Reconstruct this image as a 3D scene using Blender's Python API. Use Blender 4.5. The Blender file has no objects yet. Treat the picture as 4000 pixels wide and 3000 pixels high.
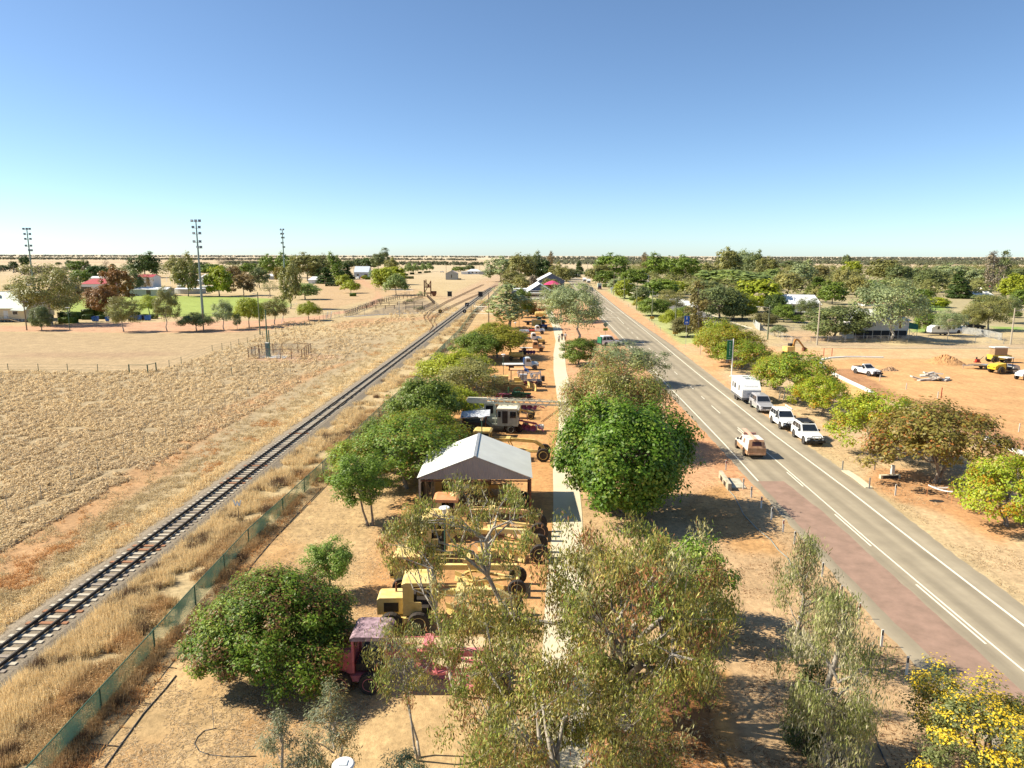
import bpy, math, random
import numpy as np
from mathutils import Vector, Matrix
R=math.radians
S=bpy.context.scene
COL=S.collection
# ---------------------------------------------------------------- camera
F=2774.0; CH=19.0; HY=997.5; ROLL=math.atan(10/4000)
PITCH=math.atan((1500-HY)/F)
cd=bpy.data.cameras.new('camera'); cam=bpy.data.objects.new('camera',cd); COL.objects.link(cam)
cd.sensor_fit='HORIZONTAL'; cd.sensor_width=36; cd.lens=36*F/4000; cd.clip_start=.5; cd.clip_end=60000
cam.matrix_world=Matrix.Translation((0,0,CH))@Matrix.Rotation(R(90)-PITCH,4,'X')@Matrix.Rotation(ROLL,4,'Z')
S.camera=cam
# ---------------------------------------------------------------- sky, sun, exposure
SUN_EL=R(42); LDX,LDY=math.cos(R(-4)),math.sin(R(-4))      # sunlight travels towards +X
w=bpy.data.worlds.new('World'); S.world=w; w.use_nodes=True
nt=w.node_tree; nt.nodes.clear()
sk=nt.nodes.new('ShaderNodeTexSky'); sk.sky_type='NISHITA'; sk.sun_disc=False
sk.sun_elevation=SUN_EL; sk.sun_rotation=math.atan2(-LDX,-LDY)
sk.altitude=0; sk.air_density=.66; sk.dust_density=.3; sk.ozone_density=4.5
bg=nt.nodes.new('ShaderNodeBackground'); bg.inputs[1].default_value=.108
ow=nt.nodes.new('ShaderNodeOutputWorld')
wb=nt.nodes.new('ShaderNodeMix'); wb.data_type='RGBA'; wb.blend_type='MULTIPLY'; wb.inputs[0].default_value=1; wb.inputs[7].default_value=(.97,.985,.93,1)   # camera white balance
nt.links.new(sk.outputs[0],wb.inputs[6]); nt.links.new(wb.outputs[2],bg.inputs[0]); nt.links.new(bg.outputs[0],ow.inputs[0])
sd=bpy.data.lights.new('sun','SUN'); sd.energy=5.0; sd.angle=R(.55); sd.color=(1,.91,.74)
sun=bpy.data.objects.new('sun',sd); COL.objects.link(sun)
sv=Vector((LDX*math.cos(SUN_EL),LDY*math.cos(SUN_EL),-math.sin(SUN_EL)))
sun.rotation_euler=sv.to_track_quat('-Z','Y').to_euler(); sun.location=(-60,0,80)
vs=S.view_settings; vs.view_transform='Standard'; vs.look='None'; vs.exposure=.82; vs.gamma=1; vs.use_curve_mapping=False
S.cycles.max_bounces=5; S.cycles.diffuse_bounces=2; S.cycles.glossy_bounces=2; S.cycles.transmission_bounces=2; S.cycles.transparent_max_bounces=8
random.seed(7); rng=np.random.default_rng(11)
# ---------------------------------------------------------------- survey: a bearing and dip from the drone -> a point on the ground
_cp,_sp=math.cos(PITCH),math.sin(PITCH); _cr,_sr=math.cos(ROLL),math.sin(ROLL)
def _ray(px,py):
    x=(px-2000)/F; y=-(py-1500)/F
    x,y=_cr*x-_sr*y,_sr*x+_cr*y
    return x,_cp+y*_sp,-_sp+y*_cp
def G(px,py,h=0.0):
    dx,dy,dz=_ray(px,py); t=(h-CH)/dz
    return (dx*t,dy*t)
def HT(px,pyb,pyt):
    X,Y=G(px,pyb); dx,dy,dz=_ray(px,pyt)
    return CH+Y*dz/dy
def WD(px,py,w):             # metres spanned by w at the distance of ground point px,py
    X,Y=G(px,py); return w*(Y*_cp+CH*_sp)/F
# ---------------------------------------------------------------- materials
M={}
def mat(name,rgb,rough=.6,metal=0,var=.12,scale=3.,bump=.0,spec=.4,rgb2=None,coord='Object',detail=4,bscale=None,coat=0):
    if name in M: return M[name]
    m=bpy.data.materials.new(name); m.use_nodes=True; n=m.node_tree; b=n.nodes['Principled BSDF']
    b.inputs['Roughness'].default_value=rough; b.inputs['Metallic'].default_value=metal
    b.inputs['Specular IOR Level'].default_value=spec
    if coat: b.inputs['Coat Weight'].default_value=coat
    tc=n.nodes.new('ShaderNodeTexCoord'); nz=n.nodes.new('ShaderNodeTexNoise')
    nz.inputs['Scale'].default_value=scale; nz.inputs['Detail'].default_value=detail; nz.inputs['Roughness'].default_value=.65
    n.links.new(tc.outputs[coord],nz.inputs['Vector'])
    cr=n.nodes.new('ShaderNodeValToRGB'); e=cr.color_ramp.elements
    e[0].position=.3; e[1].position=.7
    a=[max(0,c*(1-var)) for c in rgb]; c2=rgb2 or [min(1,c*(1+var)) for c in rgb]
    e[0].color=(*a,1); e[1].color=(*c2,1)
    n.links.new(nz.outputs[0],cr.inputs[0]); n.links.new(cr.outputs[0],b.inputs['Base Color'])
    if bump:
        bp=n.nodes.new('ShaderNodeBump'); bp.inputs['Strength'].default_value=bump; bp.inputs['Distance'].default_value=.05
        nb=n.nodes.new('ShaderNodeTexNoise'); nb.inputs['Scale'].default_value=bscale or scale*4; nb.inputs['Detail'].default_value=6
        n.links.new(tc.outputs[coord],nb.inputs['Vector']); n.links.new(nb.outputs[0],bp.inputs['Height']); n.links.new(bp.outputs[0],b.inputs['Normal'])
    M[name]=m; return m
def metal_sheet(name,rgb,axis='X',period=.08,rough=.45,dist=.02,rgb2=None):
    m=mat(name,rgb,rough,0.0,.07,.7,spec=.5,rgb2=rgb2); n=m.node_tree; b=n.nodes['Principled BSDF']
    if any(x.type=='TEX_WAVE' for x in n.nodes): return m
    tc=[x for x in n.nodes if x.type=='TEX_COORD'][0]
    wv=n.nodes.new('ShaderNodeTexWave'); wv.wave_type='BANDS'; wv.bands_direction=axis; wv.inputs['Scale'].default_value=.314/period
    bp=n.nodes.new('ShaderNodeBump'); bp.inputs['Strength'].default_value=.6; bp.inputs['Distance'].default_value=dist
    n.links.new(tc.outputs['Object'],wv.inputs['Vector']); n.links.new(wv.outputs[0],bp.inputs['Height']); n.links.new(bp.outputs[0],b.inputs['Normal'])
    return m
white=mat('white_paint',(.80,.80,.78),.35,var=.04,spec=.5,coat=.3)
offwhite=mat('off_white_paint',(.68,.68,.62),.5,var=.08)
dirtywhite=mat('dusty_white_paint',(.66,.58,.47),.6,var=.15,rgb2=(.78,.76,.72),scale=1.2)
duststain=mat('orange_dust',(.50,.24,.11),.85,var=.25,scale=2,rgb2=(.62,.40,.24))
silver=mat('silver_paint',(.46,.45,.46),.35,.25,var=.05,coat=.3)
blackp=mat('black_plastic',(.018,.018,.02),.5,var=.3)
rubber=mat('rubber',(.02,.019,.018),.8,var=.3,rgb2=(.06,.045,.035),scale=5)
glass=mat('dark_glass',(.018,.022,.028),.08,var=.2,spec=.8)
chrome=mat('chrome',(.6,.6,.6),.2,.9,var=.05)
lampglass=mat('headlight_glass',(.62,.64,.66),.12,.2,var=.1)
redlens=mat('red_lens',(.35,.02,.015),.2)
platem=mat('number_plate',(.72,.72,.68),.5); plateY=mat('yellow_plate',(.62,.47,.06),.5)
yellowp=mat('faded_yellow_paint',(.62,.40,.09),.65,var=.16,rgb2=(.78,.58,.22),scale=1.6,bump=.05)
yellowl=mat('pale_yellow_paint',(.74,.50,.13),.6,var=.12,rgb2=(.82,.64,.28),scale=1.4)
orangep=mat('faded_orange_paint',(.66,.24,.08),.6,var=.15,rgb2=(.74,.36,.17),scale=1.5)
peach=mat('peach_paint',(.70,.36,.15),.55,var=.10,rgb2=(.78,.47,.24))
redp=mat('rust_red_paint',(.42,.045,.025),.6,var=.25,scale=2)
pinkp=mat('faded_pink_paint',(.55,.09,.10),.6,var=.15,rgb2=(.66,.24,.26),scale=1.2)
magenta=mat('magenta_paint',(.30,.03,.075),.6,var=.25,rgb2=(.42,.12,.20),scale=2)
purplep=mat('purple_paint',(.13,.05,.14),.6,var=.3)
greenp=mat('dark_green_paint',(.02,.075,.035),.5,var=.25)
bluep=mat('blue_paint',(.03,.08,.22),.5,var=.25)
bluebin=mat('blue_bin_plastic',(.03,.13,.42),.5,var=.1)
tealp=mat('teal_roof_paint',(.09,.30,.28),.5,var=.1)
greyg=mat('grey_green_paint',(.30,.33,.27),.6,var=.14,rgb2=(.46,.48,.41),scale=1.4)
creamp=mat('cream_paint',(.74,.71,.55),.55,var=.10)
bluegrey=mat('blue_grey_truck_paint',(.46,.52,.55),.5,var=.12,rgb2=(.62,.66,.66),scale=1.2)
galv=mat('galvanised_steel',(.42,.42,.40),.45,.5,var=.15,scale=4)
rust=mat('rusty_steel',(.17,.07,.035),.85,var=.35,scale=3)
darkst=mat('dark_greasy_steel',(.035,.028,.022),.7,var=.4,scale=4)
timber=mat('weathered_timber',(.20,.15,.10),.85,var=.25,scale=6)
timberg=mat('greenish_pole_timber',(.17,.19,.11),.8,var=.2,scale=4)
paletimber=mat('pale_pole_timber',(.42,.37,.28),.8,var=.15,scale=4)
concrete=mat('pale_concrete',(.62,.54,.38),.85,var=.07,scale=1.1,bump=.1,bscale=20,coord='Object')
kerbc=mat('fresh_white_concrete',(.72,.70,.66),.8,var=.04)
slabc=mat('broken_concrete',(.52,.48,.42),.9,var=.18,scale=2,bump=.3)
greenst=mat('green_steel_pole',(.05,.12,.08),.5,var=.15)
brick=mat('salmon_roof_tile',(.52,.22,.13),.7,var=.15)
redroof=metal_sheet('red_roof_sheet',(.42,.055,.06),'X',.3,.5)
whiteroof=metal_sheet('white_roof_sheet',(.80,.80,.78),'X',.25,.4)
paleroof=metal_sheet('pale_green_roof_sheet',(.55,.60,.50),'X',.3,.5)
zinc_l=metal_sheet('zinc_roof_sheet',(.64,.65,.60),'Y',.2,.75,.012)
zinc_l.node_tree.nodes['Principled BSDF'].inputs['Specular IOR Level'].default_value=.15
gablesh=metal_sheet('corrugated_gable_sheet',(.33,.28,.25),'X',.12,.5,.06,rgb2=(.40,.34,.31))
creamwall=metal_sheet('cream_weatherboard',(.66,.56,.36),'Z',.18,.7,.015)
whitewall=metal_sheet('white_weatherboard',(.66,.66,.64),'Z',.18,.7,.015)
greywall=metal_sheet('grey_sheet_wall',(.36,.36,.33),'X',.2,.6,.015)
bluewall=mat('slate_blue_wall',(.10,.125,.18),.7,var=.06)
tankm=mat('tank_concrete',(.42,.42,.36),.8,var=.12); browntank=mat('brown_tank_wall',(.25,.2,.13),.8)
skin=mat('skin',(.45,.28,.2),.6)
bark_p=mat('pale_gum_bark',(.30,.26,.21),.8,var=.3,scale=3,bump=.2,rgb2=(.50,.45,.38))
bark_d=mat('brown_bark',(.14,.10,.07),.9,var=.3,scale=4,bump=.3)
bark_m=mat('grey_bark',(.24,.20,.16),.9,var=.3,scale=4,bump=.2)
# foliage: leaf colour is stored per leaf, each tree carries its own species tint
def foliage_mat(nm='foliage',spec=.28,tl=.34):
    m=bpy.data.materials.new(nm); m.use_nodes=True; n=m.node_tree; b=n.nodes['Principled BSDF']
    at=n.nodes.new('ShaderNodeAttribute'); at.attribute_name='Col'
    oi=n.nodes.new('ShaderNodeObjectInfo')
    mx=n.nodes.new('ShaderNodeMix'); mx.data_type='RGBA'; mx.blend_type='MULTIPLY'; mx.inputs[0].default_value=1
    n.links.new(at.outputs['Color'],mx.inputs[6]); n.links.new(oi.outputs['Color'],mx.inputs[7])
    n.links.new(mx.outputs[2],b.inputs['Base Color']); b.inputs['Roughness'].default_value=.45; b.inputs['Specular IOR Level'].default_value=spec
    tr=n.nodes.new('ShaderNodeBsdfTranslucent'); ms=n.nodes.new('ShaderNodeMixShader'); ms.inputs[0].default_value=tl
    n.links.new(mx.outputs[2],tr.inputs[0]); n.links.new(b.outputs[0],ms.inputs[1]); n.links.new(tr.outputs[0],ms.inputs[2])
    n.links.new(ms.outputs[0],n.nodes['Material Output'].inputs[0]); return m
FOL=foliage_mat(); DRY=foliage_mat('dry_grass',.05,.35)
# ---------------------------------------------------------------- mesh helpers
def link(name,me,parent=None):
    o=bpy.data.objects.new(name,me); COL.objects.link(o)
    if parent: o.parent=parent
    return o
class MB:
    def __init__(s): s.v=[]; s.f=[]
    def add(s,vs,fs):
        k=len(s.v); s.v+=[tuple(p) for p in vs]; s.f+=[tuple(i+k for i in f) for f in fs]; return s
    def bx(s,x0,x1,y0,y1,z0,z1,rot=None,piv=None):
        vs=[(x,y,z) for z in (z0,z1) for y in (y0,y1) for x in (x0,x1)]
        if rot is not None:
            c=Vector(piv or ((x0+x1)/2,(y0+y1)/2,(z0+z1)/2)); vs=[rot@(Vector(v)-c)+c for v in vs]
        return s.add(vs,[(0,2,3,1),(4,5,7,6),(0,1,5,4),(2,6,7,3),(0,4,6,2),(1,3,7,5)])
    def tube(s,p,q,r,r2=None,n=8,cap=True):
        p=Vector(p);q=Vector(q);d=q-p
        if d.length<1e-6: return s
        r2=r if r2 is None else r2
        a=d.orthogonal().normalized(); b=d.normalized().cross(a)
        vs=[];
        for c,rr in((p,r),(q,r2)):
            for i in range(n):
                t=2*math.pi*i/n; vs.append(c+a*rr*math.cos(t)+b*rr*math.sin(t))
        fs=[(i,(i+1)%n,n+(i+1)%n,n+i) for i in range(n)]
        if cap: fs+=[tuple(range(n-1,-1,-1)),tuple(range(n,2*n))]
        return s.add(vs,fs)
    def poly(s,pts,r,n=6):
        for a,b in zip(pts,pts[1:]): s.tube(a,b,r,r,n)
        return s
    def beam(s,p,q,w,h=None):     # rectangular bar
        h=h or w; p=Vector(p);q=Vector(q);d=(q-p).normalized()
        u=Vector((0,0,1)) if abs(d.z)<.95 else Vector((1,0,0))
        a=d.cross(u).normalized()*w/2; b=a.cross(d).normalized()*h/2
        vs=[c+i*a+j*b for c in(p,q) for i,j in((-1,-1),(1,-1),(1,1),(-1,1))]
        return s.add(vs,[(0,3,2,1),(4,5,6,7),(0,1,5,4),(1,2,6,5),(2,3,7,6),(3,0,4,7)])
    def prism(s,pts,y0,y1):       # xz outline pushed along y
        n=len(pts); vs=[(x,y0,z) for x,z in pts]+[(x,y1,z) for x,z in pts]
        return s.add(vs,[tuple(range(n)),tuple(range(2*n-1,n-1,-1))]+[(i,n+i,n+(i+1)%n,(i+1)%n) for i in range(n)])
    def prismx(s,pts,x0,x1):      # yz outline pushed along x
        n=len(pts); vs=[(x0,y,z) for y,z in pts]+[(x1,y,z) for y,z in pts]
        return s.add(vs,[tuple(range(n)),tuple(range(2*n-1,n-1,-1))]+[(i,n+i,n+(i+1)%n,(i+1)%n) for i in range(n)])
    def prismz(s,pts,z0,z1):
        n=len(pts); vs=[(x,y,z0) for x,y in pts]+[(x,y,z1) for x,y in pts]
        return s.add(vs,[tuple(range(n-1,-1,-1)),tuple(range(n,2*n))]+[(i,(i+1)%n,n+(i+1)%n,n+i) for i in range(n)])
    def loft(s,secs):             # secs: list of rings of equal length
        n=len(secs[0]); vs=[p for r in secs for p in r]; fs=[]
        for k in range(len(secs)-1):
            for i in range(n): fs.append((k*n+i,k*n+(i+1)%n,(k+1)*n+(i+1)%n,(k+1)*n+i))
        fs+=[tuple(range(n-1,-1,-1)),tuple(range((len(secs)-1)*n,len(secs)*n))]
        return s.add(vs,fs)
    def lathe(s,prof,c=(0,0,0),ax='z',n=16):
        rings=[]
        for r,h in prof:
            ring=[]
            for i in range(n):
                t=2*math.pi*i/n; a,b=r*math.cos(t),r*math.sin(t)
                ring.append({'z':(c[0]+a,c[1]+b,c[2]+h),'y':(c[0]+a,c[1]+h,c[2]+b),'x':(c[0]+h,c[1]+a,c[2]+b)}[ax])
            rings.append(ring)
        return s.loft(rings)
    def ring(s,prof,c=(0,0,0),ax='z',n=16):   # closed ring, profile is a closed loop
        k0=len(s.f); m_=len(prof); v0=len(s.v); s.lathe(prof,c,ax,n); s.f=s.f[:k0]
        for j in range(m_):
            for i in range(n): a=v0+j*n; b=v0+((j+1)%m_)*n; s.f.append((a+i,a+(i+1)%n,b+(i+1)%n,b+i))
        return s
    def build(s,name,m,parent=None,smooth=False,**kw):
        me=bpy.data.meshes.new(name); me.from_pydata([tuple(v) for v in s.v],[],s.f)
        me.materials.append(m)
        if smooth: me.polygons.foreach_set('use_smooth',[True]*len(me.polygons))
        me.update(); 
        import bmesh
        bm=bmesh.new(); bm.from_mesh(me); bmesh.ops.recalc_face_normals(bm,faces=bm.faces); bm.to_mesh(me); bm.free()
        o=link(name,me,parent)
        for k,v in kw.items(): o[k]=v
        return o
def tag(o,label=None,cat=None,group=None,kind=None):
    if label: o['label']=label
    if cat: o['category']=cat
    if group: o['group']=group
    if kind: o['kind']=kind
    return o
def thing(name,label,cat,loc=(0,0,0),rot=0,group=None):
    o=bpy.data.objects.new(name,None); COL.objects.link(o); o.empty_display_size=.3
    o.location=(loc[0],loc[1],loc[2] if len(loc)>2 else 0); o.rotation_euler=(0,0,rot)
    return tag(o,label,cat,group)
def dup(o,loc=None,rot=None,label=None,group=None,parent=None,scale=None):
    c=o.copy(); COL.objects.link(c); c.parent=parent
    for ch in list(o.children): dup(ch,parent=c)
    if parent is None:
        if loc is not None: c.location=(loc[0],loc[1],loc[2] if len(loc)>2 else 0)
        if rot is not None: c.rotation_euler=(0,0,rot)
        if scale is not None: c.scale=scale
        if label: c['label']=label
        if group: c['group']=group
    return c
def npmesh(name,verts,faces_flat,loop_n,m,colors=None,smooth=False):
    """faces all with loop_n corners"""
    me=bpy.data.meshes.new(name); nv=len(verts); nf=len(faces_flat)//loop_n
    me.vertices.add(nv); me.vertices.foreach_set('co',np.asarray(verts,np.float32).ravel())
    me.loops.add(nf*loop_n); me.loops.foreach_set('vertex_index',np.asarray(faces_flat,np.int32))
    me.polygons.add(nf); me.polygons.foreach_set('loop_start',np.arange(0,nf*loop_n,loop_n,dtype=np.int32))
    if smooth: me.polygons.foreach_set('use_smooth',np.ones(nf,bool))
    if colors is not None:
        ca=me.color_attributes.new('Col','FLOAT_COLOR','POINT'); ca.data.foreach_set('color',np.asarray(colors,np.float32).ravel())
    me.materials.append(m); me.update(calc_edges=True); return me
# lattice noise
_perm=np.random.default_rng(3).random((256,256))
def vnoise(x,y,s):
    x=x/s;y=y/s; xi=np.floor(x).astype(int); yi=np.floor(y).astype(int); fx=x-xi; fy=y-yi
    fx=fx*fx*(3-2*fx); fy=fy*fy*(3-2*fy)
    a=_perm[xi%256,yi%256];b=_perm[(xi+1)%256,yi%256];c=_perm[xi%256,(yi+1)%256];d=_perm[(xi+1)%256,(yi+1)%256]
    return (a*(1-fx)+b*fx)*(1-fy)+(c*(1-fx)+d*fx)*fy
def fbm(x,y,s,o=4):
    t=0;am=.5;tot=0
    for i in range(o): t=t+am*vnoise(x+17*i,y-31*i,s/2**i); tot+=am; am*=.55
    return t/tot
def sdist(X,Y,poly):
    """signed distance, positive inside"""
    p=np.array(poly); d=np.full(X.shape,1e18); ins=np.zeros(X.shape,bool); n=len(p)
    for i in range(n):
        ax,ay=p[i]; bx,by=p[(i+1)%n]; ex,ey=bx-ax,by-ay
        t=np.clip(((X-ax)*ex+(Y-ay)*ey)/(ex*ex+ey*ey+1e-12),0,1)
        d=np.minimum(d,(X-ax-t*ex)**2+(Y-ay-t*ey)**2)
        cnd=((ay>Y)!=(by>Y))&(X<(bx-ax)*(Y-ay)/((by-ay) if by!=ay else 1e-12)+ax)
        ins^=cnd
    d=np.sqrt(d); return np.where(ins,d,-d)
def ldist(X,Y,pts):
    d=np.full(X.shape,1e18)
    for (ax,ay),(bx,by) in zip(pts,pts[1:]):
        ex,ey=bx-ax,by-ay; t=np.clip(((X-ax)*ex+(Y-ay)*ey)/(ex*ex+ey*ey+1e-12),0,1)
        d=np.minimum(d,(X-ax-t*ex)**2+(Y-ay-t*ey)**2)
    return np.sqrt(d)
def sm(a,lo,hi): t=np.clip((a-lo)/(hi-lo),0,1); return t*t*(3-2*t)
def interp(pts,y): return np.interp(y,[p[1] for p in pts],[p[0] for p in pts])
# ================================================================ GROUND
REDGE=sorted([G(*p) for p in [(2335,1144),(2591,1349),(2700,1440),(2870,1576),(3040,1712),(3294,1900),(3565,2112),(4000,2447)]],key=lambda p:p[1])
LEDGE=[(19.9,22),(20.3,36),(21.11,58.4),(21.84,71.6),(23.26,105.9),(25.65,158.9),(29.2,250),(35.5,380),(46,600),(46,760)]
REDGE=[(26.3,20)]+REDGE+[(54.2,600),(56,760)]
CENT=[(23.75,20),(23.8,30),(24.17,45.2),(24.75,60),(25.36,77.8),(25.6,86),(27.53,126),(28.61,147),(29.61,168),(30.84,190),(34.3,260),(39.5,380),(50,600),(51,760)]
RAIL=[(-24.35,14),(-24.1,31.3),(-20.25,150),(-17.3,248),(-12.2,420),(-3,700),(20,1200)]
FENCE=[(-17.1,15),(-17.12,22.2),(-17.38,36.3),(-17.44,44.5),(-17.08,50.5),(-16.58,60),(-15.81,82.5),(-14.48,102.3),(-14.61,117.5),(-14.17,138.8),(-13.0,175),(-12.87,229.8),(-9.81,304.5),(-7.6,409),(-5,466)]
PATH=[(1.6,15),(1.97,23.9),(2.36,28.5),(3.08,38.4),(3.9,47),(4.25,51.5),(4.48,55.6),(4.75,61),(5.3,68),(6.3,77),(6.9,86),(7.2,94),(7.5,103),(8.0,117),(9.2,138),(10.9,159.5),(12,190),(12.6,240),(14,300)]
def nzr(a,b,f): 
    out=[a]
    while out[-1]<b: out.append(out[-1]+f(out[-1]))
    return np.array(out)
ys=np.concatenate([-nzr(1,3000,lambda a:max(3,.25*a))[::-1]+6,nzr(8,2600,lambda a:max(.4,.0125*a)),nzr(2640,30000,lambda a:.06*a)])
xh=nzr(.3,30000,lambda a:.5 if a<45 else .015*a if a<900 else .05*a)
xs=np.concatenate([-xh[::-1],xh])
GX,GY=np.meshgrid(xs,ys)
X,Y=GX.ravel(),GY.ravel()
wig=(fbm(X,Y,6)-.5)*2.2; wigs=(fbm(X+50,Y,1.6)-.5)*1.2
def L(*c): return np.array(c)
C=np.zeros((len(X),3)); n1=fbm(X,Y,9)[:,None]; n2=fbm(X+99,Y+5,45)[:,None]; n3=fbm(X*.3,Y*.9+70,160)[:,None]
C[:]=L(.47,.36,.20)*(1-n2*.0)+ (n1-.5)*L(.10,.09,.06)+(n2-.5)*L(.10,.085,.05)
far=sm(Y,350,900)[:,None]; C=C*(1-far)+(L(.52,.41,.26)+(n3-.5)*L(.10,.10,.07))*far
def paint(mask,col): 
    global C
    m=mask[:,None]; C=C*(1-m)+(np.array(col)[None,:] if np.ndim(col)==1 else col)*m
def zone(pts,col,soft=1.0,amp=1.0,pix=True,k=1.0,nz=.08,ns=3):
    P_=[G(*p) for p in pts] if pix else pts
    d=sdist(X,Y,P_)+wig*amp*.6+wigs*amp*.5
    nn=(fbm(X+7,Y-3,ns)-.5)[:,None]*2
    paint(sm(d,-soft,soft)*k,np.array(col)[None,:]*(1+nn*nz))
MOWN=[(-1500,1440),(-600,1445),(30,1450),(400,1452),(620,1446),(720,1420),(830,1375),(1000,1325),(1220,1262),(1100,1290),(700,1304),(0,1302),(-1500,1300)]
# paddock inside the oval track, gravel track, oval lawn
zone([(-900,1295),(-300,1293),(600,1300),(900,1300),(1100,1285),(1290,1240),(1300,1220),(1450,1200),(1500,1170),(1480,1140),(1400,1110),(1385,1095),(1420,1090),(1450,1110),(1470,1150),(1440,1190),(1340,1225),(1150,1240),(1000,1252),(560,1258),(330,1262),(180,1272),(-100,1272),(-900,1275)],(.52,.31,.19),.8,.5)
zone([(-1500,1440),(-600,1445),(30,1450),(400,1452),(620,1446),(720,1420),(830,1375),(1000,1325),(1220,1262),(1100,1290),(700,1304),(0,1302),(-1500,1300)],(.40,.29,.17),1.5,1,k=.8)
zone([(0,1395),(500,1398),(700,1385),(600,1375),(100,1378)],(.34,.22,.14),3,2,k=.5)
zone([(240,1180),(330,1160),(560,1155),(900,1158),(1120,1170),(1140,1195),(1060,1222),(980,1235),(700,1238),(420,1232),(240,1225)],(.30,.36,.095),.8,.3,nz=.10,ns=12)
zone([(1230,1100),(1450,1095),(1560,1120),(1700,1140),(1760,1170),(1500,1160),(1250,1215)],(.46,.30,.17),3,2,k=.6)
# brown plant beds near the yards
zone([(1390,1237),(1520,1195),(1655,1165),(1700,1193),(1630,1222)],(.30,.23,.15),1.5,1,k=.85)
zone([(1290,1290),(1450,1262),(1640,1248),(1700,1238),(1500,1370),(1330,1470),(1230,1400)],(.40,.31,.18),1.5,2,k=.6,nz=.25,ns=2)
zone([(1290,1270),(1400,1245),(1640,1240),(1700,1225),(1700,1245),(1500,1262),(1330,1290)],(.42,.25,.13),2,2,k=.8)
tuftz=sm(-28-X,-2,2)*sm(Y,18,24)*(1-sm(Y,150,185))*(1-sm(sdist(X,Y,[G(*p) for p in MOWN]),-2,1)); paint(tuftz*.75,L(.34,.265,.165)[None,:]*(1+(fbm(X,Y,2)-.5)[:,None]*.4))
# the reserve between the wire fence and the track: brown wheel track running along it
zone([(-400,2350),(200,2030),(560,1800),(900,1585),(1150,1475),(1330,1420),(1420,1400),(1300,1440),(1180,1500),(900,1660),(560,1930),(250,2150),(-400,2650)],(.42,.245,.12),.8,1.6,k=.85,nz=.2,ns=1.5)
zone([(960,1395),(1130,1375),(1330,1390),(1320,1400),(1190,1420),(960,1408)],(.44,.27,.17),1,1,k=.7)
# rail corridor
d=ldist(X,Y,RAIL); paint((1-sm(d+wigs*.6,1.9,2.6))*.9,L(.26,.205,.14)[None,:]*(1+(fbm(X,Y,.9)-.5)[:,None]*.7))
m=sm(Y,230,330)*(1-sm(np.abs(X-interp(RAIL,Y)+6+wig*2),6,14)); paint(m*.5,L(.46,.30,.20))
# strip east of the fence: raked straw and soil
fx=interp(FENCE,Y); px_=interp(PATH,Y); le=interp(LEDGE,Y)
between=sm(X-fx,-.3,.6)*sm(le-X,-.5,.6)*(1-sm(Y,430,480))
paint(between*(1-sm(Y,200,300)*.5),L(.47,.325,.165)[None,:]*(1+(fbm(X,Y,2.2)-.5)[:,None]*.34))
rust_=sm(fbm(X*1.4+8,Y*.6,5),.48,.7)*between*(1-sm(X-fx,6,12)); paint(rust_*.55,L(.40,.21,.08))
# machinery park red earth
park=sm(X+9.0+wig*1.2-np.clip((Y-90)*.05,0,4),-1.2,1.2)*sm(px_-.9-X+wigs*.3,-.3,.3)*sm(Y,33,38)*(1-sm(Y,255,270))
paint(park,L(.52,.285,.12)[None,:]*(1+(fbm(X,Y,1.7)-.5)[:,None]*.32+(fbm(X,Y,11)-.5)[:,None]*.25))
# path to road: tan near, orange shoulder by the asphalt
rside=sm(X-px_-1,-.2,.4)*sm(le-X,-.4,.4)
paint(rside*sm(Y,48,62)*(1-sm(Y,260,330)),L(.54,.31,.17)[None,:]*(1+(fbm(X,Y,3)-.5)[:,None]*.3))
paint(rside*(1-sm(Y,44,58)),L(.46,.31,.17)[None,:]*(1+(fbm(X,Y,1.5)-.5)[:,None]*.35))
zone([(2560,2650),(2640,2600),(2870,2640),(2860,2820),(2880,3100),(2500,3100),(2520,2800)],(.30,.14,.055),.5,.8,nz=.4,ns=.6)
zone([(2790,2620),(2850,2620),(2870,3000),(2790,3000)],(.50,.27,.10),.25,.3,nz=.15)
zone([(2640,1990),(2760,1900),(2860,1890),(2900,1960),(3000,2080),(3060,2160),(2900,2160),(2700,2060)],(.47,.27,.115),.8,.8,nz=.25,ns=.8)
zone([(2640,1560),(2730,1640),(2830,1760),(2940,1890),(2870,1900),(2740,1770),(2600,1620)],(.52,.27,.135),.8,.4,k=.9)
# east of the road
re_=interp(REDGE,Y)
er=X-re_; paint(sm(er,-.5,.2)*(1-sm(er+wig*.8,4.2,6.2))*sm(Y,64,90)*(1-sm(Y,330,420)),L(.57,.32,.17)[None,:]*(1+(fbm(X,Y,3)-.5)[:,None]*.2))
zone([(2480,1190),(2560,1270),(2690,1375),(2760,1365),(2790,1330),(2740,1270),(2650,1190),(2560,1150),(2460,1135),(2370,1130),(2400,1155)],(.38,.40,.16),1.2,.6,k=.95,nz=.15,ns=8)
zone([(2650,1385),(2700,1425),(2900,1560),(3150,1720),(3500,1950),(3650,2070),(4100,2400),(4600,2500),(4200,1980),(3900,1800),(3300,1500),(3050,1420),(2850,1340),(2720,1350)],(.52,.37,.21),1.5,1,nz=.16,ns=1.6)
zone([(3400,1830),(3560,1830),(3760,1900),(3950,1960),(4100,2060),(3900,2120),(3700,2010),(3500,1960),(3390,1880)],(.47,.235,.10),.8,1.2,k=.8,nz=.25)
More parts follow.
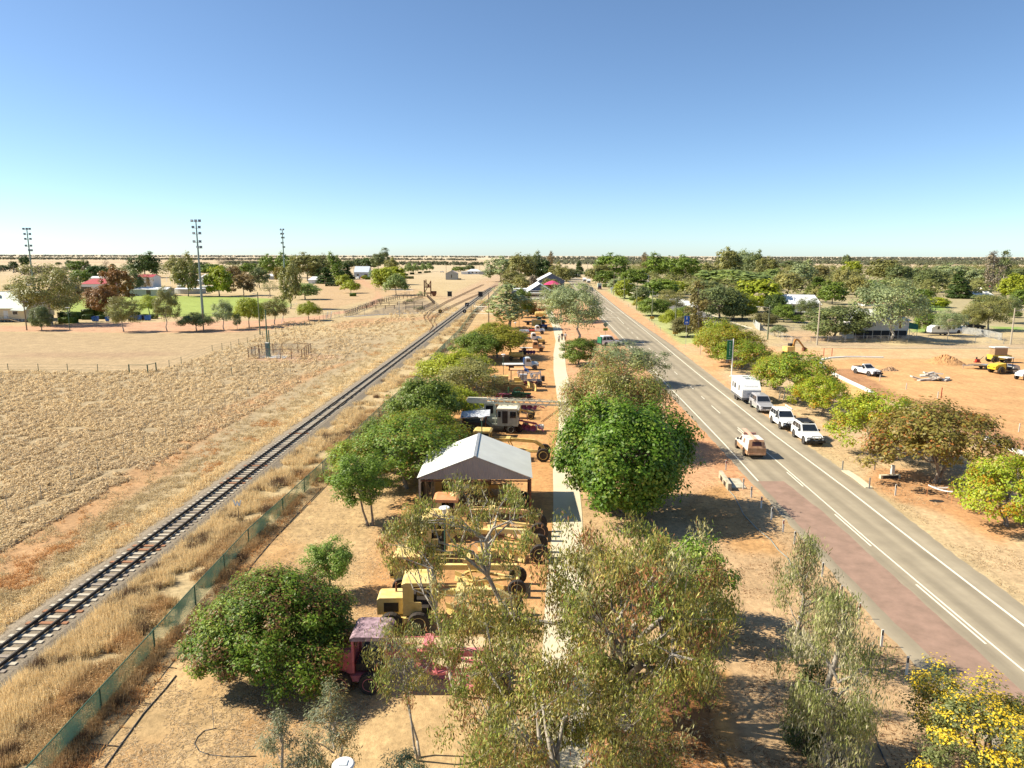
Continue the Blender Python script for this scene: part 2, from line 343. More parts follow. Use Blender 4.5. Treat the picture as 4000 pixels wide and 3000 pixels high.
# construction ground and the unsealed street
zone([(3060,1420),(3200,1412),(3340,1400),(4400,1400),(5200,1500),(5200,2300),(4200,1950),(4000,1830),(3860,1740),(3640,1600),(3420,1550),(3180,1420)],(.56,.32,.145),.8,.6,nz=.18,ns=6)
zone([(3240,1440),(3330,1440),(3500,1540),(3700,1590),(3860,1660),(4100,1760),(4100,1860),(3840,1760),(3640,1640),(3560,1560),(3400,1540)],(.33,.17,.09),.5,.8,k=.75,nz=.2)
zone([(2990,1405),(3180,1420),(3420,1552),(3640,1660),(3860,1790),(4200,1960),(4200,2080),(3960,1920),(3700,1760),(3400,1590),(3150,1450)],(.66,.40,.16),.4,.3,nz=.1)
zone([(2640,1350),(2720,1338),(3060,1358),(4000,1368),(5500,1378),(5500,1402),(4000,1394),(3060,1396),(2870,1400),(2800,1425),(2745,1445),(2690,1425)],(.60,.36,.19),.6,.3,nz=.08,ns=8)
zone([(2745,1435),(2800,1418),(2830,1402),(2900,1412),(2800,1450),(2850,1500),(3000,1590),(2940,1590),(2800,1490)],(.58,.30,.14),.8,.3,k=.7)
zone([(3000,1345),(3400,1335),(3480,1350),(4400,1340),(5500,1340),(5500,1374),(4000,1364),(3060,1352)],(.42,.31,.20),1,.5,k=.8)
zone([(3080,1290),(3240,1290),(3260,1335),(3060,1335)],(.50,.34,.20),1,.5)
# town blocks under the trees are greyer, with lawn patches
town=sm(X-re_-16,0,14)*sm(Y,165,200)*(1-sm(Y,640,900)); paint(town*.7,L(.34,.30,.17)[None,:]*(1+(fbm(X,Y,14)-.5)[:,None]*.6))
for a in [[(3560,1280),(3700,1282),(3660,1300),(3560,1297)],[(3860,1275),(4000,1278),(4000,1290),(3900,1288)],[(3600,1225),(3760,1225),(3740,1245),(3640,1243)],[(3590,1190),(3700,1185),(3690,1215),(3620,1212)]]: zone(a,(.20,.34,.06),1.5,.6,k=.8)
# far paddocks: broad alternating bands of cleared ground
fb=fbm(X*.02+3,Y*.25,260,3)
paint(sm(Y,700,1000)*sm(fb,.50,.62)*.5,L(.40,.27,.18))
paint(sm(Y,2200,4000)*.5,L(.60,.52,.38))
C=np.clip(C,.01,.9)
nzv=np.zeros(len(X))
verts=np.stack([X,Y,nzv],1); ny,nx=GX.shape
i=np.arange(ny*nx).reshape(ny,nx); fc=np.stack([i[:-1,:-1],i[:-1,1:],i[1:,1:],i[1:,:-1]],-1).reshape(-1)
gm=bpy.data.materials.new('ground_soil_and_dry_grass'); gm.use_nodes=True; n=gm.node_tree; b=n.nodes['Principled BSDF']
b.inputs['Roughness'].default_value=.95; b.inputs['Specular IOR Level'].default_value=.1
at=n.nodes.new('ShaderNodeAttribute'); at.attribute_name='Col'
tc=n.nodes.new('ShaderNodeTexCoord')
def gn(scale,det,lo,hi,src=None):
    z=n.nodes.new('ShaderNodeTexNoise'); z.inputs['Scale'].default_value=scale; z.inputs['Detail'].default_value=det; z.inputs['Roughness'].default_value=.7
    n.links.new(src or tc.outputs['Object'],z.inputs['Vector'])
    r=n.nodes.new('ShaderNodeMapRange'); r.inputs[1].default_value=.3; r.inputs[2].default_value=.7; r.inputs[3].default_value=lo; r.inputs[4].default_value=hi
    n.links.new(z.outputs[0],r.inputs[0]); return z,r
z1,r1=gn(2.6,8,.70,1.28); z2,r2=gn(.35,5,.86,1.14)
mp=n.nodes.new('ShaderNodeMapping'); mp.inputs['Scale'].default_value=(1,.22,1); mp.inputs['Rotation'].default_value=(0,0,R(-2.5)); n.links.new(tc.outputs['Object'],mp.inputs[0])
z3,r3=gn(1.3,6,.84,1.16,mp.outputs[0])
mm=n.nodes.new('ShaderNodeMath'); mm.operation='MULTIPLY'; n.links.new(r1.outputs[0],mm.inputs[0]); n.links.new(r2.outputs[0],mm.inputs[1])
m2=n.nodes.new('ShaderNodeMath'); m2.operation='MULTIPLY'; n.links.new(mm.outputs[0],m2.inputs[0]); n.links.new(r3.outputs[0],m2.inputs[1])
vm=n.nodes.new('ShaderNodeVectorMath'); vm.operation='SCALE'; n.links.new(at.outputs['Color'],vm.inputs[0]); n.links.new(m2.outputs[0],vm.inputs['Scale'])
n.links.new(vm.outputs[0],b.inputs['Base Color'])
bp=n.nodes.new('ShaderNodeBump'); bp.inputs['Strength'].default_value=.55; bp.inputs['Distance'].default_value=.12; n.links.new(z1.outputs[0],bp.inputs['Height']); n.links.new(bp.outputs[0],b.inputs['Normal'])
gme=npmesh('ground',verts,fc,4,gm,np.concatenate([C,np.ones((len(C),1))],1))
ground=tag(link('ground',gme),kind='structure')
# ---------------------------------------------------------------- roads
def strip(pl,pr,z,name,m,parent=None,kind=None,step=6,jl=0,jr=0):
    y0=max(pl[0][1],pr[0][1]); y1=min(pl[-1][1],pr[-1][1]); n_=max(2,int((y1-y0)/step)); Yv=np.linspace(y0,y1,n_+1)
    mb=MB(); v=[]
    for y in Yv: v+=[(float(interp(pl,y))+jl*random.uniform(-1,1),y,z),(float(interp(pr,y))+jr*random.uniform(-1,1),y,z)]
    mb.add(v,[(2*i,2*i+1,2*i+3,2*i+2) for i in range(n_)])
    o=mb.build(name,m,parent)
    if kind: o['kind']=kind
    return o
def off(pts,d): return [(x+d,y) for x,y in pts]
asph=mat('sunbleached_asphalt',(.32,.27,.19),.85,var=.11,scale=.55,detail=9,bump=.12,bscale=30,spec=.25)
# wheel tracks: long streaks down the lanes
n=asph.node_tree; b=n.nodes['Principled BSDF']; tc=[x for x in n.nodes if x.type=='TEX_COORD'][0]; crn=[x for x in n.nodes if x.type=='VALTORGB'][0]
sx=n.nodes.new('ShaderNodeSeparateXYZ'); n.links.new(tc.outputs['Object'],sx.inputs[0])
ma=n.nodes.new('ShaderNodeMath'); ma.operation='MULTIPLY_ADD'; ma.inputs[1].default_value=-.041; n.links.new(sx.outputs[1],ma.inputs[0]); n.links.new(sx.outputs[0],ma.inputs[2])
wv=n.nodes.new('ShaderNodeMath'); wv.operation='SINE'; sc=n.nodes.new('ShaderNodeMath'); sc.operation='MULTIPLY_ADD'; sc.inputs[1].default_value=3.9; sc.inputs[2].default_value=1.2
n.links.new(ma.outputs[0],sc.inputs[0]); n.links.new(sc.outputs[0],wv.inputs[0])
mr=n.nodes.new('ShaderNodeMapRange'); mr.inputs[1].default_value=-1; mr.inputs[2].default_value=1; mr.inputs[3].default_value=.87; mr.inputs[4].default_value=1.10
n.links.new(wv.outputs[0],mr.inputs[0])
mp=n.nodes.new('ShaderNodeMapping'); mp.inputs['Scale'].default_value=(1.6,.03,1); n.links.new(tc.outputs['Object'],mp.inputs[0])
zz=n.nodes.new('ShaderNodeTexNoise'); zz.inputs['Scale'].default_value=1; zz.inputs['Detail'].default_value=4; n.links.new(mp.outputs[0],zz.inputs['Vector'])
mr2=n.nodes.new('ShaderNodeMapRange'); mr2.inputs[1].default_value=.3; mr2.inputs[2].default_value=.7; mr2.inputs[3].default_value=.9; mr2.inputs[4].default_value=1.1; n.links.new(zz.outputs[0],mr2.inputs[0])
m3=n.nodes.new('ShaderNodeMath'); m3.operation='MULTIPLY'; n.links.new(mr.outputs[0],m3.inputs[0]); n.links.new(mr2.outputs[0],m3.inputs[1])
vm=n.nodes.new('ShaderNodeVectorMath'); vm.operation='SCALE'; n.links.new(crn.outputs[0],vm.inputs[0]); n.links.new(m3.outputs[0],vm.inputs['Scale']); n.links.new(vm.outputs[0],b.inputs['Base Color'])
redas=mat('worn_red_asphalt',(.275,.185,.135),.85,var=.10,rgb2=(.36,.235,.175),scale=.9,bump=.12,bscale=30,spec=.25)
paintw=mat('road_paint',(.78,.74,.58),.7,var=.06,scale=2)
ASL=[(18.7,15),(19.05,30),(19.3,37),(20.1,50.4),(20.4,57),(20.9,70),(22.2,105),(24.5,158),(28,250),(34,380),(44.5,600),(44.5,760)]
ASR=[(28.0,15),(28.3,36),(28.8,45.4),(29.9,57),(30.2,75),(31.1,95),(32.6,120),(34.6,152),(38,240),(46,380),(56.5,600),(58.5,760)]
road=strip(ASL,ASR,.010,'highway',asph,kind='structure',step=.7,jl=.09,jr=.09)
strip([(20.1,18),(20.2,35),(20.6,48.3),(21.1,58.4)],[(22.3,18),(22.7,28.5),(23.1,41.5),(23.49,50.4),(23.31,58.6)],.015,'red_shoulder_lane',redas,road,step=.9,jl=.05,jr=.05)
strip(off(REDGE,-.06),off(REDGE,.09),.020,'edge_line',paintw,road)
LE2=[p for p in LEDGE if p[1]>59]; LE2=[(21.11,58.4)]+LE2
strip(off(LE2,-.06),off(LE2,.08),.020,'edge_line',paintw,road)
C2=[p for p in CENT if p[1]<78]
strip(off(C2,-.01),off(C2,.10),.020,'centre_line',paintw,road)
def dash(y0,y1,dx=0,w=.11,x0=None):
    mb=MB(); a=float(interp(CENT,y0))+dx; b_=float(interp(CENT,y1))+dx
    mb.add([(a-w,y0,.02),(a,y0,.02),(b_,y1,.02),(b_-w,y1,.02)],[(0,1,2,3)]); mb.build('lane_dash',paintw,road)
for y0,y1 in [(20,26),(32.5,39.0),(44.6,50.5),(57,61),(68.4,76.8)]: dash(y0,y1,-.17)
for py0,py1,px in [(1585,1615,2805),(1548,1560,2745),(1505,1520,2700),(1452,1463,2640)]: dash(G(px,py1)[1],G(px,py0)[1])
for py in [1419,1388,1361,1337,1316,1297,1280]:
    y=G(2500,py+6)[1]; dash(y,y+3.2)
for y in (236,252,270,292,318,350,390,440,500): dash(y,y+4)
# give-way dashes and the turn bay outlines
for k in range(5):
    y=134-k*3.2 if k else 134
turn=MB()
def tl(p,q,w=.12):
    a=Vector((*p,.021));b=Vector((*q,.021)); d=(b-a).normalized(); s_=Vector((-d.y,d.x,0))*w/2
    turn.add([a-s_,a+s_,b+s_,b-s_],[(0,1,2,3)])
tl(G(2365,1200),G(2397,1222),.14); tl(G(2397,1222),G(2441,1223),.35); tl(G(2368,1241),G(2412,1240),.35); tl(G(2412,1240),G(2437,1266),.14)
turn.build('turn_bay_line',paintw,road)
# side street
side=MB(); a=[G(2640,1175),G(2675,1195),G(2712,1235),G(2720,1290),G(2745,1320)]; b_=[G(2668,1175),G(2730,1215),G(2800,1258),(62,222),(60,205)]
a=[(47.2,195),(54,240),(60,300),(70,400)]; b_=[(62,195),(65.5,240),(69.5,300),(79,400)]
SL=[(48,188),(52.5,215),(58,262),(66,330),(76,420)]; SR=[(63,188),(63.5,215),(67,262),(74,330),(83,420)]
strip(SL,SR,.010,'side_street',mat('grey_side_asphalt',(.17,.16,.14),.9,var=.06,scale=.3),kind='structure')
strip(off(SR,0.0),off(SR,1.2),.06,'kerb_strip',concrete,kind='structure')
# footpath through the park and footpaths in town
pm=concrete
pl=off(PATH,-1.08); pr=off(PATH,1.08)
fp=strip(pl,pr,.03,'footpath',pm,kind='structure',step=1.2)
tp=strip([(60.5,330),(61.5,380),(64,450),(70,600)],[(65,330),(66,380),(68,450),(74,600)],.05,'town_footpath',concrete,kind='structure')
# hardstand by the near grader
MB().bx(-6.5,-1.3,28.6,33.0,.0,.06).build('concrete_pad',mat('cream_slab',(.55,.42,.25),.9,var=.08,scale=1),kind='structure')
# ---------------------------------------------------------------- ballast bank
bal=MB(); yv=list(np.arange(14,430,4.)); sec=[(-2.1,.006),(-1.3,.22),(1.3,.22),(2.1,.006)]
v=[]
for y in yv:
    x=float(interp(RAIL,y)); v+=[(x+a,y,z) for a,z in sec]
bal.add(v,[(4*i+j,4*i+j+1,4*i+j+5,4*i+j+4) for i in range(len(yv)-1) for j in range(3)])
bo=bal.build('ballast',mat('railway_ballast',(.19,.15,.105),.95,var=.35,scale=9,bump=.6,bscale=14,rgb2=(.34,.28,.20),detail=7),kind='structure')
def track(pts,label,y0,y1,nsl,z=.22,far=False):
    t=thing('railway_track',label,'railway track',(float(interp(pts,y0)),y0,0))
    ox,oy=float(interp(pts,y0)),y0
    for s_ in (-.567,.567):
        mb=MB(); yy=list(np.arange(y0,y1,5.))+[y1]
        for a,b2 in zip(yy,yy[1:]):
            p=(float(interp(pts,a))+s_-ox,a-oy,z+.14); q=(float(interp(pts,b2))+s_-ox,b2-oy,z+.14); mb.beam(p,q,.09,.165)
        mb.build('rail',darkst if not far else rust,t)
    if nsl:
        sp=.62; prot={}
        whs=mat('pale_sleeper',(.50,.44,.34),.85,var=.15); rs=mat('rust_sleeper',(.34,.16,.08),.85,var=.2); ts=mat('grey_sleeper',(.30,.25,.20),.9,var=.2)
        for k,mm_ in enumerate((whs,ts,rs)):
            prot[k]=MB().bx(-1.06,1.06,-.12,.12,-.07,.035).build('sleeper',mm_,t); 
        y=y0+.3; cnt=0; rest=MB(); first={0:True,1:True,2:True}
        while y<y1:
            k=random.choices((0,1,2),(.6,.25,.15))[0]; x=float(interp(pts,y))-ox
            if cnt<nsl:
                if first[k]: o=prot[k]; first[k]=False
                else: o=prot[k].copy(); COL.objects.link(o); o.parent=t
                o.location=(x+random.uniform(-.04,.04),y-oy,z+.02); o.rotation_euler=(0,0,random.uniform(-.02,.02))
            else:
                if random.random()<.75: rest.bx(x-1.06,x+1.06,y-oy-.12,y-oy+.12,z-.04,z+.04)
            cnt+=1; y+=sp
        rest.build('sleepers',whs,t,kind='stuff')
    return t
track(RAIL,'single narrow gauge railway track with pale sleepers running up the left side',15,420,100)
SID=[(-21.0,193),(-23.2,205),(-24.4,222),(-23.8,245),(-21.5,285),(-16,360),(-10,460)]
track([(-20.0,175)]+SID,'weedy siding curving off the main rail near the crossing',176,460,0,.06,True)
track([(-24.4,205),(-27.2,222),(-28.0,245),(-27,290),(-24,360),(-19,470)],'outer disused siding left of the weedy siding',205,470,0,.05,True)
# ================================================================ GRASS AND LITTER (uncountable)
def leaf_cards(P,N,ln,wd,col,droop=0.0,diamond=True):
    """P centres, N preferred normals, returns verts,cols for quads"""
    n=len(P); d=rng.normal(size=(n,3)); d[:,2]-=droop*2.2; 
    N=N/np.linalg.norm(N,axis=1,keepdims=True)
    if droop<1: d=d-(d*N).sum(1,keepdims=True)*N
    d/=np.linalg.norm(d,axis=1,keepdims=True)+1e-9
    s=np.cross(d,N+rng.normal(0,.2,(n,3))); s/=np.linalg.norm(s,axis=1,keepdims=True)+1e-9
    l=(ln*(.65+.7*rng.random(n)))[:,None]; w_=(wd*(.65+.7*rng.random(n)))[:,None]
    V=np.empty((n,4,3)); V[:,0]=P-d*l/2; V[:,1]=P+s*w_/2-d*l*.05; V[:,2]=P+d*l/2; V[:,3]=P-s*w_/2-d*l*.05
    return V.reshape(-1,3),np.repeat(np.concatenate([col,np.ones((n,1))],1),4,0)
def blades(name,px,py,h,sp,nb,width,cols,jit=.5,z0=0.0,lean=.5):
    """px,py arrays of tuft centres; each tuft nb blades (triangles)"""
    n=len(px); T=n*nb
    ti=np.repeat(np.arange(n),nb); a=rng.random(T)*2*np.pi; r=np.sqrt(rng.random(T))*np.repeat(sp,nb)
    bx=px[ti]+np.cos(a)*r*.6; by=py[ti]+np.sin(a)*r*.6
    hh=h[ti]*(.6+.6*rng.random(T)); out=lean*r+rng.normal(0,.05,T)
    tx=bx+np.cos(a)*out; ty=by+np.sin(a)*out
    b2=rng.random(T)*2*np.pi; wx=np.cos(b2)*width[ti]/2; wy=np.sin(b2)*width[ti]/2
    V=np.empty((T,3,3)); V[:,0]=np.stack([bx-wx,by-wy,np.full(T,z0)],1); V[:,1]=np.stack([bx+wx,by+wy,np.full(T,z0)],1); V[:,2]=np.stack([tx,ty,hh+z0],1)
    c=cols[ti]*(1+jit*(rng.random((T,1))-.5)); c=np.concatenate([c,np.ones((T,1))],1); CC=np.repeat(c,3,0)
    me=npmesh(name,V.reshape(-1,3),np.arange(T*3),3,DRY,CC); return link(name,me)
def scatter(n,y0,y1,x0f,x1f,pw=1.0):
    u=rng.random(n); y=(y0**(-pw)+u*(y1**(-pw)-y0**(-pw)))**(-1/pw) if pw else y0+u*(y1-y0)
    a=x0f(y); b=x1f(y); return a+rng.random(n)*(b-a),y
railx=lambda y: interp(RAIL,y); fencex=lambda y: interp(FENCE,y)
STRAW=np.array([.62,.49,.28]); PALE=np.array([.80,.62,.35]); GREYB=np.array([.60,.47,.30]); RUSTG=np.array([.58,.34,.15])
# paddock tussocks
px,py=scatter(52000,26,245,lambda y:-.78*y-12,lambda y:railx(y)-9.5,.9)
keep=(fbm(px,py,5)>.25)&(fbm(px*1.2+9,py,1.6)>.36)
px,py=px[keep],py[keep]; d_=np.sqrt(px**2+py**2); big=.16+.0022*d_
ok=(sdist(px,py,[G(*p) for p in MOWN])<0)&((py<150)|(px>-(py-150)*.16-62+(py-150)*.1))&~((py>205)&(px<-40)); px,py,big=px[ok],py[ok],big[ok]*.95
def domes(name,px,py,r,hk,nb,cs,cols,jit=.35,msz=.85):
    n=len(px); T=n*nb; ti=np.repeat(np.arange(n),nb); u=rng.normal(size=(T,3)); u[:,2]=np.abs(u[:,2])*.9+.05; u/=np.linalg.norm(u,axis=1,keepdims=True)
    rr=r[ti]*(.75+.5*rng.random(T)); P=np.stack([px[ti]+u[:,0]*rr,py[ti]+u[:,1]*rr,u[:,2]*rr*hk+.03],1)
    c=cols[ti]*(1+jit*(rng.random((T,1))-.5))
    V,CC=leaf_cards(P,u+rng.normal(0,.25,(T,3)),1.0,msz,c); V=V.reshape(-1,4,3); V=P[:,None,:]+(V-P[:,None,:])*(cs[ti]*1.0)[:,None,None]; V[:,:,2]=np.maximum(V[:,:,2],.01)
    return link(name,npmesh(name,V.reshape(-1,3),np.arange(len(P)*4),4,DRY,CC))
t_=(fbm(px,py,7)[:,None]*.6+rng.random((len(px),1))*.4); cc=GREYB*(1-t_)*1.05+PALE*t_
tag(domes('paddock_grass',px,py,big*.95,.75,18,big*.50,cc,.5),kind='stuff')
# verge between paddock wheel track and rails, taller and paler close to the ballast
px,py=scatter(15000,15,260,lambda y:railx(y)-9.0,lambda y:railx(y)-1.75,.85)
dd=railx(py)-px; keep=(rng.random(len(px))<np.where(dd<2.3,.5,np.where(dd<4.0,.95,np.where(dd<6.8,.7,.30))))&(fbm(px,py,1.5)>.33)
px,py,dd=px[keep],py[keep],dd[keep]; near=dd<3.5; hv=np.where(near,.42,.24)*(.7+.6*fbm(px,py,1.3)); bg_=.14+.0014*np.sqrt(px**2+py**2)
cc=np.where(near[:,None],PALE*1.08,STRAW); cc=np.where((fbm(px,py,3)>.62)[:,None]&~near[:,None],RUSTG*1.1,cc)
tag(blades('verge_grass',px,py,hv*.9,bg_*1.5,8,bg_*.22,cc,.5),kind='stuff')
tag(domes('verge_tussocks',px,py,bg_*1.25,.95,13,bg_*.55,cc*.95,.4,.4),kind='stuff')
# long grass between rails and mesh fence
px,py=scatter(19000,15,300,lambda y:railx(y)+1.8,lambda y:fencex(y)+.5,.85)
dd=px-railx(py); wdt=fencex(py)-railx(py); u=dd/wdt
keep=(fbm(px,py,2.2)>np.where(u<.62,.30,.40)+np.where(py>48,.10,0)+np.where(py>70,.06,0))
px,py,u=px[keep],py[keep],u[keep]; bg_=.13+.0014*np.sqrt(px**2+py**2)
hv=(.30+.45*fbm(px,py,1.1))*np.where(u<.7,1.1,.8); t_=fbm(px,py,1.7)[:,None]
cc=np.where((u<.66)[:,None],PALE*(.9+.2*t_),STRAW*(1-t_)+RUSTG*t_)
cc=np.where((fbm(px+4,py,1.2)>.66)[:,None],np.array([.20,.13,.08]),cc)
tag(blades('fence_line_grass',px,py,hv,bg_*1.7,10,bg_*.2,cc,.55),kind='stuff')
tag(domes('fence_line_tussocks',px,py,bg_*1.3,1.2,12,bg_*.6,cc*.95,.45,.35),kind='stuff')
# straw litter inside the fence and along the path
px,py=scatter(26000,15,75,lambda y:fencex(y)+.2,lambda y:np.full_like(y,-6.0),1.2)
keep=fbm(px,py,1.1)>.42; px,py=px[keep],py[keep]
hs=np.where(px-fencex(py)<1.3,.24,.04); cs=np.where((px-fencex(py)<1.3)[:,None],RUSTG*1.1,np.array([.55,.42,.26]))
tag(blades('straw_litter',px,py,hs,np.full(len(px),.22),3,np.full(len(px),.05),cs,.9,0,1.0),kind='stuff')
px,py=scatter(20000,15,60,lambda y:interp(PATH,y)+1.3,lambda y:interp(ASL,y)-.2,1.2)
keep=fbm(px,py,1.3)>.44; px,py=px[keep],py[keep]
tag(blades('leaf_litter',px,py,np.full(len(px),.035),np.full(len(px),.22),3,np.full(len(px),.05),np.where(rng.random((len(px),1))<.4,np.array([[.24,.11,.045]]),np.array([[.55,.40,.24]])),.9,0,1.0),kind='stuff')
px,py=scatter(9000,30,110,lambda y:interp(ASR,y)+.3,lambda y:interp(ASR,y)+16,.8)
keep=fbm(px,py,2)>.48; px,py=px[keep],py[keep]
tag(blades('roadside_grass',px,py,np.full(len(px),.08),np.full(len(px),.3),5,np.full(len(px),.06),np.tile(np.array([.56,.43,.26]),(len(px),1)),.5),kind='stuff')
# ================================================================ TREES
def limb_path(p,q,k=4,wob=.08,sag=.0,rr=random):
    p=Vector(p);q=Vector(q);L_=(q-p).length; out=[]
    for i in range(k+1):
        t=i/k; c=p.lerp(q,t); 
        if 0<i<k: c+=Vector((rr.gauss(0,wob*L_),rr.gauss(0,wob*L_),rr.gauss(0,wob*L_*.6)))
        c.z+=math.sin(t*math.pi)*L_*sag; out.append(c)
    return out
def tree_mesh(name,seed,H,Rw,z0,tr,nl,ncl,rc,lpc,ln,wd,pal,droop=0,shape='dome',bark=bark_m,open_=.5,squash=.6,updir=.7,limbr=.5,fork=.35,lean=(0,0),jit=.35,twigs=True,multi=1,trunk_n=8,flower=None,clumpcol=.25,xs=1.0):
    """returns (trunk mesh, crown mesh)"""
    global rng
    rs=random.Random(seed); rg=np.random.default_rng(seed); old=rng; rng=rg
    mb=MB(); cz=(H+z0)/2; hz=(H-z0)/2
    cl=[]
    tries=0
    while len(cl)<ncl and tries<ncl*60:
        tries+=1
        v=rg.normal(size=3); v/=np.linalg.norm(v)
        if v[2]<-.75: continue
        ph=math.atan2(v[1],v[0]); rad=(open_+(1-open_)*rs.random()**.6)*(1+.16*math.sin(ph*3+seed)+.12*math.sin(ph*5+seed*2.3))
        if shape=='dome': c=np.array([v[0]*Rw*rad,v[1]*Rw*rad,cz+v[2]*hz*rad])
        elif shape=='umbrella': 
            rr_=math.sqrt(rs.random())*Rw*(1+.14*math.sin(ph*3+seed)); c=np.array([math.cos(ph)*rr_,math.sin(ph)*rr_,0]); top=H-(rr_/Rw)**2*(H-z0)*.55
            c[2]=top-rs.random()**1.6*(top-z0)*(.75)
        elif shape=='cone':
            z=z0+(H-z0)*rs.random()**1.3; rr_=Rw*(1-(z-z0)/(H-z0))**.8*(.6+.4*rs.random()); c=np.array([math.cos(ph)*rr_,math.sin(ph)*rr_,z])
        elif shape=='tall':
            z=z0+(H-z0)*rs.random(); k=math.sin(math.pi*min(1,.18+.82*(z-z0)/(H-z0)))**.6; rr_=Rw*k*(.35+.65*rs.random())*(1+.25*math.sin(z*2.1+seed)); c=np.array([math.cos(ph)*rr_,math.sin(ph)*rr_,z])
        c[0]*=xs; c[0]+=lean[0]*(c[2]/H); c[1]+=lean[1]*(c[2]/H)
        m_=rc*.55*(1 if shape!='umbrella' else .8)
        if all(np.sum(((c-o)/np.array([1,1,.75]))**2)>m_*m_ for o in cl[-60:]): cl.append(c)
    cl=np.array(cl)
    # trunk(s)
    zt=z0+(H-z0)*fork if shape in('dome','umbrella') else H*.9
    tips=[]
    for k in range(multi):
        a=rs.random()*6.28; b0=Vector((math.cos(a)*tr*1.2*(multi>1),math.sin(a)*tr*1.2*(multi>1),-.15))
        t1=Vector((lean[0]*.5+math.cos(a)*Rw*.18*(multi>1)+rs.gauss(0,.02*H),lean[1]*.5+math.sin(a)*Rw*.18*(multi>1)+rs.gauss(0,.02*H),zt))
        pt=limb_path(b0,t1,4,.03,rr=rs); r0=tr/(multi**.5)
        for i,(p,q) in enumerate(zip(pt,pt[1:])): mb.tube(p,q,r0*(1-.1*i)*(1.25 if i==0 else 1),r0*(1-.1*(i+1)),trunk_n,cap=(i==0))
        tips.append((pt,r0*.6))
    nodes=[]
    for pt,r_ in tips:
        for p in (pt[-1],pt[-2]): nodes.append((p,r_))
    sel=cl[rg.permutation(len(cl))[:nl]]
    for c in sel:
        bpt,br=nodes[rs.randrange(len(tips)*2)] if shape in('dome','umbrella') else (tips[0][0][0].lerp(tips[0][0][-1],max(.15,min(.98,(c[2]/H-.12)))),tr*.5)
        e=Vector(c)-Vector((0,0,rc*.2)); pp=limb_path(bpt,e,4,.06,.08,rs)
        for i,(p,q) in enumerate(zip(pp,pp[1:])):
            a_=br*limbr*2*(1-i*.23); b_=br*limbr*2*(1-(i+1)*.23); mb.tube(p,q,max(a_,.012*H/8),max(b_,.008*H/8),5 if trunk_n>6 else 4,cap=False)
        if twigs: nodes+= [(pp[2],br*.35),(pp[3],br*.25)]
    if twigs:
        nn=nodes[len(tips)*2:]
        if nn:
            A=np.array([tuple(p) for p,_ in nn])
            for c in cl:
                j=int(np.argmin(((A-c)**2).sum(1))); p=nn[j][0]; mb.tube(p,Vector(c),max(nn[j][1]*.5,.006*H/8),.004*H/8,4,cap=False)
    # leaves
    n=len(cl)*lpc; ci=np.repeat(np.arange(len(cl)),lpc)
    u=rg.normal(size=(n,3)); u/=np.linalg.norm(u,axis=1,keepdims=True); rad=rg.random(n)**(1/2.2)
    rcl=(rc*(.7+.6*rg.random(len(cl))))[ci]
    P=cl[ci]+u*(rad*rcl)[:,None]*np.array([1,1,squash]); 
    if droop: P[:,2]-=rg.random(n)**1.5*rc*droop*.8
    P[:,2]=np.maximum(P[:,2],.12)
    cc=np.array([lean[0]*.7,lean[1]*.7,cz]); out=cl[ci]-cc; out/=np.linalg.norm(out,axis=1,keepdims=True)+1e-6
    N=u*.8+out*.5+np.array([0,0,updir])+rg.normal(0,.35,(n,3))
    pal=np.array(pal); k=rg.integers(0,len(pal),len(cl)); kk=np.where(rg.random(n)<.6,k[ci],rg.integers(0,len(pal),n))
    col=pal[kk]*(1+jit*(rg.random((n,1))-.5))*(1+clumpcol*(rg.random((len(cl),1))[ci]-.5))
    if flower is not None:
        fm=(u[:,2]>.1)&(rg.random(n)<flower[0])&((rg.random(len(cl))<flower[2])[ci]); col[fm]=np.array(flower[1])*(1+.3*(rg.random((fm.sum(),1))-.5))
    V,CC=leaf_cards(P,N,ln,wd,col,droop)
    crown=npmesh(name+'_crown',V,np.arange(len(V)),4,FOL,CC)
    rng=old
    tm=bpy.data.meshes.new(name+'_trunk'); tm.from_pydata(mb.v,[],mb.f); tm.materials.append(bark); tm.polygons.foreach_set('use_smooth',[True]*len(tm.polygons)); tm.update()
    return tm,crown
W3=[(1,1,1),(1.12,1.08,.9),(.86,.9,.95)]
PROTO={}
def proto(key,**k):
    tm,cm=tree_mesh(key,**k); PROTO[key]=(tm,cm,k['H'],k['Rw'])
for s_ in range(3):
    proto('gumM%d'%s_,seed=10+s_,H=10,Rw=4.2,z0=2.2,tr=.20,nl=14,ncl=80,rc=1.25,lpc=120,ln=.34,wd=.17,pal=W3,droop=.4,open_=.5,squash=.75,bark=bark_p,fork=.3,limbr=.4)
    proto('gumF%d'%s_,seed=20+s_,H=10,Rw=4.2,z0=1.8,tr=.20,nl=8,ncl=70,rc=1.35,lpc=46,ln=.62,wd=.44,pal=W3,droop=.25,open_=.5,squash=.75,bark=bark_m,fork=.3,twigs=False,trunk_n=6,limbr=.4)
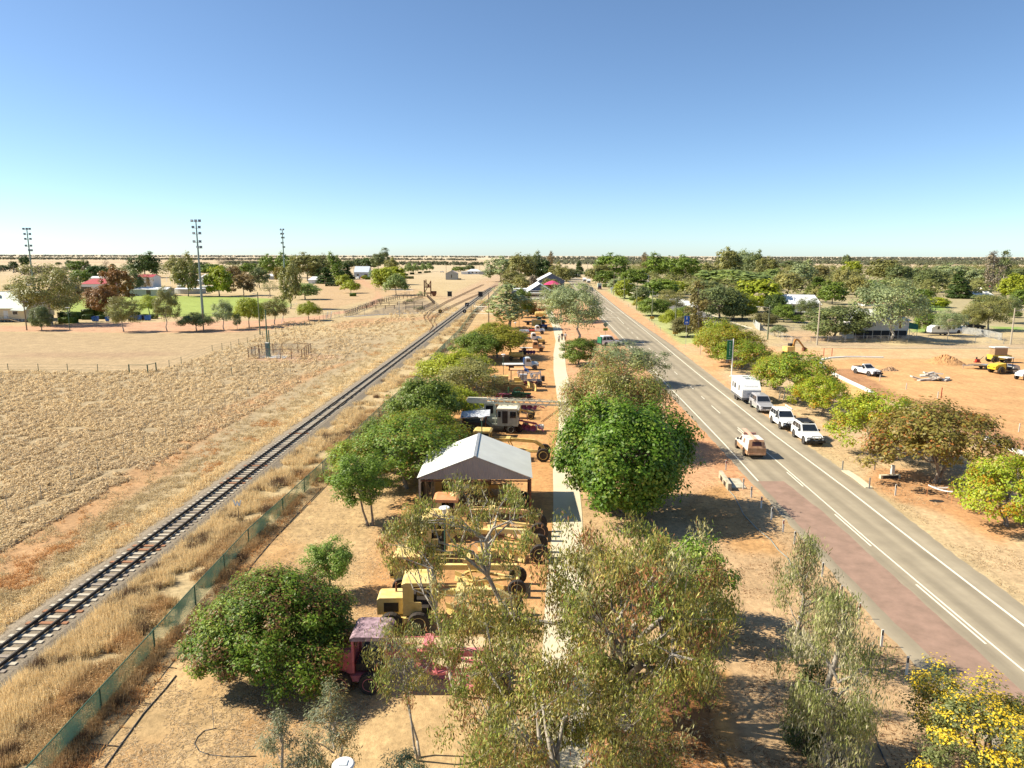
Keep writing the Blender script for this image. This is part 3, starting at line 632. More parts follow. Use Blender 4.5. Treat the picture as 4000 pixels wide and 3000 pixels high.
for s_ in range(2):
    proto('rndM%d'%s_,seed=30+s_,H=8,Rw=4,z0=.8,tr=.2,nl=9,ncl=110,rc=1.2,lpc=100,ln=.34,wd=.24,pal=W3,open_=.7,bark=bark_m,fork=.35)
    proto('rndF%d'%s_,seed=34+s_,H=8,Rw=4,z0=.5,tr=.2,nl=5,ncl=95,rc=1.25,lpc=40,ln=.62,wd=.5,pal=W3,open_=.7,bark=bark_m,twigs=False,trunk_n=6)
    proto('sprM%d'%s_,seed=40+s_,H=5,Rw=4,z0=1.2,tr=.16,nl=10,ncl=110,rc=1.0,lpc=120,ln=.27,wd=.15,pal=W3,shape='umbrella',bark=bark_m,fork=.2,squash=.55,updir=1.2)
    proto('sprF%d'%s_,seed=44+s_,H=5,Rw=4,z0=1.1,tr=.16,nl=8,ncl=85,rc=1.05,lpc=42,ln=.46,wd=.34,pal=W3,shape='umbrella',bark=bark_m,fork=.2,squash=.55,updir=1.2,twigs=False,trunk_n=6)
    proto('talF%d'%s_,seed=48+s_,H=12,Rw=2.6,z0=2.6,tr=.18,nl=9,ncl=44,rc=1.0,lpc=46,ln=.5,wd=.34,pal=W3,droop=.35,shape='tall',bark=bark_p,twigs=False,trunk_n=6,squash=.9,limbr=.4)
proto('conF0',seed=52,H=9,Rw=2.6,z0=.4,tr=.18,nl=4,ncl=90,rc=.85,lpc=46,ln=.45,wd=.32,pal=W3,shape='cone',bark=bark_d,twigs=False,trunk_n=6)
proto('bareF0',seed=56,H=8,Rw=3.4,z0=2.0,tr=.16,nl=16,ncl=36,rc=1.1,lpc=26,ln=.34,wd=.2,pal=W3,droop=.3,bark=bark_m,twigs=True,trunk_n=6,fork=.2,limbr=.35)
proto('shrF0',seed=58,H=2,Rw=1.2,z0=.1,tr=.06,nl=4,ncl=26,rc=.42,lpc=50,ln=.16,wd=.11,pal=W3,open_=.75,bark=bark_m,twigs=False,trunk_n=5)
TINT=dict(o=(.27,.265,.085),g=(.18,.25,.04),y=(.34,.38,.035),d=(.085,.13,.032),s=(.31,.36,.17),b=(.25,.18,.075),r=(.26,.13,.04),p=(.27,.34,.10),q=(.30,.25,.18),m=(.18,.215,.08),v=(.33,.31,.11),a=(.26,.21,.035))
def tint(c): 
    a=TINT[c[0]]
    if len(c)>1: b=TINT[c[1]]; a=tuple((x+y)/2 for x,y in zip(a,b))
    return a
cnt_={}
def tree(kind,col,px,pb,pt,w,label,group=None,name='tree',cat='tree',X=None):
    x,y=G(px,pb); h=max(1.2,HT(px,pb,pt)); wd=WD(px,pb,w)*.5
    lod='M' if (y<240 and kind in('gum','rnd','spr')) else 'F'
    ks=[k for k in PROTO if k.startswith(kind+lod)] or [k for k in PROTO if k.startswith(kind)]
    i=cnt_.get(kind,0); cnt_[kind]=i+1
    tm,cm,h0,r0=PROTO[ks[i%len(ks)]]
    t=thing(name,label,cat,(x,y,0),i*2.399,group)
    sx=wd/r0*1.02; t.scale=(sx,sx,h/(h0+.35))
    a=link('trunk',tm,t); b=link('crown',cm,t); c=tint(col); f=.9+.2*random.random(); b.color=(c[0]*f,c[1]*f,c[2]*f,1)
    return t
def near_tree(name,label,loc,col=(1,1,1),cat='tree',rot=0,**k):
    tm,cm=tree_mesh(name,**k); t=thing(name,label,cat,(*loc,0),rot); link('trunk',tm,t); b=link('crown',cm,t); b.color=(*col,1); return t
TG='trees around the sports oval'; TT='town trees east of the highway'; TC='trees at the town centre end'; TP='roadside trees with seed pods'
for a in [
('rnd','m',163,1291,1195,66,'small round grey-green tree beside the cream hall steps'),
('gum','o',203,1268,1027,200,'tallest spreading gum behind the right end of the cream hall'),
('gum','b',272,1225,1083,100,'thin brownish gum just right of the cream hall'),
('rnd','r',411,1233,1113,105,'low rust-brown tree with forked trunk over the clipped hedges'),
('gum','r',467,1190,1040,95,'tall rust-brown tree standing over the long white shed'),
('gum','o',484,1296,1157,95,'drooping olive tree whose leaves hang to the ground by the blue bins'),
('gum','m',527,1154,1056,58,'slim grey-green gum behind the rusty brown tree'),
('bare','b',570,1150,1065,55,'thin brown tree before the pale long shed'),
('gum','o',654,1296,1119,80,'tall thin gum with two bare stems on the near side of the oval'),
('gum','y',585,1228,1150,70,'light open tree leaning over the five blue bins'),
('gum','d',569,1085,989,100,'big dark tree towering behind the red-gabled shed'),
('rnd','d',387,1090,1037,85,'dome shaped dark green tree behind the red hip roof'),
('rnd','g',312,1062,1018,62,'dark twin-topped tree left of the red hip roof'),
('rnd','g',314,1108,1053,58,'mid green tree right beside the small white building with hip roof'),
('tal','m',342,1062,1015,16,'slender pole-like tree next to the twin-topped tree'),
('rnd','m',269,1043,1016,22,'small round tree alone in the far paddock above the hall'),
('rnd','d',98,1040,1000,30,'flat-topped dark tree left of the leftmost floodlight'),
('rnd','d',54,1056,1021,28,'small dark flat-topped tree at the left edge of the far scrub'),
('rnd','m',8,1060,1034,40,'dull bushy tree cut by the left edge of the far scrub'),
('bare','q',415,1044,1016,24,'leafless grey tree in the paddock above the dome shaped tree'),
('rnd','m',440,1045,1030,16,'tiny round tree beside the leafless grey one'),
('rnd','m',515,1047,1028,18,'tiny bush tree alone left of the big dark tree'),
('rnd','m',228,1036,1024,18,'tiny light tree right of the leftmost floodlight'),
('rnd','o',60,1140,1109,60,'scrubby tree between the hall roof and white car'),
('spr','m',769,1293,1217,110,'low wide crooked tree below the tallest floodlight'),
('gum','s',875,1288,1168,72,'bluish-green gum on the near edge of the red gravel'),
('gum','s',927,1285,1225,28,'spindly sapling between the bluish gum and the bright green tree'),
('spr','y',973,1279,1154,98,'bright green flat-crowned tree with forked pale trunk by the red gravel'),
('gum','o',1073,1268,1157,88,'olive tree with pale branches right of the bright flat-crowned one'),
('gum','o',1135,1207,1022,72,'tall gum standing in front of the right floodlight'),
('spr','y',1206,1252,1173,80,'small yellow-green tree near the corner of the timber yards'),
('gum','p',1192,1170,1100,98,'pale olive twin-trunk tree on the bare ground right of the oval'),
('rnd','y',858,1158,1043,88,'bright green round tree behind the oval, right of the tallest floodlight'),
('gum','o',736,1158,996,84,'tall olive gum behind the round water tank'),
('gum','b',951,1154,1065,84,'sparse brown tree with two dark trunks behind the oval'),
('bare','o',1055,1160,1094,70,'sparse grey-green tree right of the brown two-trunk tree'),
('bare','r',1108,1260,1182,20,'thin brown sapling beside the red gravel'),
('rnd','b',915,1103,1037,48,'dull reddish tree in the back row behind the oval'),
('gum','m',1013,1125,1046,64,'grey-green gum in the back row right of the dull reddish tree'),
('rnd','g',831,1075,1032,80,'low bright green tree behind the long white roof'),
('gum','o',690,1080,1002,70,'olive gum right of the big dark tree, back row'),
('rnd','d',783,1072,1022,46,'dark tree just left of the tallest floodlight pole'),
('bare','q',872,1048,1001,50,'bare greyish tree in the back row against the paddock'),
('rnd','g',973,1072,1029,62,'rounded green tree in the back row with light top'),
('gum','g',1052,1085,994,62,'tall green tree left of the right floodlight, back row'),
('gum','m',1020,1080,1040,40,'low grey-green tree at the foot of the tall back-row tree'),
('gum','g',1122,1085,990,76,'tall tree directly behind the right floodlight mast'),
('rnd','a',1095,1100,1040,40,'orange-brown bush tree left of the floodlight-masking gum'),
('gum','o',1205,1098,988,106,'broad tall gum right of the right floodlight'),
('gum','o',1248,1095,990,60,'tall olive gum at the right end of the back row'),
('con','d',1272,1108,1043,66,'dark conifer behind the long clipped hedge'),
('con','d',1245,1100,1050,50,'smaller dark conifer left of the hedge conifer'),
('con','g',1318,1100,1030,66,'dark green conifer in the middle of the group above the long hedge'),
('con','d',1352,1092,1025,58,'tall conifer at the right of the dark group'),
('gum','g',1300,1085,990,60,'tree with a pale top rising over the conifers'),
('spr','y',1371,1145,1092,68,'bright yellow-green tree with a clipped pot hedge at its foot'),
('rnd','y',1345,1125,1074,54,'yellow-green tree touching the back of the bright one'),
('rnd','y',1504,1131,1045,78,'large light green tree in the cluster left of the yards'),
('rnd','y',1540,1112,1042,84,'long light green tree behind the cluster by the rusty machine'),
('spr','p',1547,1153,1068,82,'feathery pale tree nearest the yards with thin straight trunk'),
('gum','p',1478,1100,1050,60,'pale green tree left side of the cluster'),
('tal','m',1505,1052,965,42,'tall ragged gum breaking the skyline left of the rail line'),
('gum','m',1478,1056,985,46,'gum tucked against the left of the tall ragged one'),
('gum','o',1530,1060,1008,44,'lower right shoulder gum beside the tall ragged one'),
('rnd','d',1440,1050,1005,52,'round dark tree behind the blue-grey house'),
('rnd','m',1400,1045,1012,46,'dull round tree left of the round dark one'),
('rnd','m',1360,1048,1015,44,'back-row tree above the conifer group, leftmost of three dull trees'),
('spr','p',1597,1072,1026,34,'first pale roadside tree of the row beside the dirt street, largest'),
('spr','p',1624,1068,1028,30,'second pale tree of the row beside the dirt street'),
('spr','p',1652,1064,1029,30,'third pale tree of the row beside the dirt street'),
('spr','p',1678,1061,1027,30,'last pale tree of the row beside the dirt street'),
('rnd','g',1792,1061,1041,44,'dark bushy tree in front of the far white house'),
('rnd','m',1835,1056,1035,34,'grey-green tree behind the far white house roof'),
]: tree(*(a[:5]+(a[5]*1.08,)+a[6:]),group=TG)
tree('shr','s',1645,1158,1134,30,'round silver bush beside the rusty machine','low shrubs',name='shrub',cat='shrub')
for a in [
('gum','s',1955,1100,1003,95,'pale hazy gum at the left end of the centre trees'),
('gum','o',2035,1112,988,95,'tallest olive gum left of the highway vanishing point'),
('gum','m',2085,1098,986,62,'dark topped gum right beside the tallest olive one'),
('rnd','d',2122,1098,1016,66,'very dark dense tree behind the slate-blue building'),
('tal','b',2150,1062,978,22,'lone spindly tree breaking the horizon near the centre'),
('gum','o',2000,1125,1060,80,'lower olive tree between the green fence and the slate-blue building'),
('gum','o',2035,1140,1077,56,'small gum directly left of the slate-blue building'),
('rnd','q',2085,1115,1075,34,'greyish shrubby tree behind the slate-blue building roof'),
('gum','o',2175,1100,1028,50,'olive tree at the far end left of the highway'),
('gum','o',2200,1110,1040,64,'wide olive tree where the highway narrows'),
('rnd','m',2225,1092,1052,60,'dark verge tree where the highway disappears'),
('con','d',2262,1072,1018,34,'dark pines at the far end of the main street'),
('gum','o',2150,1145,1085,60,'yellowish olive tree right of the pink umbrella'),
('tal','s',1988,1285,1104,150,'tall drooping pale-stemmed gum over the left side of the machine park'),
('rnd','g',2040,1240,1128,62,'green tree left of the red drilling rig'),
('rnd','ar',2068,1228,1180,42,'reddish shrubby tree touching the red drilling rig'),
('spr','a',2165,1200,1140,60,'yellow-green tree right of the cream bus body'),
('gum','s',2190,1255,1105,132,'pale leafy gum behind the big path-side gum'),
('gum','s',2256,1335,1104,178,'big pale gum overhanging the path where people walk'),
('rnd','g',2262,1425,1322,112,'dark green bushy tree right of the cream path'),
('spr','ay',1943,1398,1256,200,'yellow-topped spreading tree above the orange truck row'),
('spr','g',1862,1412,1290,165,'dark green spreading tree behind the yellow-topped one near the fence'),
('spr','y',1782,1520,1360,250,'yellow-green spreading tree left of the white flatbed truck'),
('gum','ov',1838,1592,1402,215,'thin olive tree with many fine bare twigs left of the yellow dozer'),
('spr','g',1662,1700,1462,230,'broad green tree hanging over the mesh fence left of the crane truck'),
('spr','y',1735,1660,1490,240,'yellow-green spreading tree between the fence and the crane truck'),
('spr','y',1905,1330,1255,60,'small yellowish tree behind the yellow-topped one'),
]: tree(*(a[:5]+(a[5]*1.15,)+a[6:]),group=TC)
for a in [
('gum','s',2440,1500,1335,250,'silver-green gum beside the path with pale leaves'),
]: tree(*a)
for a in [
('gum','g',2395,1100,990,105,'dark tall gum right of the far end of the highway'),
('gum','o',2340,1105,1030,72,'olive gum behind the parked caravans'),
('rnd','g',2365,1112,1058,62,'rounded tree over the town footpath'),
('rnd','m',2312,1085,1050,50,'low dark tree beside the teal roofed shop'),
('rnd','g',2475,1118,1052,80,'dark green street tree behind the third verge pole'),
('rnd','y',2439,1166,1092,60,'bright green tree beside the second verge pole'),
('rnd','s',2408,1140,1088,52,'pale round tree behind the white sign on the verge'),
('tal','b',2518,1062,984,26,'lone thin tree with clumped top above the horizon'),
('gum','g',2570,1090,992,96,'large bushy gum right of the lone thin tree'),
('con','d',2628,1095,1032,50,'almost black pointed pine in the middle of town'),
('gum','g',2678,1100,997,90,'tall gum with two visible trunks right of the black pine'),
('rnd','m',2505,1182,1115,50,'grey-green bush tree between two verge poles'),
('spr','ay',2502,1206,1160,44,'yellow shrub tree left of the fourth verge pole'),
('rnd','g',2547,1234,1163,92,'thick green tree behind the fourth verge pole'),
('rnd','g',2580,1160,1088,95,'light green round tree in the block behind the verge'),
('rnd','y',2640,1150,1098,80,'yellowish tree behind the white fence end'),
('gum','v',2615,1225,1130,84,'pale mottled gum left of the side street'),
('spr','y',2628,1288,1204,84,'yellow-green tree on the lawn before the side street'),
('rnd','g',2672,1268,1196,66,'dark leafy tree on the side street corner'),
('rnd','bm',2685,1316,1232,88,'dull brown-green weeping tree by the blue sign'),
('tal','ob',2718,1328,1092,74,'thin white-trunked gum standing alone on the verge corner'),
('rnd','m',2808,1248,1118,150,'large grey-green tree with dark underside beside the side street'),
('rnd','m',2865,1250,1165,80,'darker companion tree right of the large grey-green one'),
('rnd','p',2860,1130,1052,200,'very broad feathery light green tree in the middle of town'),
('rnd','y',2955,1222,1095,140,'vivid yellow-green tree behind the seed-pod row'),
('rnd','y',2900,1245,1150,90,'lower vivid green tree left of the vivid yellow-green one'),
('gum','o',2755,1092,1030,80,'olive gum left of the broad feathery tree'),
('gum','o',2840,1085,968,70,'very tall olive gum breaking the skyline, town side'),
('gum','s',2897,1085,972,76,'very tall pale gum right of the olive skyline gum'),
('gum','m',2945,1090,983,60,'tall dull gum on the right of the skyline pair'),
('gum','o',2990,1094,1003,64,'skyline gum stepping down to the right of the tall trio'),
('rnd','m',3090,1052,1020,84,'low dull tree in front of the scrub plain'),
('gum','v',3078,1152,1058,92,'yellowish gum above the big white roof'),
('gum','s',3135,1125,1018,76,'pale grey gum with visible branches above the white roof'),
('rnd','bo',3200,1102,1037,56,'brown-green tree right of the pale grey gum'),
('con','g',3192,1158,1080,84,'green cone shaped tree behind the white roof ridge'),
('rnd','g',3250,1188,1100,72,'green tree with yellow side right of the white roof'),
('gum','v',3290,1150,1045,62,'yellow-olive gum left of the far red tiled roof'),
('rnd','y',3328,1085,1018,50,'yellow-green dense tree near the scrub plain'),
('rnd','m',3305,1042,996,26,'single dark tree standing up on the scrub plain'),
('gum','v',3345,1162,1070,62,'yellowish tree just left of the high-set house gum'),
('rnd','d',3030,1248,1150,64,'dark tree left of the white roofed house wall'),
('rnd','g',3062,1258,1185,60,'dark green garden tree before the white roofed house'),
('rnd','g',3118,1262,1228,40,'small garden tree under the white roofed house windows'),
('rnd','bm',2985,1272,1220,70,'brown-green bush by the grey sheet fence'),
('gum','m',3152,1245,1160,74,'dull tree hiding the right half of the white roof'),
('rnd','m',3262,1325,1195,175,'large low grey-green tree left of the high-set house'),
('gum','s',3476,1331,1088,205,'huge pale gum in front of the high-set white house'),
('rnd','o',3455,1095,1015,90,'olive tree behind the top of the huge pale gum'),
('gum','m',3505,1130,1030,72,'grey-green gum right behind the huge pale one'),
('rnd','m',3540,1112,1043,72,'dull mid tree right of the huge pale gum top'),
('gum','m',3630,1140,1045,92,'leaning white-limbed gum in the middle right'),
('gum','s',3712,1115,1030,112,'wide hazy pale gum near the right skyline'),
('con','d',3742,1165,1055,78,'dark olive cone-like tree below the wide hazy gum'),
('gum','s',3812,1135,1045,84,'pale tree between dark cone tree and tall ragged gum'),
('tal','q',3868,1150,978,56,'tall ragged sparse gum with white trunk on the right skyline'),
('tal','m',3915,1110,975,44,'dense tall gum touching the tall ragged one'),
('rnd','y',3962,1175,1072,84,'yellow-green tree at the right edge below the skyline gums'),
('rnd','m',3975,1100,1048,46,'brownish tree at the far right edge'),
('rnd','g',3988,1200,1130,60,'dark tree cut by the right edge of the picture'),
('rnd','g',3615,1300,1215,70,'green fruit tree behind the white trailer'),
('gum','s',3704,1313,1205,84,'pale small gum in front of the white trailer'),
('gum','o',3800,1292,1190,90,'olive gum behind the grey fence end'),
('gum','o',3861,1290,1150,108,'broad gum with straight dark trunk right of the trailer'),
('gum','m',3931,1263,1150,76,'open gum with leaning pale trunk near the right pole'),
('rnd','g',3560,1215,1165,90,'low green tree behind the green awning'),
('rnd','y',3655,1200,1160,70,'light green garden tree in the gap behind the trailer'),
('rnd','g',3600,1170,1130,60,'small green tree above the light green garden tree'),
('rnd','p',3400,1150,1090,80,'pale bushy tree behind the salmon tiled roof'),
('gum','m',3420,1190,1120,80,'dull gum in front of the salmon tiled roof'),
('rnd','v',3200,1180,1120,50,'straw-green tree beside the green cone shaped one'),
('rnd','m',2760,1160,1095,90,'olive street tree behind the white-trunked gum'),
('rnd','p',3020,1120,1050,70,'light dull tree between the skyline gums and yellowish gum'),
('rnd','m',3850,1200,1150,70,'dull green tree under the tall ragged gum'),
('spr','s',3040,1314,1266,48,'small silvery sapling beside the wire fence corner'),
('rnd','g',3960,1240,1215,40,'small dark bush tree by the right pole'),
]: tree(*(a[:5]+(a[5]*1.22,)+a[6:]),group=TT)
# middle-distance trees with reddish pods, east verge
PODS=[(1,1,1),(1.05,1.1,.9),(.85,.98,.85),(1.35,.66,.6),(.8,.95,.7),(1.1,1.05,.7)]
for s_ in range(2):
    proto('podM%d'%s_,seed=60+s_,H=5,Rw=4,z0=1.1,tr=.17,nl=14,ncl=110,rc=.82,lpc=120,ln=.22,wd=.12,pal=PODS,shape='umbrella',bark=bark_m,fork=.15,squash=.6,updir=1.1,multi=2,jit=.5)
for px,pb,pt,w,c,l in [(2800,1392,1232,150,'y','first seed-pod tree of the verge row, farthest from the parked cars'),(2849,1418,1262,230,'ya','second seed-pod tree, behind the green banner'),(2896,1443,1320,205,'yg','seed-pod tree just right of the green banner pole'),(3029,1522,1372,160,'y','yellow-green seed-pod tree behind the caravan'),(3107,1570,1362,275,'yg','seed-pod tree with two pale trunks behind the silver wagon'),(3206,1627,1458,188,'y','small low seed-pod tree behind the roof-rack wagon'),(3420,1775,1512,310,'y','yellow-green seed-pod tree left of the big reddish one'),(3644,1884,1555,440,'ab','largest seed-pod tree, reddish crown, over the taped-off hole'),(3937,2055,1760,330,'y','green seed-pod tree at the right edge beyond the tape')]:
    tree('pod',c,px,pb,pt,w*1.12,l,TP)
# machine-park side pod trees
for px,pb,pt,w,c,l in [(1600,1905,1625,400,'g','wide dark green tree left of the tin shed'),(1450,1880,1690,290,'gy','green tree leaning over the mesh fence left of the tin shed'),(1650,1800,1585,320,'gy','green tree behind the tin shed roof corner'),(1560,1770,1600,260,'g','green tree against the mesh fence between the shed trees and crane')]:
    tree('pod',c,px,pb,pt,w*1.12,l,TP)
# ---------------------------------------------------------------- near trees, each its own mesh
GUM=[(.34,.30,.07),(.27,.28,.065),(.42,.34,.09),(.20,.19,.05),(.42,.20,.09),(.22,.27,.055),(.52,.48,.24),(.33,.37,.08)]
x,y=G(2440,2000)
near_tree('broadleaf_tree','dense glossy green broadleaf tree between the cream path and highway',(x,y),seed=101,H=8.1,Rw=4.55,z0=.5,tr=.3,nl=14,ncl=260,rc=1.05,lpc=150,ln=.26,wd=.17,pal=[(.12,.23,.02),(.16,.28,.025),(.085,.17,.016),(.22,.30,.04)],open_=.72,bark=bark_m,squash=.75,updir=.6,jit=.5,clumpcol=.5)
x,y=G(2690,2470)
near_tree('broadleaf_tree','smaller bright green broadleaf tree half hidden behind the brownish gum',(x,y),seed=102,H=5.2,Rw=2.3,z0=.3,tr=.14,nl=8,ncl=90,rc=.62,lpc=130,ln=.17,wd=.11,pal=[(.18,.29,.03),(.24,.35,.045),(.12,.21,.025),(.28,.36,.07)],open_=.65,bark=bark_m,squash=.8,jit=.5,clumpcol=.5)
x,y=G(2385,1760)
near_tree('gum_tree','olive-brown gum behind the dense glossy broadleaf tree',(x,y),seed=103,H=9.0,Rw=5.4,z0=1.2,tr=.25,nl=20,ncl=190,rc=1.15,lpc=230,ln=.26,wd=.095,pal=GUM,droop=.9,open_=.5,bark=bark_p,squash=.8,jit=.6,fork=.2)
x,y=G(2275,1850)
near_tree('gum_tree','low olive gum overhanging the cream path beside the broadleaf tree',(x,y),seed=104,H=5.2,Rw=2.6,z0=.8,tr=.12,nl=9,ncl=50,rc=.8,lpc=130,ln=.24,wd=.07,pal=GUM,droop=1.0,open_=.4,bark=bark_p,squash=.85,jit=.6)
# foreground gums
near_tree('gum_tree','tall thin foreground gum with forked pale branches in front of the tin shed',(-.15,29.6),seed=105,H=9.2,Rw=3.3,z0=6.6,tr=.13,nl=16,ncl=50,rc=.50,lpc=110,ln=.20,wd=.048,pal=GUM,droop=1.0,shape='umbrella',open_=.3,bark=bark_p,squash=.7,jit=.9,fork=.05,lean=(-1.9,.3),updir=.4,limbr=.42)
near_tree('gum_tree','left foreground gum hanging over the pale yellow graders',(-2.4,28.2),seed=115,H=8.1,Rw=1.7,z0=4.9,tr=.09,nl=10,ncl=30,rc=.46,lpc=100,ln=.19,wd=.046,pal=GUM,droop=1.1,open_=.2,bark=bark_p,squash=.8,jit=.9,fork=.1,updir=.4,limbr=.4,lean=(-1.9,0))
near_tree('gum_tree','lower foreground gum between the leaning sapling and the largest gum',(-.6,25.2),seed=120,H=6.5,Rw=2.3,z0=3.2,tr=.10,nl=12,ncl=62,rc=.50,lpc=130,ln=.18,wd=.044,pal=GUM,droop=1.1,open_=.3,bark=bark_p,squash=.8,jit=.9,fork=.1,updir=.4,limbr=.4,lean=(-.7,0))
near_tree('gum_tree','largest foreground gum with thick forked limbs over the cream path',(4.6,26.0),seed=106,H=8.7,Rw=4.2,z0=2.2,tr=.24,nl=22,ncl=200,rc=.62,lpc=165,ln=.20,wd=.054,pal=GUM,droop=1.1,open_=.35,bark=bark_p,squash=.85,jit=1.0,fork=.12,lean=(-.1,.3),updir=.3,limbr=.6,xs=1.12)
near_tree('gum_tree','low bushy foreground gum at the bottom middle of the view',(1.5,21.0),seed=107,H=5.9,Rw=3.4,z0=.9,tr=.16,nl=16,ncl=185,rc=.60,lpc=180,ln=.17,wd=.046,pal=GUM,droop=1.1,open_=.5,bark=bark_p,squash=.85,jit=1.0,fork=.12,updir=.3,limbr=.6,xs=1.1)
near_tree('gum_sapling','leaning twin-stemmed gum sapling before the pink grader',(-3.55,24.2),seed=108,H=5.6,Rw=1.35,z0=2.0,tr=.07,nl=9,ncl=34,rc=.42,lpc=120,ln=.16,wd=.032,pal=GUM+[(.22,.25,.13)],droop=1.0,open_=.3,bark=bark_p,squash=.9,jit=1.0,fork=.3,lean=(-.9,.4),multi=2)
near_tree('gum_sapling','silvery gum sapling at the bottom left beside the pink grader wheel',(-6.2,22.3),seed=109,H=4.6,Rw=.95,z0=.4,tr=.06,nl=8,ncl=34,rc=.38,lpc=150,ln=.14,wd=.03,pal=[(.24,.26,.15),(.28,.29,.19),(.18,.21,.10),(.30,.22,.08)],droop=.9,shape='tall',bark=bark_p,squash=.95,jit=.6)
near_tree('gum_sapling','fuller silvery gum sapling left of the solar lamp',(-7.9,21.9),seed=110,H=3.6,Rw=1.1,z0=.2,tr=.06,nl=8,ncl=34,rc=.42,lpc=160,ln=.14,wd=.03,pal=[(.22,.23,.13),(.27,.27,.17),(.17,.19,.09)],droop=.9,shape='tall',bark=bark_p,squash=.95,jit=.6)
near_tree('gum_sapling','knee-high dark blue-green gum bush at the bottom edge',(-3.7,21.9),seed=111,H=2.2,Rw=.75,z0=.1,tr=.05,nl=6,ncl=26,rc=.34,lpc=150,ln=.13,wd=.03,pal=[(.13,.19,.11),(.20,.26,.17),(.09,.14,.07)],droop=.8,bark=bark_p,squash=.9,open_=.5,jit=.6)
WEEP=[(.44,.42,.20),(.34,.37,.13),(.55,.50,.32),(.27,.30,.09)]
x,y=G(3225,3000)
near_tree('weeping_gum','pale weeping gum with white trunk near the lower right shoulder of the road',(x,y),seed=112,H=6.9,Rw=1.9,z0=1.2,tr=.13,nl=22,ncl=85,rc=.52,lpc=150,ln=.22,wd=.040,pal=WEEP,droop=1.6,shape='tall',bark=bark_p,squash=1.1,jit=.5,limbr=.5,updir=.1)
x,y=G(3115,2600)
near_tree('weeping_gum','thin wispy gum behind the weeping one beside the guide posts',(x,y),seed=113,H=6.4,Rw=1.75,z0=1.8,tr=.10,nl=18,ncl=52,rc=.52,lpc=100,ln=.2,wd=.040,pal=WEEP+[(.30,.21,.10)],droop=1.5,shape='tall',bark=bark_p,squash=1.0,jit=.5,limbr=.5,updir=.1)
x,y=G(3150,2930)
near_tree('dark_shrub','dark green upright shrub behind the weeping gum trunk',(x,y),cat='shrub',seed=114,H=3.7,Rw=.85,z0=.15,tr=.06,nl=5,ncl=70,rc=.36,lpc=140,ln=.12,wd=.03,pal=[(.07,.11,.02),(.10,.14,.03),(.05,.08,.02)],shape='tall',bark=bark_d,squash=.9,jit=.5,updir=1.0)
x,y=G(3830,3120)
near_tree('wattle_tree','yellow flowering wattle tree in the bottom right corner',(x,y),seed=116,H=4.4,Rw=2.8,z0=.8,tr=.1,nl=16,ncl=150,rc=.48,lpc=190,ln=.10,wd=.06,pal=[(.18,.21,.06),(.24,.26,.09),(.14,.17,.05)],bark=bark_d,squash=.7,open_=.4,jit=.5,flower=(.85,(.80,.58,.04),.75),fork=.15,limbr=.4)
x,y=G(1085,2615)
t=near_tree('podded_tree','big dark green spreading tree left of the pink grader',(x,y),seed=117,H=4.6,Rw=3.75,z0=.5,tr=.2,nl=18,ncl=380,rc=.62,lpc=190,ln=.15,wd=.07,pal=[(.12,.20,.02),(.17,.26,.025),(.09,.15,.018),(.24,.31,.035),(.22,.12,.045)],shape='umbrella',bark=bark_d,squash=.7,jit=.5,clumpcol=.55,multi=3,updir=1.0,xs=1.0)
x,y=G(1285,2330)
near_tree('podded_tree','light green young tree behind the big dark spreading one',(x,y),seed=118,H=3.2,Rw=1.35,z0=.9,tr=.08,nl=8,ncl=50,rc=.46,lpc=160,ln=.15,wd=.06,pal=[(.22,.33,.05),(.28,.40,.09),(.16,.25,.03)],bark=bark_m,squash=.6,jit=.5,open_=.4)
x,y=G(1447,2052)
near_tree('podded_tree','light green tree with bare forked trunk near the left shed post',(x,y),seed=119,H=5.2,Rw=2.3,z0=1.5,tr=.13,nl=14,ncl=85,rc=.62,lpc=150,ln=.18,wd=.08,pal=[(.17,.27,.03),(.24,.34,.045),(.12,.20,.025)],bark=bark_m,squash=.6,jit=.5,open_=.35,lean=(-1.1,.3),multi=2,fork=.25)
# ---------------------------------------------------------------- clipped hedges
def hedge(pts,label,col='d',rnd=False):
    px,pb,w,hp=pts; x,y=G(px,pb); ww=WD(px,pb,w)*.5; hh=max(.5,HT(px,pb,pb-hp)*.9); d_=min(1.4,ww)
    n=int(2600); u=rng.random((n,3))*2-1; ax=rng.integers(0,3,n); s_=np.sign(u[np.arange(n),ax]); u[np.arange(n),ax]=s_
    if rnd: u=u/np.linalg.norm(u,axis=1,keepdims=True)
    P=np.stack([u[:,0]*ww,u[:,1]*d_,(u[:,2]+1)/2*hh+.02],1)+rng.normal(0,.05,(n,3)); P[:,2]=np.maximum(P[:,2],.03)
    V,CC=leaf_cards(P,u+rng.normal(0,.4,(n,3)),.42,.3,np.ones((n,3))*(1+.4*(rng.random((n,1))-.5)))
    me=npmesh('clipped_hedge',V,np.arange(len(V)),4,FOL,CC); o=link('clipped_hedge',me); o.location=(x,y,0); c=tint(col); o.color=(*c,1)
    tag(o,label,'hedge','clipped hedges'); return o
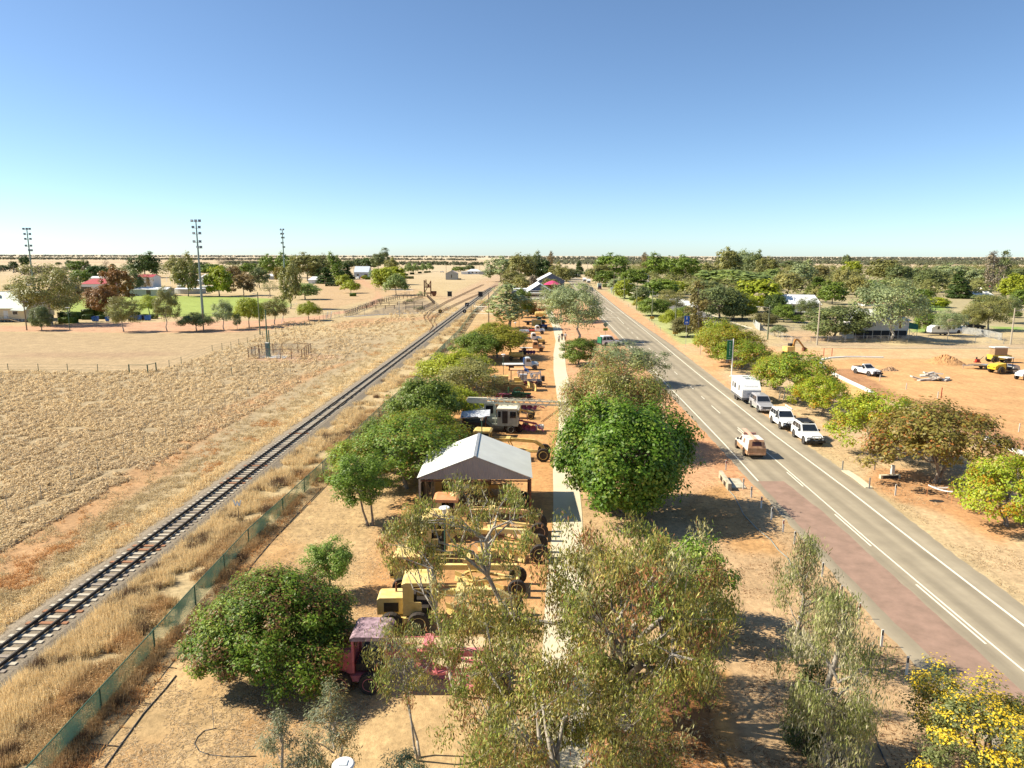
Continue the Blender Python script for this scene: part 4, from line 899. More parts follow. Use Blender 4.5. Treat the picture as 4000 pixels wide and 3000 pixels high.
for a,l,c,r in [((350,1233,44,26),'clipped hedge block under the rust-brown tree, back piece','d',0),((343,1248,28,20),'small hedge cube in front of the back hedge piece','d',0),((395,1232,32,20),'bright clipped hedge right of the rust-brown trunk base','g',0),((394,1246,26,14),'low dark hedge cube left of the lone blue bin','d',0),((442,1242,36,20),'square dark hedge right of the rust-brown trunk','d',0),((530,1235,34,18),'rounded dark hedge left of the five blue bins','d',1),((563,1237,22,8),'low hedge behind the blue bins','d',0),((596,1245,28,16),'dark hedge cube at the end of the bin row','d',0),((268,1262,54,22),'long bright low hedge beside the hall','g',0),((275,1246,76,28),'long dark hedge mass right of the hall','d',0),((1297,1118,48,14),'long clipped hedge in front of the conifers','d',0),((1379,1157,20,12),'pot hedge under the bright yellow-green tree','g',0),((1437,1092,16,10),'pot hedge left of the gravel drive','g',0),((1598,1089,34,10),'long hedge left of the railway shed','d',0),((1425,1090,26,16),'round light bush before the blue-grey house','y',1),((1610,1072,15,8),'first hedge at the foot of the pale row','d',0),((1640,1068,13,7),'second hedge at the foot of the pale row','d',0),((1664,1066,13,7),'third hedge at the foot of the pale row','d',0),((1676,1065,12,6),'last hedge at the foot of the pale row','d',0),((1586,1076,14,7),'hedge left of the pale row trunks','d',0),((2470,1173,27,15),'dark round bush on the lawn beside the second verge pole','g',1),((2380,1122,50,14),'long green hedge behind the town footpath','g',0)]:
    hedge(a,l,c,r)
tree('shr','ra',230,1270,1252,32,'rust-red bush at the corner of the hall','low shrubs',name='shrub',cat='shrub')
tree('shr','o',1485,1176,1165,26,'low weedy bush inside the timber yards, back','low shrubs',name='shrub',cat='shrub')
tree('shr','g',1600,1178,1168,26,'low green weed clump in the timber yards, middle','low shrubs',name='shrub',cat='shrub')
tree('shr','g',1640,1208,1200,36,'low green weed clump in the timber yards, front','low shrubs',name='shrub',cat='shrub')
# ---------------------------------------------------------------- far scrub belts, too many to count
def belt(name,n,y0,y1,fx0,fx1,hmin,hmax,col,card,dens=.45,nc=26,sc=240):
    y=y0+rng.random(n*3)*(y1-y0); x=fx0(y)+rng.random(n*3)*(fx1(y)-fx0(y)); k=(fbm(x,y*2,sc)>dens); x,y=x[k][:n],y[k][:n]; m_=len(x)
    h=hmin+rng.random(m_)*(hmax-hmin); ci=np.repeat(np.arange(m_),nc); T=len(ci)
    u=rng.normal(size=(T,3)); u/=np.linalg.norm(u,axis=1,keepdims=True); u[:,2]=np.abs(u[:,2])
    P=np.stack([x[ci]+u[:,0]*h[ci]*.62,y[ci]+u[:,1]*h[ci]*.62,h[ci]*(.15+.8*u[:,2])],1)
    cl=np.array(col)*(1+.5*(rng.random((m_,1))[ci]-.5))*(1+.4*(rng.random((T,1))-.5))
    V,CC=leaf_cards(P,u+np.array([0,0,.5]),card,card*.8,cl); me=npmesh(name,V,np.arange(len(V)),4,FOL,CC); o=link(name,me); tag(o,kind='stuff'); return o
yy=lambda p:(lambda v:v)(G(2000,p)[1])
belt('far_scrub_belt',1500,2500,3100,lambda y:-.72*y,lambda y:-.05*y,4,9,(.125,.125,.075),4.5,.40,16,420)
belt('far_scrub_belt',1500,5200,7500,lambda y:-.8*y,lambda y:.8*y,9,16,(.17,.17,.13),11,.38,12,900)
belt('far_scrub_belt',2200,1500,2500,lambda y:-.02*y,lambda y:.75*y,5,10,(.17,.18,.10),4,.48,18,260)
belt('far_scrub_belt',900,1350,1600,lambda y:-.40*y,lambda y:-.04*y,4,8,(.11,.12,.06),3,.45,18,120)
belt('far_scrub_belt',900,3000,4200,lambda y:.0*y,lambda y:.75*y,7,11,(.15,.15,.10),7,.50,14,500)
belt('town_canopy',900,330,1150,lambda y:.13*y+30,lambda y:.76*y,4.5,9.5,(.22,.225,.07),1.35,.30,85,40)
belt('oval_back_canopy',110,640,1000,lambda y:-.62*y,lambda y:-.25*y,6,11,(.19,.20,.07),1.5,.45,85,50)
belt('near_scrub_trees',60,620,900,lambda y:-.75*y,lambda y:-.56*y,4,8,(.10,.085,.05),1.5,.35,60,60)
# ================================================================ VEHICLES (x forward, z up)
def wheel(root,x,y,r,w=.22,rim=galv,name='wheel',hub=.6,n=18):
    s=1 if y>=0 else -1
    o=MB().lathe([(r*.62,-w/2),(r*.94,-w/2),(r,-w*.32),(r,w*.32),(r*.94,w/2),(r*.62,w/2)],(0,0,0),'y',n).build(name,rubber,root)
    o.location=(x,y,r)
    MB().lathe([(.001,s*w*.28),(r*hub*.3,s*w*.42),(r*hub,s*w*.36),(r*hub*1.05,s*w*.53),(r*(hub+.07),s*w*.5),(r*(hub+.07),-s*w*.5),(.001,-s*w*.4)],(0,0,0),'y',n).build('rim',rim,o)
    return o
def bodyring(x,w,zb,zs,zt,wt=None,bev=.08):
    wt=wt if wt is not None else w*.93
    return [(x,-w*.9,zb),(x,-w,zb+bev),(x,-w,zs-bev*.3),(x,-wt,zt),(x,wt,zt),(x,w,zs-bev*.3),(x,w,zb+bev),(x,w*.9,zb)]
def light_pair(root,x,y,z,m=lampglass,nm='headlight',w=.32,h=.16,d=.05):
    for s in(-1,1): MB().bx(x-d,x+d,s*y-w/2,s*y+w/2,z-h/2,z+h/2).build(nm,m,root)
def plate(root,x,z,m=platem,txt=None,back=False,w=.38):
    s=-1 if back else 1
    o=MB().bx(x-.012,x+.012,-w/2,w/2,z-.07,z+.07).build('number_plate',m,root)
def suv(name,label,loc,rot,paint,L=4.8,W=.92,H=1.88,cat='car',group=None,rack=False,bull=False,awning=False,snork=False,lower=None,hood=.98,ute=False,platemat=None,sport=False,wr=.39):
    t=thing(name,label,cat,loc,rot,group); hl=L/2; zb=.38; belt=1.14
    fx,rx=hl-.85,-hl+.95
    secs=[bodyring(-hl+.02,W*.93,zb+.08,1.0,1.08),bodyring(-hl+.12,W*.98,zb,1.1,belt),bodyring(-hl+.8,W,zb-.05,1.12,belt),bodyring(hl-1.95,W,zb-.05,1.1,belt),bodyring(hl-1.35,W,zb-.05,hood-.02,hood+.1),bodyring(hl-.5,W*.97,zb-.02,hood-.1,hood),bodyring(hl-.1,W*.9,zb+.02,.78,.88),bodyring(hl,W*.84,zb+.08,.68,.76)]
    MB().loft(secs).build('body',paint,t)
    if ute: x0,x1,x2,x3=-.35,-.2,hl-2.35,hl-1.55
    else: x0,x1,x2,x3=-hl+.08,-hl+.38,hl-2.35,hl-1.55
    r_=lambda x,w,z0,z1:[(x,-w,z0),(x,-w*.98,z1),(x,w*.98,z1),(x,w,z0)]
    gh=MB(); wb,wt=W*.95,W*.78
    gh.add([(x0,-wb,belt-.01),(x0,wb,belt-.01),(x3,wb*.98,belt-.01),(x3,-wb*.98,belt-.01),(x1,-wt,H-.05),(x1,wt,H-.05),(x2,wt,H-.05),(x2,-wt,H-.05),(x1+.25,-wt*.88,H),(x1+.25,wt*.88,H),(x2-.25,wt*.88,H),(x2-.25,-wt*.88,H)],
        [(0,1,5,4),(1,2,6,5),(2,3,7,6),(3,0,4,7),(4,5,9,8),(5,6,10,9),(6,7,11,10),(7,4,8,11),(8,9,10,11)])
    gh.build('cabin',paint,t)
    # glass panes proud of the cabin skin
    def pane(a,b_,c,d,nrm,nm):
        v=[Vector(p)+Vector(nrm)*.012 for p in(a,b_,c,d)]; v2=[p-Vector(nrm)*.02 for p in v]
        MB().add(v+v2,[(0,1,2,3),(7,6,5,4),(0,4,5,1),(1,5,6,2),(2,6,7,3),(3,7,4,0)]).build(nm,glass,t)
    lp=lambda A,B,k:tuple(a+(b-a)*k for a,b in zip(A,B))
    def side(s):
        A=(x0,s*wb,belt);B=(x3,s*wb*.98,belt);C_=(x2,s*wt,H-.05);D=(x1,s*wt,H-.05); nrm=(0,s*.97,.25)
        cuts=[.04,.93] if ute else [.04,.33,.36,.60,.63,.90]
        for i in range(0,len(cuts),2):
            f,g=cuts[i],cuts[i+1]; lo,hi=.12,.80
            P=lambda u,v_: lp(lp(A,B,u),lp(D,C_,u),v_)
            pane(P(f,lo),P(g,lo),P(g,hi),P(f,hi),nrm,'side_window')
    side(1); side(-1)
    A=(x3,-wb*.9,belt);B=(x3,wb*.9,belt);C_=(x2,wt*.88,H-.05);D=(x2,-wt*.88,H-.05)
    pane(lp(A,D,.10),lp(B,C_,.10),lp(B,C_,.9),lp(A,D,.9),(.7,0,.7),'windscreen')
    A=(x0,-wb*.85,belt);B=(x0,wb*.85,belt);C_=(x1,wt*.85,H-.05);D=(x1,-wt*.85,H-.05)
    pane(lp(A,D,.15),lp(B,C_,.15),lp(B,C_,.85),lp(A,D,.85),(-.95,0,.3),'rear_window')
    if ute: 
        MB().bx(-hl+.1,-.45,-W*.8,W*.8,1.145,1.155).build('tray_cover',blackp,t)
    if lower: MB().bx(-hl+.05,hl-.3,-W-.005,W+.005,zb,.58).build('dust_skirt',lower,t)
    # arches, wheels
    for wx in (hl-.92,-hl+1.02):
        for s in(-1,1):
            MB().lathe([(.001,-.03),(wr+.09,-.03),(wr+.09,.03),(.001,.03)],(wx,s*(W-.02),wr+.02),'y',20).build('wheel_arch',blackp,t)
            wheel(t,wx,s*(W-.10),wr,.26,silver)
    MB().bx(hl-.04,hl+.035,-W*.62,W*.62,.66,.84).build('grille',blackp,t)
    light_pair(t,hl-.07,W*.76,.84,w=.30,h=.15)
    light_pair(t,-hl+.03,W*.84,.98,redlens,'tail_light',.16,.3,.05)
    MB().bx(hl-.05,hl+.10,-W*.93,W*.93,.40,.62).build('front_bumper',blackp if bull else paint,t)
    MB().bx(-hl-.08,-hl+.06,-W*.93,W*.93,.42,.62).build('rear_bumper',blackp,t)
    for s in(-1,1): MB().bx(x3-.55,x3-.38,s*W if s>0 else -W-.20,W+.20 if s>0 else -W,belt-.02,belt+.17).build('mirror',blackp if paint is not silver else chrome,t)
    plate(t,hl+.15,.56,platemat or platem); plate(t,-hl-.10,.72,platemat or platem)
    if bull:
        m=MB(); xb=hl+.2
        for s in(-1,1): m.tube((xb,s*W*.5,.45),(xb,s*W*.5,1.08),.035); m.tube((xb,s*W*.5,.98),(xb-.2,s*W*.95,.82),.03); m.tube((xb-.2,s*W*.95,.82),(xb-.15,s*W*.95,.5),.03)
        m.tube((xb,-W*.5,1.08),(xb,W*.5,1.08),.035); m.tube((xb,-W*.5,.78),(xb,W*.5,.78),.03); m.bx(xb-.2,xb+.02,-W,W,.42,.62)
        m.build('bull_bar',blackp,t)
        for s in(-1,1): MB().lathe([(.001,.05),(.10,.05),(.10,-.05),(.001,-.05)],(xb+.02,s*W*.26,.90),'x',12).build('spotlight',lampglass,t)
    if rack:
        m=MB(); a,b2=x1-.05,x2-.1
        for s in(-1,1): m.tube((a,s*.66,H+.16),(b2,s*.66,H+.16),.022); m.tube((a,s*.66,H+.06),(b2,s*.66,H+.06),.025); 
        for i in range(7): 
            xx=a+(b2-a)*i/6; m.tube((xx,-.66,H+.06),(xx,.66,H+.06),.02)
        for xx in(a,(a+b2)/2,b2):
            for s in(-1,1): m.tube((xx,s*.66,H-.06),(xx,s*.66,H+.16),.02)
        m.tube((a,-.66,H+.16),(a,.66,H+.16),.022); m.bx(a,b2,-.6,.6,H+.055,H+.07); m.bx(b2+.0,b2+.08,-.55,.55,H+.02,H+.12)
        m.build('roof_rack',blackp,t)
        MB().bx(b2+.08,b2+.10,-.45,.1,H+.04,H+.10).build('light_bar',lampglass,t)
    if awning: MB().tube((x1,.80,H+.10),(x2+.1,.80,H+.10),.075,n=8).build('awning_tube',offwhite,t)
    if snork: MB().tube((hl-1.5,-W-.03,1.0),(hl-2.1,-W+.08,H-.05),.04).bx(hl-2.2,hl-2.05,-W+.03,-W+.15,H-.06,H+.08).build('snorkel',blackp,t)
    return t
HD=R(-92.6)
x,y=G(3180,1742); suv('parked_car','white parked wagon with black roof rack and bull bar, nearest the camera',(x+.15,y+2.2),HD,white,rack=True,bull=True,lower=None,group='cars parked on the verge')
x,y=G(3083,1680); suv('parked_car','white parked wagon with side awning and yellow front plate, middle of the three',(x+.1,y+2.0),HD,white,bull=True,awning=True,snork=True,platemat=plateY,lower=None,group='cars parked on the verge',L=4.9)
x,y=G(2998,1615); suv('parked_car','silver parked wagon hitched to the white caravan',(x,y+2.2),HD,silver,lower=greyg,group='cars parked on the verge',L=4.9,H=1.86)
# caravan
def caravan(label,loc,rot,L=5.6,W=1.2,H=2.95,text=None,group=None,awn=None,small=False):
    t=thing('caravan',label,'caravan',loc,rot,group); h=L/2
    o=MB().prism([(-h,.72),(-h,H-.12),(-h+.12,H),(h-.95,H),(h-.1,2.0),(h,1.85),(h,.85),(h-.12,.72)],-W,W).build('body',white,t)
    MB().bx(-h+.02,h-.02,-W-.006,W+.006,.58,.86).build('skirt',mat('grey_checker_plate',(.22,.22,.23),.4,.5),t)
    for xs_ in((-h+.6,-h+1.15),(-h+1.6,-h+2.35),(h-1.9,h-1.4)):
        for s in(-1,1): MB().bx(xs_[0],xs_[1],s*(W+.014)-.006,s*(W+.014)+.006,1.55,2.25).build('window',glass,t)
    if not small:
        MB().bx(.2,.75,-.3,.3,H+.002,H+.10).build('roof_hatch',mat('grey_hatch',(.25,.28,.27),.4),t); MB().bx(-1.6,-.8,-.35,.35,H+.002,H+.18).build('air_conditioner',offwhite,t)
        m=MB().bx(h-.01,h+.012,-.55,.55,1.32,1.42); m.build('front_stripe',mat('grey_stripe',(.3,.3,.3),.5),t)
    m=MB(); m.beam((h-.1,-.5,.52),(h+1.25,0,.5),.09); m.beam((h-.1,.5,.52),(h+1.25,0,.5),.09); m.bx(h+.05,h+.5,-.5,.5,.5,.56); m.build('drawbar',blackp,t)
    for wx in ((-.45,.4) if not small else (0,)):
        for s in(-1,1): wheel(t,wx-.35,s*(W-.1),.35,.2,silver)
    MB().bx(-h+.1,h-.1,-W*.8,W*.8,.42,.60).build('chassis',blackp,t)
    for s in (-1,1): MB().bx(-h-.02,-h+.01,s*(W-.22)-.06,s*(W-.22)+.06,1.0,1.5).build('tail_light',redlens,t)
    if text:
        cu=bpy.data.curves.new('t','FONT'); cu.body=text; cu.size=.34; cu.extrude=.006; cu.align_x='CENTER'; to=bpy.data.objects.new('tmp',cu); COL.objects.link(to)
        bpy.context.view_layer.update(); me=bpy.data.meshes.new_from_object(to); bpy.data.objects.remove(to); me.materials.clear(); me.materials.append(mat('grey_stripe',(.3,.3,.3)))
        q=link('lettering',me,t); sl=math.atan2(H-2.0,.85)
        q.matrix_local=Matrix.Translation((h-.33,0,2.18))@Matrix.Rotation(R(90),4,'Z')@Matrix.Rotation(sl,4,'X')
        q.location=(h-.33+.03,0,2.20+.02)
    return t
x,y=G(2922,1580); caravan('white twin-axle caravan behind the silver parked wagon',(x+.55,y+2.9),HD,text='Commander')
# dusty ute with canopy and poles, driving away
def canopy_ute(loc,rot):
    t=thing('dusty_ute','white and orange dust-covered ute with canopy and poles on its roof, driving away','ute',loc,rot)
    L=4.9;hl=L/2;W=.88
    secs=[bodyring(-hl,W*.98,.45,1.02,1.08),bodyring(-hl+.2,W,.40,1.05,1.1),bodyring(hl-1.95,W,.36,1.05,1.1),bodyring(hl-1.3,W,.36,.94,1.04),bodyring(hl-.4,W*.96,.38,.84,.94),bodyring(hl,W*.86,.45,.68,.76)]
    MB().loft(secs).build('body',dirtywhite,t)
    gh=MB(); z=1.09; gh.add([(-.15,-.84,z),(-.15,.84,z),(1.05,.82,z),(1.05,-.82,z),(-.10,-.70,1.68),(-.10,.70,1.68),(.45,.66,1.68),(.45,-.66,1.68)],[(0,1,5,4),(1,2,6,5),(2,3,7,6),(3,0,4,7),(4,5,6,7)]); gh.build('cabin',dirtywhite,t)
    cn=MB(); cn.add([(-hl+.02,-.86,z),(-hl+.02,.86,z),(-.2,.86,z),(-.2,-.86,z),(-hl+.28,-.70,1.82),(-hl+.28,.70,1.82),(-.2,.72,1.80),(-.2,-.72,1.80)],[(0,1,5,4),(1,2,6,5),(2,3,7,6),(3,0,4,7),(4,5,6,7)]); cn.build('canopy',dirtywhite,t)
    MB().add([(-hl+.035,-.84,.50),(-hl+.035,.84,.50),(-hl-.02,.84,.50),(-hl-.02,-.84,.50),(-hl+.035,-.86,1.09),(-hl+.035,.86,1.09),(-hl-.02,.86,1.09),(-hl-.02,-.86,1.09)],[(0,1,2,3),(4,5,6,7),(0,1,5,4),(1,2,6,5),(2,3,7,6),(3,0,4,7)]).build('tailgate',duststain,t)
    MB().add([(-hl+.0,-.82,1.10),(-hl+.0,.82,1.10),(-hl+.25,.68,1.80),(-hl+.25,-.68,1.80),(-hl+.03,-.82,1.10),(-hl+.03,.82,1.10),(-hl+.28,.68,1.80),(-hl+.28,-.68,1.80)],[(0,1,2,3),(4,5,6,7),(0,1,5,4),(1,2,6,5),(2,3,7,6),(3,0,4,7)]).build('canopy_door',duststain,t)
    MB().add([(-hl+.05,-.46,1.26),(-hl+.05,.46,1.26),(-hl+.19,.42,1.66),(-hl+.19,-.42,1.66),(-hl+.10,-.46,1.26),(-hl+.10,.46,1.26),(-hl+.24,.42,1.66),(-hl+.24,-.42,1.66)],[(0,1,2,3),(4,5,6,7),(0,1,5,4),(1,2,6,5),(2,3,7,6),(3,0,4,7)]).build('rear_window',mat('dusty_dark_glass',(.09,.035,.03),.5),t)
    for o in t.children[-1:]: o.location.x=-.045
    for s in(-1,1):
        MB().add([(.05,s*.838,1.16),(.78,s*.825,1.16),(.42,s*.70,1.60),(.03,s*.715,1.60),(.05,s*.80,1.16),(.78,s*.79,1.16),(.42,s*.66,1.60),(.03,s*.68,1.60)],[(0,1,2,3),(7,6,5,4),(0,4,5,1),(1,5,6,2),(2,6,7,3),(3,7,4,0)]).build('side_window',glass,t)
        MB().add([(-1.15,s*.856,1.25),(-.7,s*.856,1.25),(-.7,s*.765,1.64),(-1.15,s*.765,1.64),(-1.15,s*.82,1.25),(-.7,s*.82,1.25),(-.7,s*.73,1.64),(-1.15,s*.73,1.64)],[(0,1,2,3),(7,6,5,4),(0,4,5,1),(1,5,6,2),(2,6,7,3),(3,7,4,0)]).build('canopy_window',mat('dusty_window',(.30,.20,.15),.4),t)
        MB().bx(-hl-.02,hl-.5,s*.885-.006,s*.885+.006,.42,.80).build('dust_skirt',duststain,t)
        for wx in(hl-.9,-hl+1.15):
            MB().lathe([(.001,-.03),(.45,-.03),(.45,.03),(.001,.03)],(wx,s*.87,.40),'y',18).build('wheel_arch',blackp,t); wheel(t,wx,s*.80,.38,.24,duststain)
        MB().bx(.72,.85,s*.86 if s>0 else -1.06,1.06 if s>0 else -.86,1.12,1.28).build('mirror',blackp,t)
        MB().bx(-hl-.03,-hl+.03,s*.76-.07,s*.76+.07,.75,1.0).build('tail_light',redlens,t)
    MB().bx(-hl-.16,-hl-.02,-.8,.8,.42,.55).build('rear_bumper',duststain,t)
    MB().add([(.5,-.66,1.64),(.5,.66,1.64),(1.02,.76,1.14),(1.02,-.76,1.14),(.45,-.66,1.60),(.45,.66,1.60),(.95,.76,1.10),(.95,-.76,1.10)],[(0,1,2,3),(7,6,5,4),(0,4,5,1),(1,5,6,2),(2,6,7,3),(3,7,4,0)]).build('windscreen',glass,t)
    pol=MB(); 
    for yy in(.05,.17,.29): pol.tube((-hl+.0,yy,1.92),(1.35,yy+.05,2.05),.05)
    pol.bx(-hl+.1,-hl+.2,-.6,.6,1.81,1.86); pol.bx(.1,.2,-.6,.6,1.70,1.98)
    q=pol.build('roof_poles',mat('salmon_poles',(.66,.36,.26),.6,var=.2),t)
    return t
x,y=G(2955,1792); canopy_ute((x+.05,y+2.3),R(87.2))
x,y=G(3395,1467); suv('work_ute','white ute with black bull bar parked on the construction dirt',(x,y+1.0),R(-74),white,bull=True,group=None,ute=True,H=1.78,cat='ute')
# far vehicles
def G2(px,py): return G(px,py)
x,y=G2(2312,1136); suv('driving_car','dark grey car driving towards us on the highway',(x,y+2),R(-92),mat('grey_car_paint',(.12,.13,.15),.3,coat=.4),group='cars on the highway')
x,y=G2(2344,1131); t=suv('old_truck','dark maroon truck carrying a pale green box parked before the town path',(x,y+2),R(-92),mat('maroon_paint',(.07,.02,.03),.5),cat='truck',H=2.1); MB().bx(-3.6,-.2,-1.1,1.1,1.2,3.3).build('box_body',mat('pale_green_box',(.50,.58,.46),.6),t)
for px,py,l in[(2300,1107,'white caravan facing us, right one of the near pair at the kerb'),(2284,1101,'white caravan facing us, left one of the near pair at the kerb'),(2262,1085,'white camper parked beyond the near pair of caravans')]:
    x,y=G2(px,py); t=caravan(l,(x,y+2),R(-92),L=5.5,group='campers parked along the main street',small=True); MB().bx(2.76,2.80,-.8,.8,1.0,1.6).build('windscreen',glass,t)
x,y=G2(2235,1085); suv('parked_car','tiny dark car left of the far caravans on the highway',(x,y+2),R(-92),blackp,group='cars on the highway')
x,y=G2(2247,1077); suv('parked_car','tiny white car at the far end of the main street',(x,y+2),R(-92),white,group='cars on the highway')
x,y=G2(2382,1352); t=suv('parked_car','white wagon with green rear behind the dark green bushy tree',(x+.2,y+1.2),R(20),white,H=2.2); MB().bx(-2.6,-2.42,-.9,.9,.6,1.9).build('tailgate',mat('green_tailgate',(.02,.17,.08),.5),t)
x,y=G2(1727,1064); suv('parked_car','white ute parked left of the railway shed in the far paddock',(x,y),R(8),white,cat='ute',ute=True)
x,y=G2(1396,1090); suv('parked_car','pale car beside the gravel drive before the blue-grey house',(x,y),R(150),white)
x,y=G2(1412,1088); suv('parked_car','small red car hidden behind the pale one at the gravel drive',(x,y+3),R(150),redp)
x,y=G2(2705,1112); suv('parked_car','white car roof showing between trees in the middle of town',(x,y),R(40),white,H=2.0)
x,y=G2(118,1118); t=suv('parked_car','white vehicle behind the cream hall trees',(x,y),R(0),white,H=2.0)
x,y=G2(3752,1300); t=suv('parked_car','white car nose in shade right of the white trailer',(x,y),R(10),white)
x,y=G2(3860,1290); t=suv('parked_car','dark car under the broad gum with straight trunk',(x-1,y+4),R(0),blackp)
# site machines
def trailer(loc,rot):
    t=thing('flat_trailer','twin-axle flat plant trailer with a red compactor on it','trailer',loc,rot); 
    MB().bx(-2.2,2.0,-1.0,1.0,.62,.74).build('deck',timber,t); m=MB(); m.beam((2.0,-.5,.6),(3.4,0,.55),.1); m.beam((2.0,.5,.6),(3.4,0,.55),.1); m.tube((3.2,0,0),(3.2,0,.8),.04); m.build('drawbar',galv,t)
    for wx in(-.9,-.1):
        for s in(-1,1): wheel(t,wx,s*.95,.36,.22,galv)
    m=MB(); m.bx(-.7,.1,-.9,.9,.76,.80); m.build('mudguard',galv,t)
    return t
x,y=G(3855,1445); trailer((x,y+1),R(172))
def plant(name,label,cat,x,y,rot=0,z=0): return thing(name,label,cat,(x,y,z),rot)
x,y=G(3830,1436); t=plant('plate_compactor','small red and black compactor standing on the plant trailer','compactor',x,y+1,0,.75); MB().bx(-.5,.5,-.3,.3,0,.15).bx(-.3,.3,-.25,.25,.15,.6).build('engine',redp,t); MB().tube((.3,0,.4),(1.0,0,1.1),.04).tube((-.2,0,.5),(-.2,0,.95),.12).build('handle',blackp,t)
def roller(label,loc,rot):
    t=thing('road_roller',label,'roller',loc,rot); 
    MB().prism([(-2.4,.75),(-2.45,1.25),(-1.9,1.55),(-.4,1.75),(-.35,.75)],-.8,.8).build('engine_hood',mat('bright_yellow_paint',(.72,.50,.03),.35,coat=.3),t)
    MB().lathe([(.001,-.95),(.72,-.95),(.72,.95),(.001,.95)],(1.6,0,.72),'y',22).build('drum',galv,t)
    MB().beam((.2,-1.0,.75),(1.7,-1.0,.75),.18).beam((.2,1.0,.75),(1.7,1.0,.75),.18).bx(.5,.7,-1,1,.55,.95).build('drum_frame',blackp,t)
    MB().bx(-.35,.9,-.8,.8,.7,1.1).build('floor',blackp,t); MB().bx(-.4,1.0,-.85,.85,2.55,2.68).build('canopy_roof',offwhite,t)
    m=MB(); 
    for a in(-.35,.92):
        for b_ in(-.75,.75): m.tube((a,b_,1.0),(a,b_,2.56),.045)
    m.bx(-.1,.3,-.3,.3,1.1,1.55); m.build('canopy_posts',blackp,t)
    for s in(-1,1): wheel(t,-1.4,s*.95,.62,.4,plateY)
    light_pair(t,-2.42,.5,1.1,blackp,'vent',.3,.12,.03)
    return t
x,y=G(3930,1462); roller('yellow and white road roller with canopy at the right edge of the site',(x+.3,y+1.2),R(12))
x,y=G(4010,1483)
t=thing('white_loader','white tractor-like machine cut by the right edge of the site','tractor',(x+.3,y+.2,0),R(200)); MB().prism([(-.2,.7),(-.2,1.5),(1.2,1.45),(2.1,1.1),(2.2,.7)],-.6,.6).build('hood',white,t); MB().bx(-1.7,-.2,-.7,.7,.8,1.5).build('body',blackp,t); MB().bx(-1.7,-.1,-.8,.8,2.5,2.65).build('cab_roof',white,t); MB().bx(-1.6,-.2,-.7,.7,1.5,2.5).build('cab_glass',glass,t)
for s in(-1,1): wheel(t,1.5,s*.7,.42,.3,plateY); wheel(t,-1,s*.8,.7,.4,plateY)
x,y=G(3895,1425)
t=thing('grey_cab_tractor','machine with pale flat roof and brown cab behind the yellow roller','tractor',(x+2,y+3,0),0); MB().bx(-1.3,1.5,-.8,.8,2.7,2.85).build('cab_roof',offwhite,t); MB().bx(-1.1,1.2,-.7,.7,1.4,2.7).build('cab',mat('tan_cab',(.33,.22,.12),.6),t); MB().bx(-1.5,2.0,-.8,.8,.6,1.4).build('body',plateY,t)
for s in(-1,1): wheel(t,1.4,s*.8,.6,.4,plateY); wheel(t,-1,s*.8,.6,.4,plateY)
x,y=G(3112,1388)
t=thing('excavator','small excavator whose folded yellow boom shows above the verge trees','excavator',(x,y,0),R(10))
m=MB(); m.beam((-1.1,0,1.0),(-.55,0,3.1),.3,.34); m.beam((-.55,0,3.1),(.1,0,3.0),.3,.3); m.beam((.1,0,3.0),(1.5,0,1.4),.24,.28); m.build('boom',mat('caramel_paint',(.45,.22,.05),.5),t)
MB().bx(-2.6,-1.0,-.9,.9,.8,1.8).build('engine_housing',yellowp,t); MB().bx(-1.5,-.5,.05,.9,1.0,2.3).build('cab',blackp,t); MB().prism([(1.2,.8),(1.8,.7),(2.0,1.3),(1.5,1.6),(1.2,1.4)],-.35,.35).build('bucket',rust,t)
for s in(-1,1): MB().prism([(-2.6,.25),(-2.3,.0),(-.5,.0),(-.2,.25),(-.2,.55),(-.5,.75),(-2.3,.75),(-2.6,.55)],s*.8-.2,s*.8+.2).build('track',blackp,t)
# slab pile, dirt mound, rubble
def mound(name,label,cat,loc,rx,ry,h,m,seed=1,n=26,jag=.15):
    r_=random.Random(seed); mb=MB(); V=[];
    for j in range(n+1):
        for i in range(n+1):
            u,v=i/n*2-1,j/n*2-1; d=math.hypot(u,v); z=h*max(0,1-d)**.9*(1+jag*r_.uniform(-1,1)); V.append((u*rx+r_.uniform(-.05,.05),v*ry+r_.uniform(-.05,.05),z-.02))
    mb.add(V,[(j*(n+1)+i,j*(n+1)+i+1,(j+1)*(n+1)+i+1,(j+1)*(n+1)+i) for j in range(n) for i in range(n)])
    o=mb.build(name,m); o.location=(*loc,0); return tag(o,label,cat)
dirt=mat('orange_spoil',(.44,.24,.10),.95,var=.25,scale=1.6,bump=.5,bscale=7)
x,y=G(3690,1418); mound('dirt_mound','large orange dirt mound in front of the unsealed street','dirt mound',(x,y),WD(3690,1418,72),3.2,1.7,dirt,3)
x,y=G(3475,1447); mound('rubble_heap','small flat heap of brown rubble right of the white ute','rubble heap',(x,y),1.6,1.0,.5,mat('brown_rubble',(.34,.22,.13),.95,var=.4,scale=4,bump=.5),4,14,.9)
t0=G(3645,1486); r_=random.Random(5)
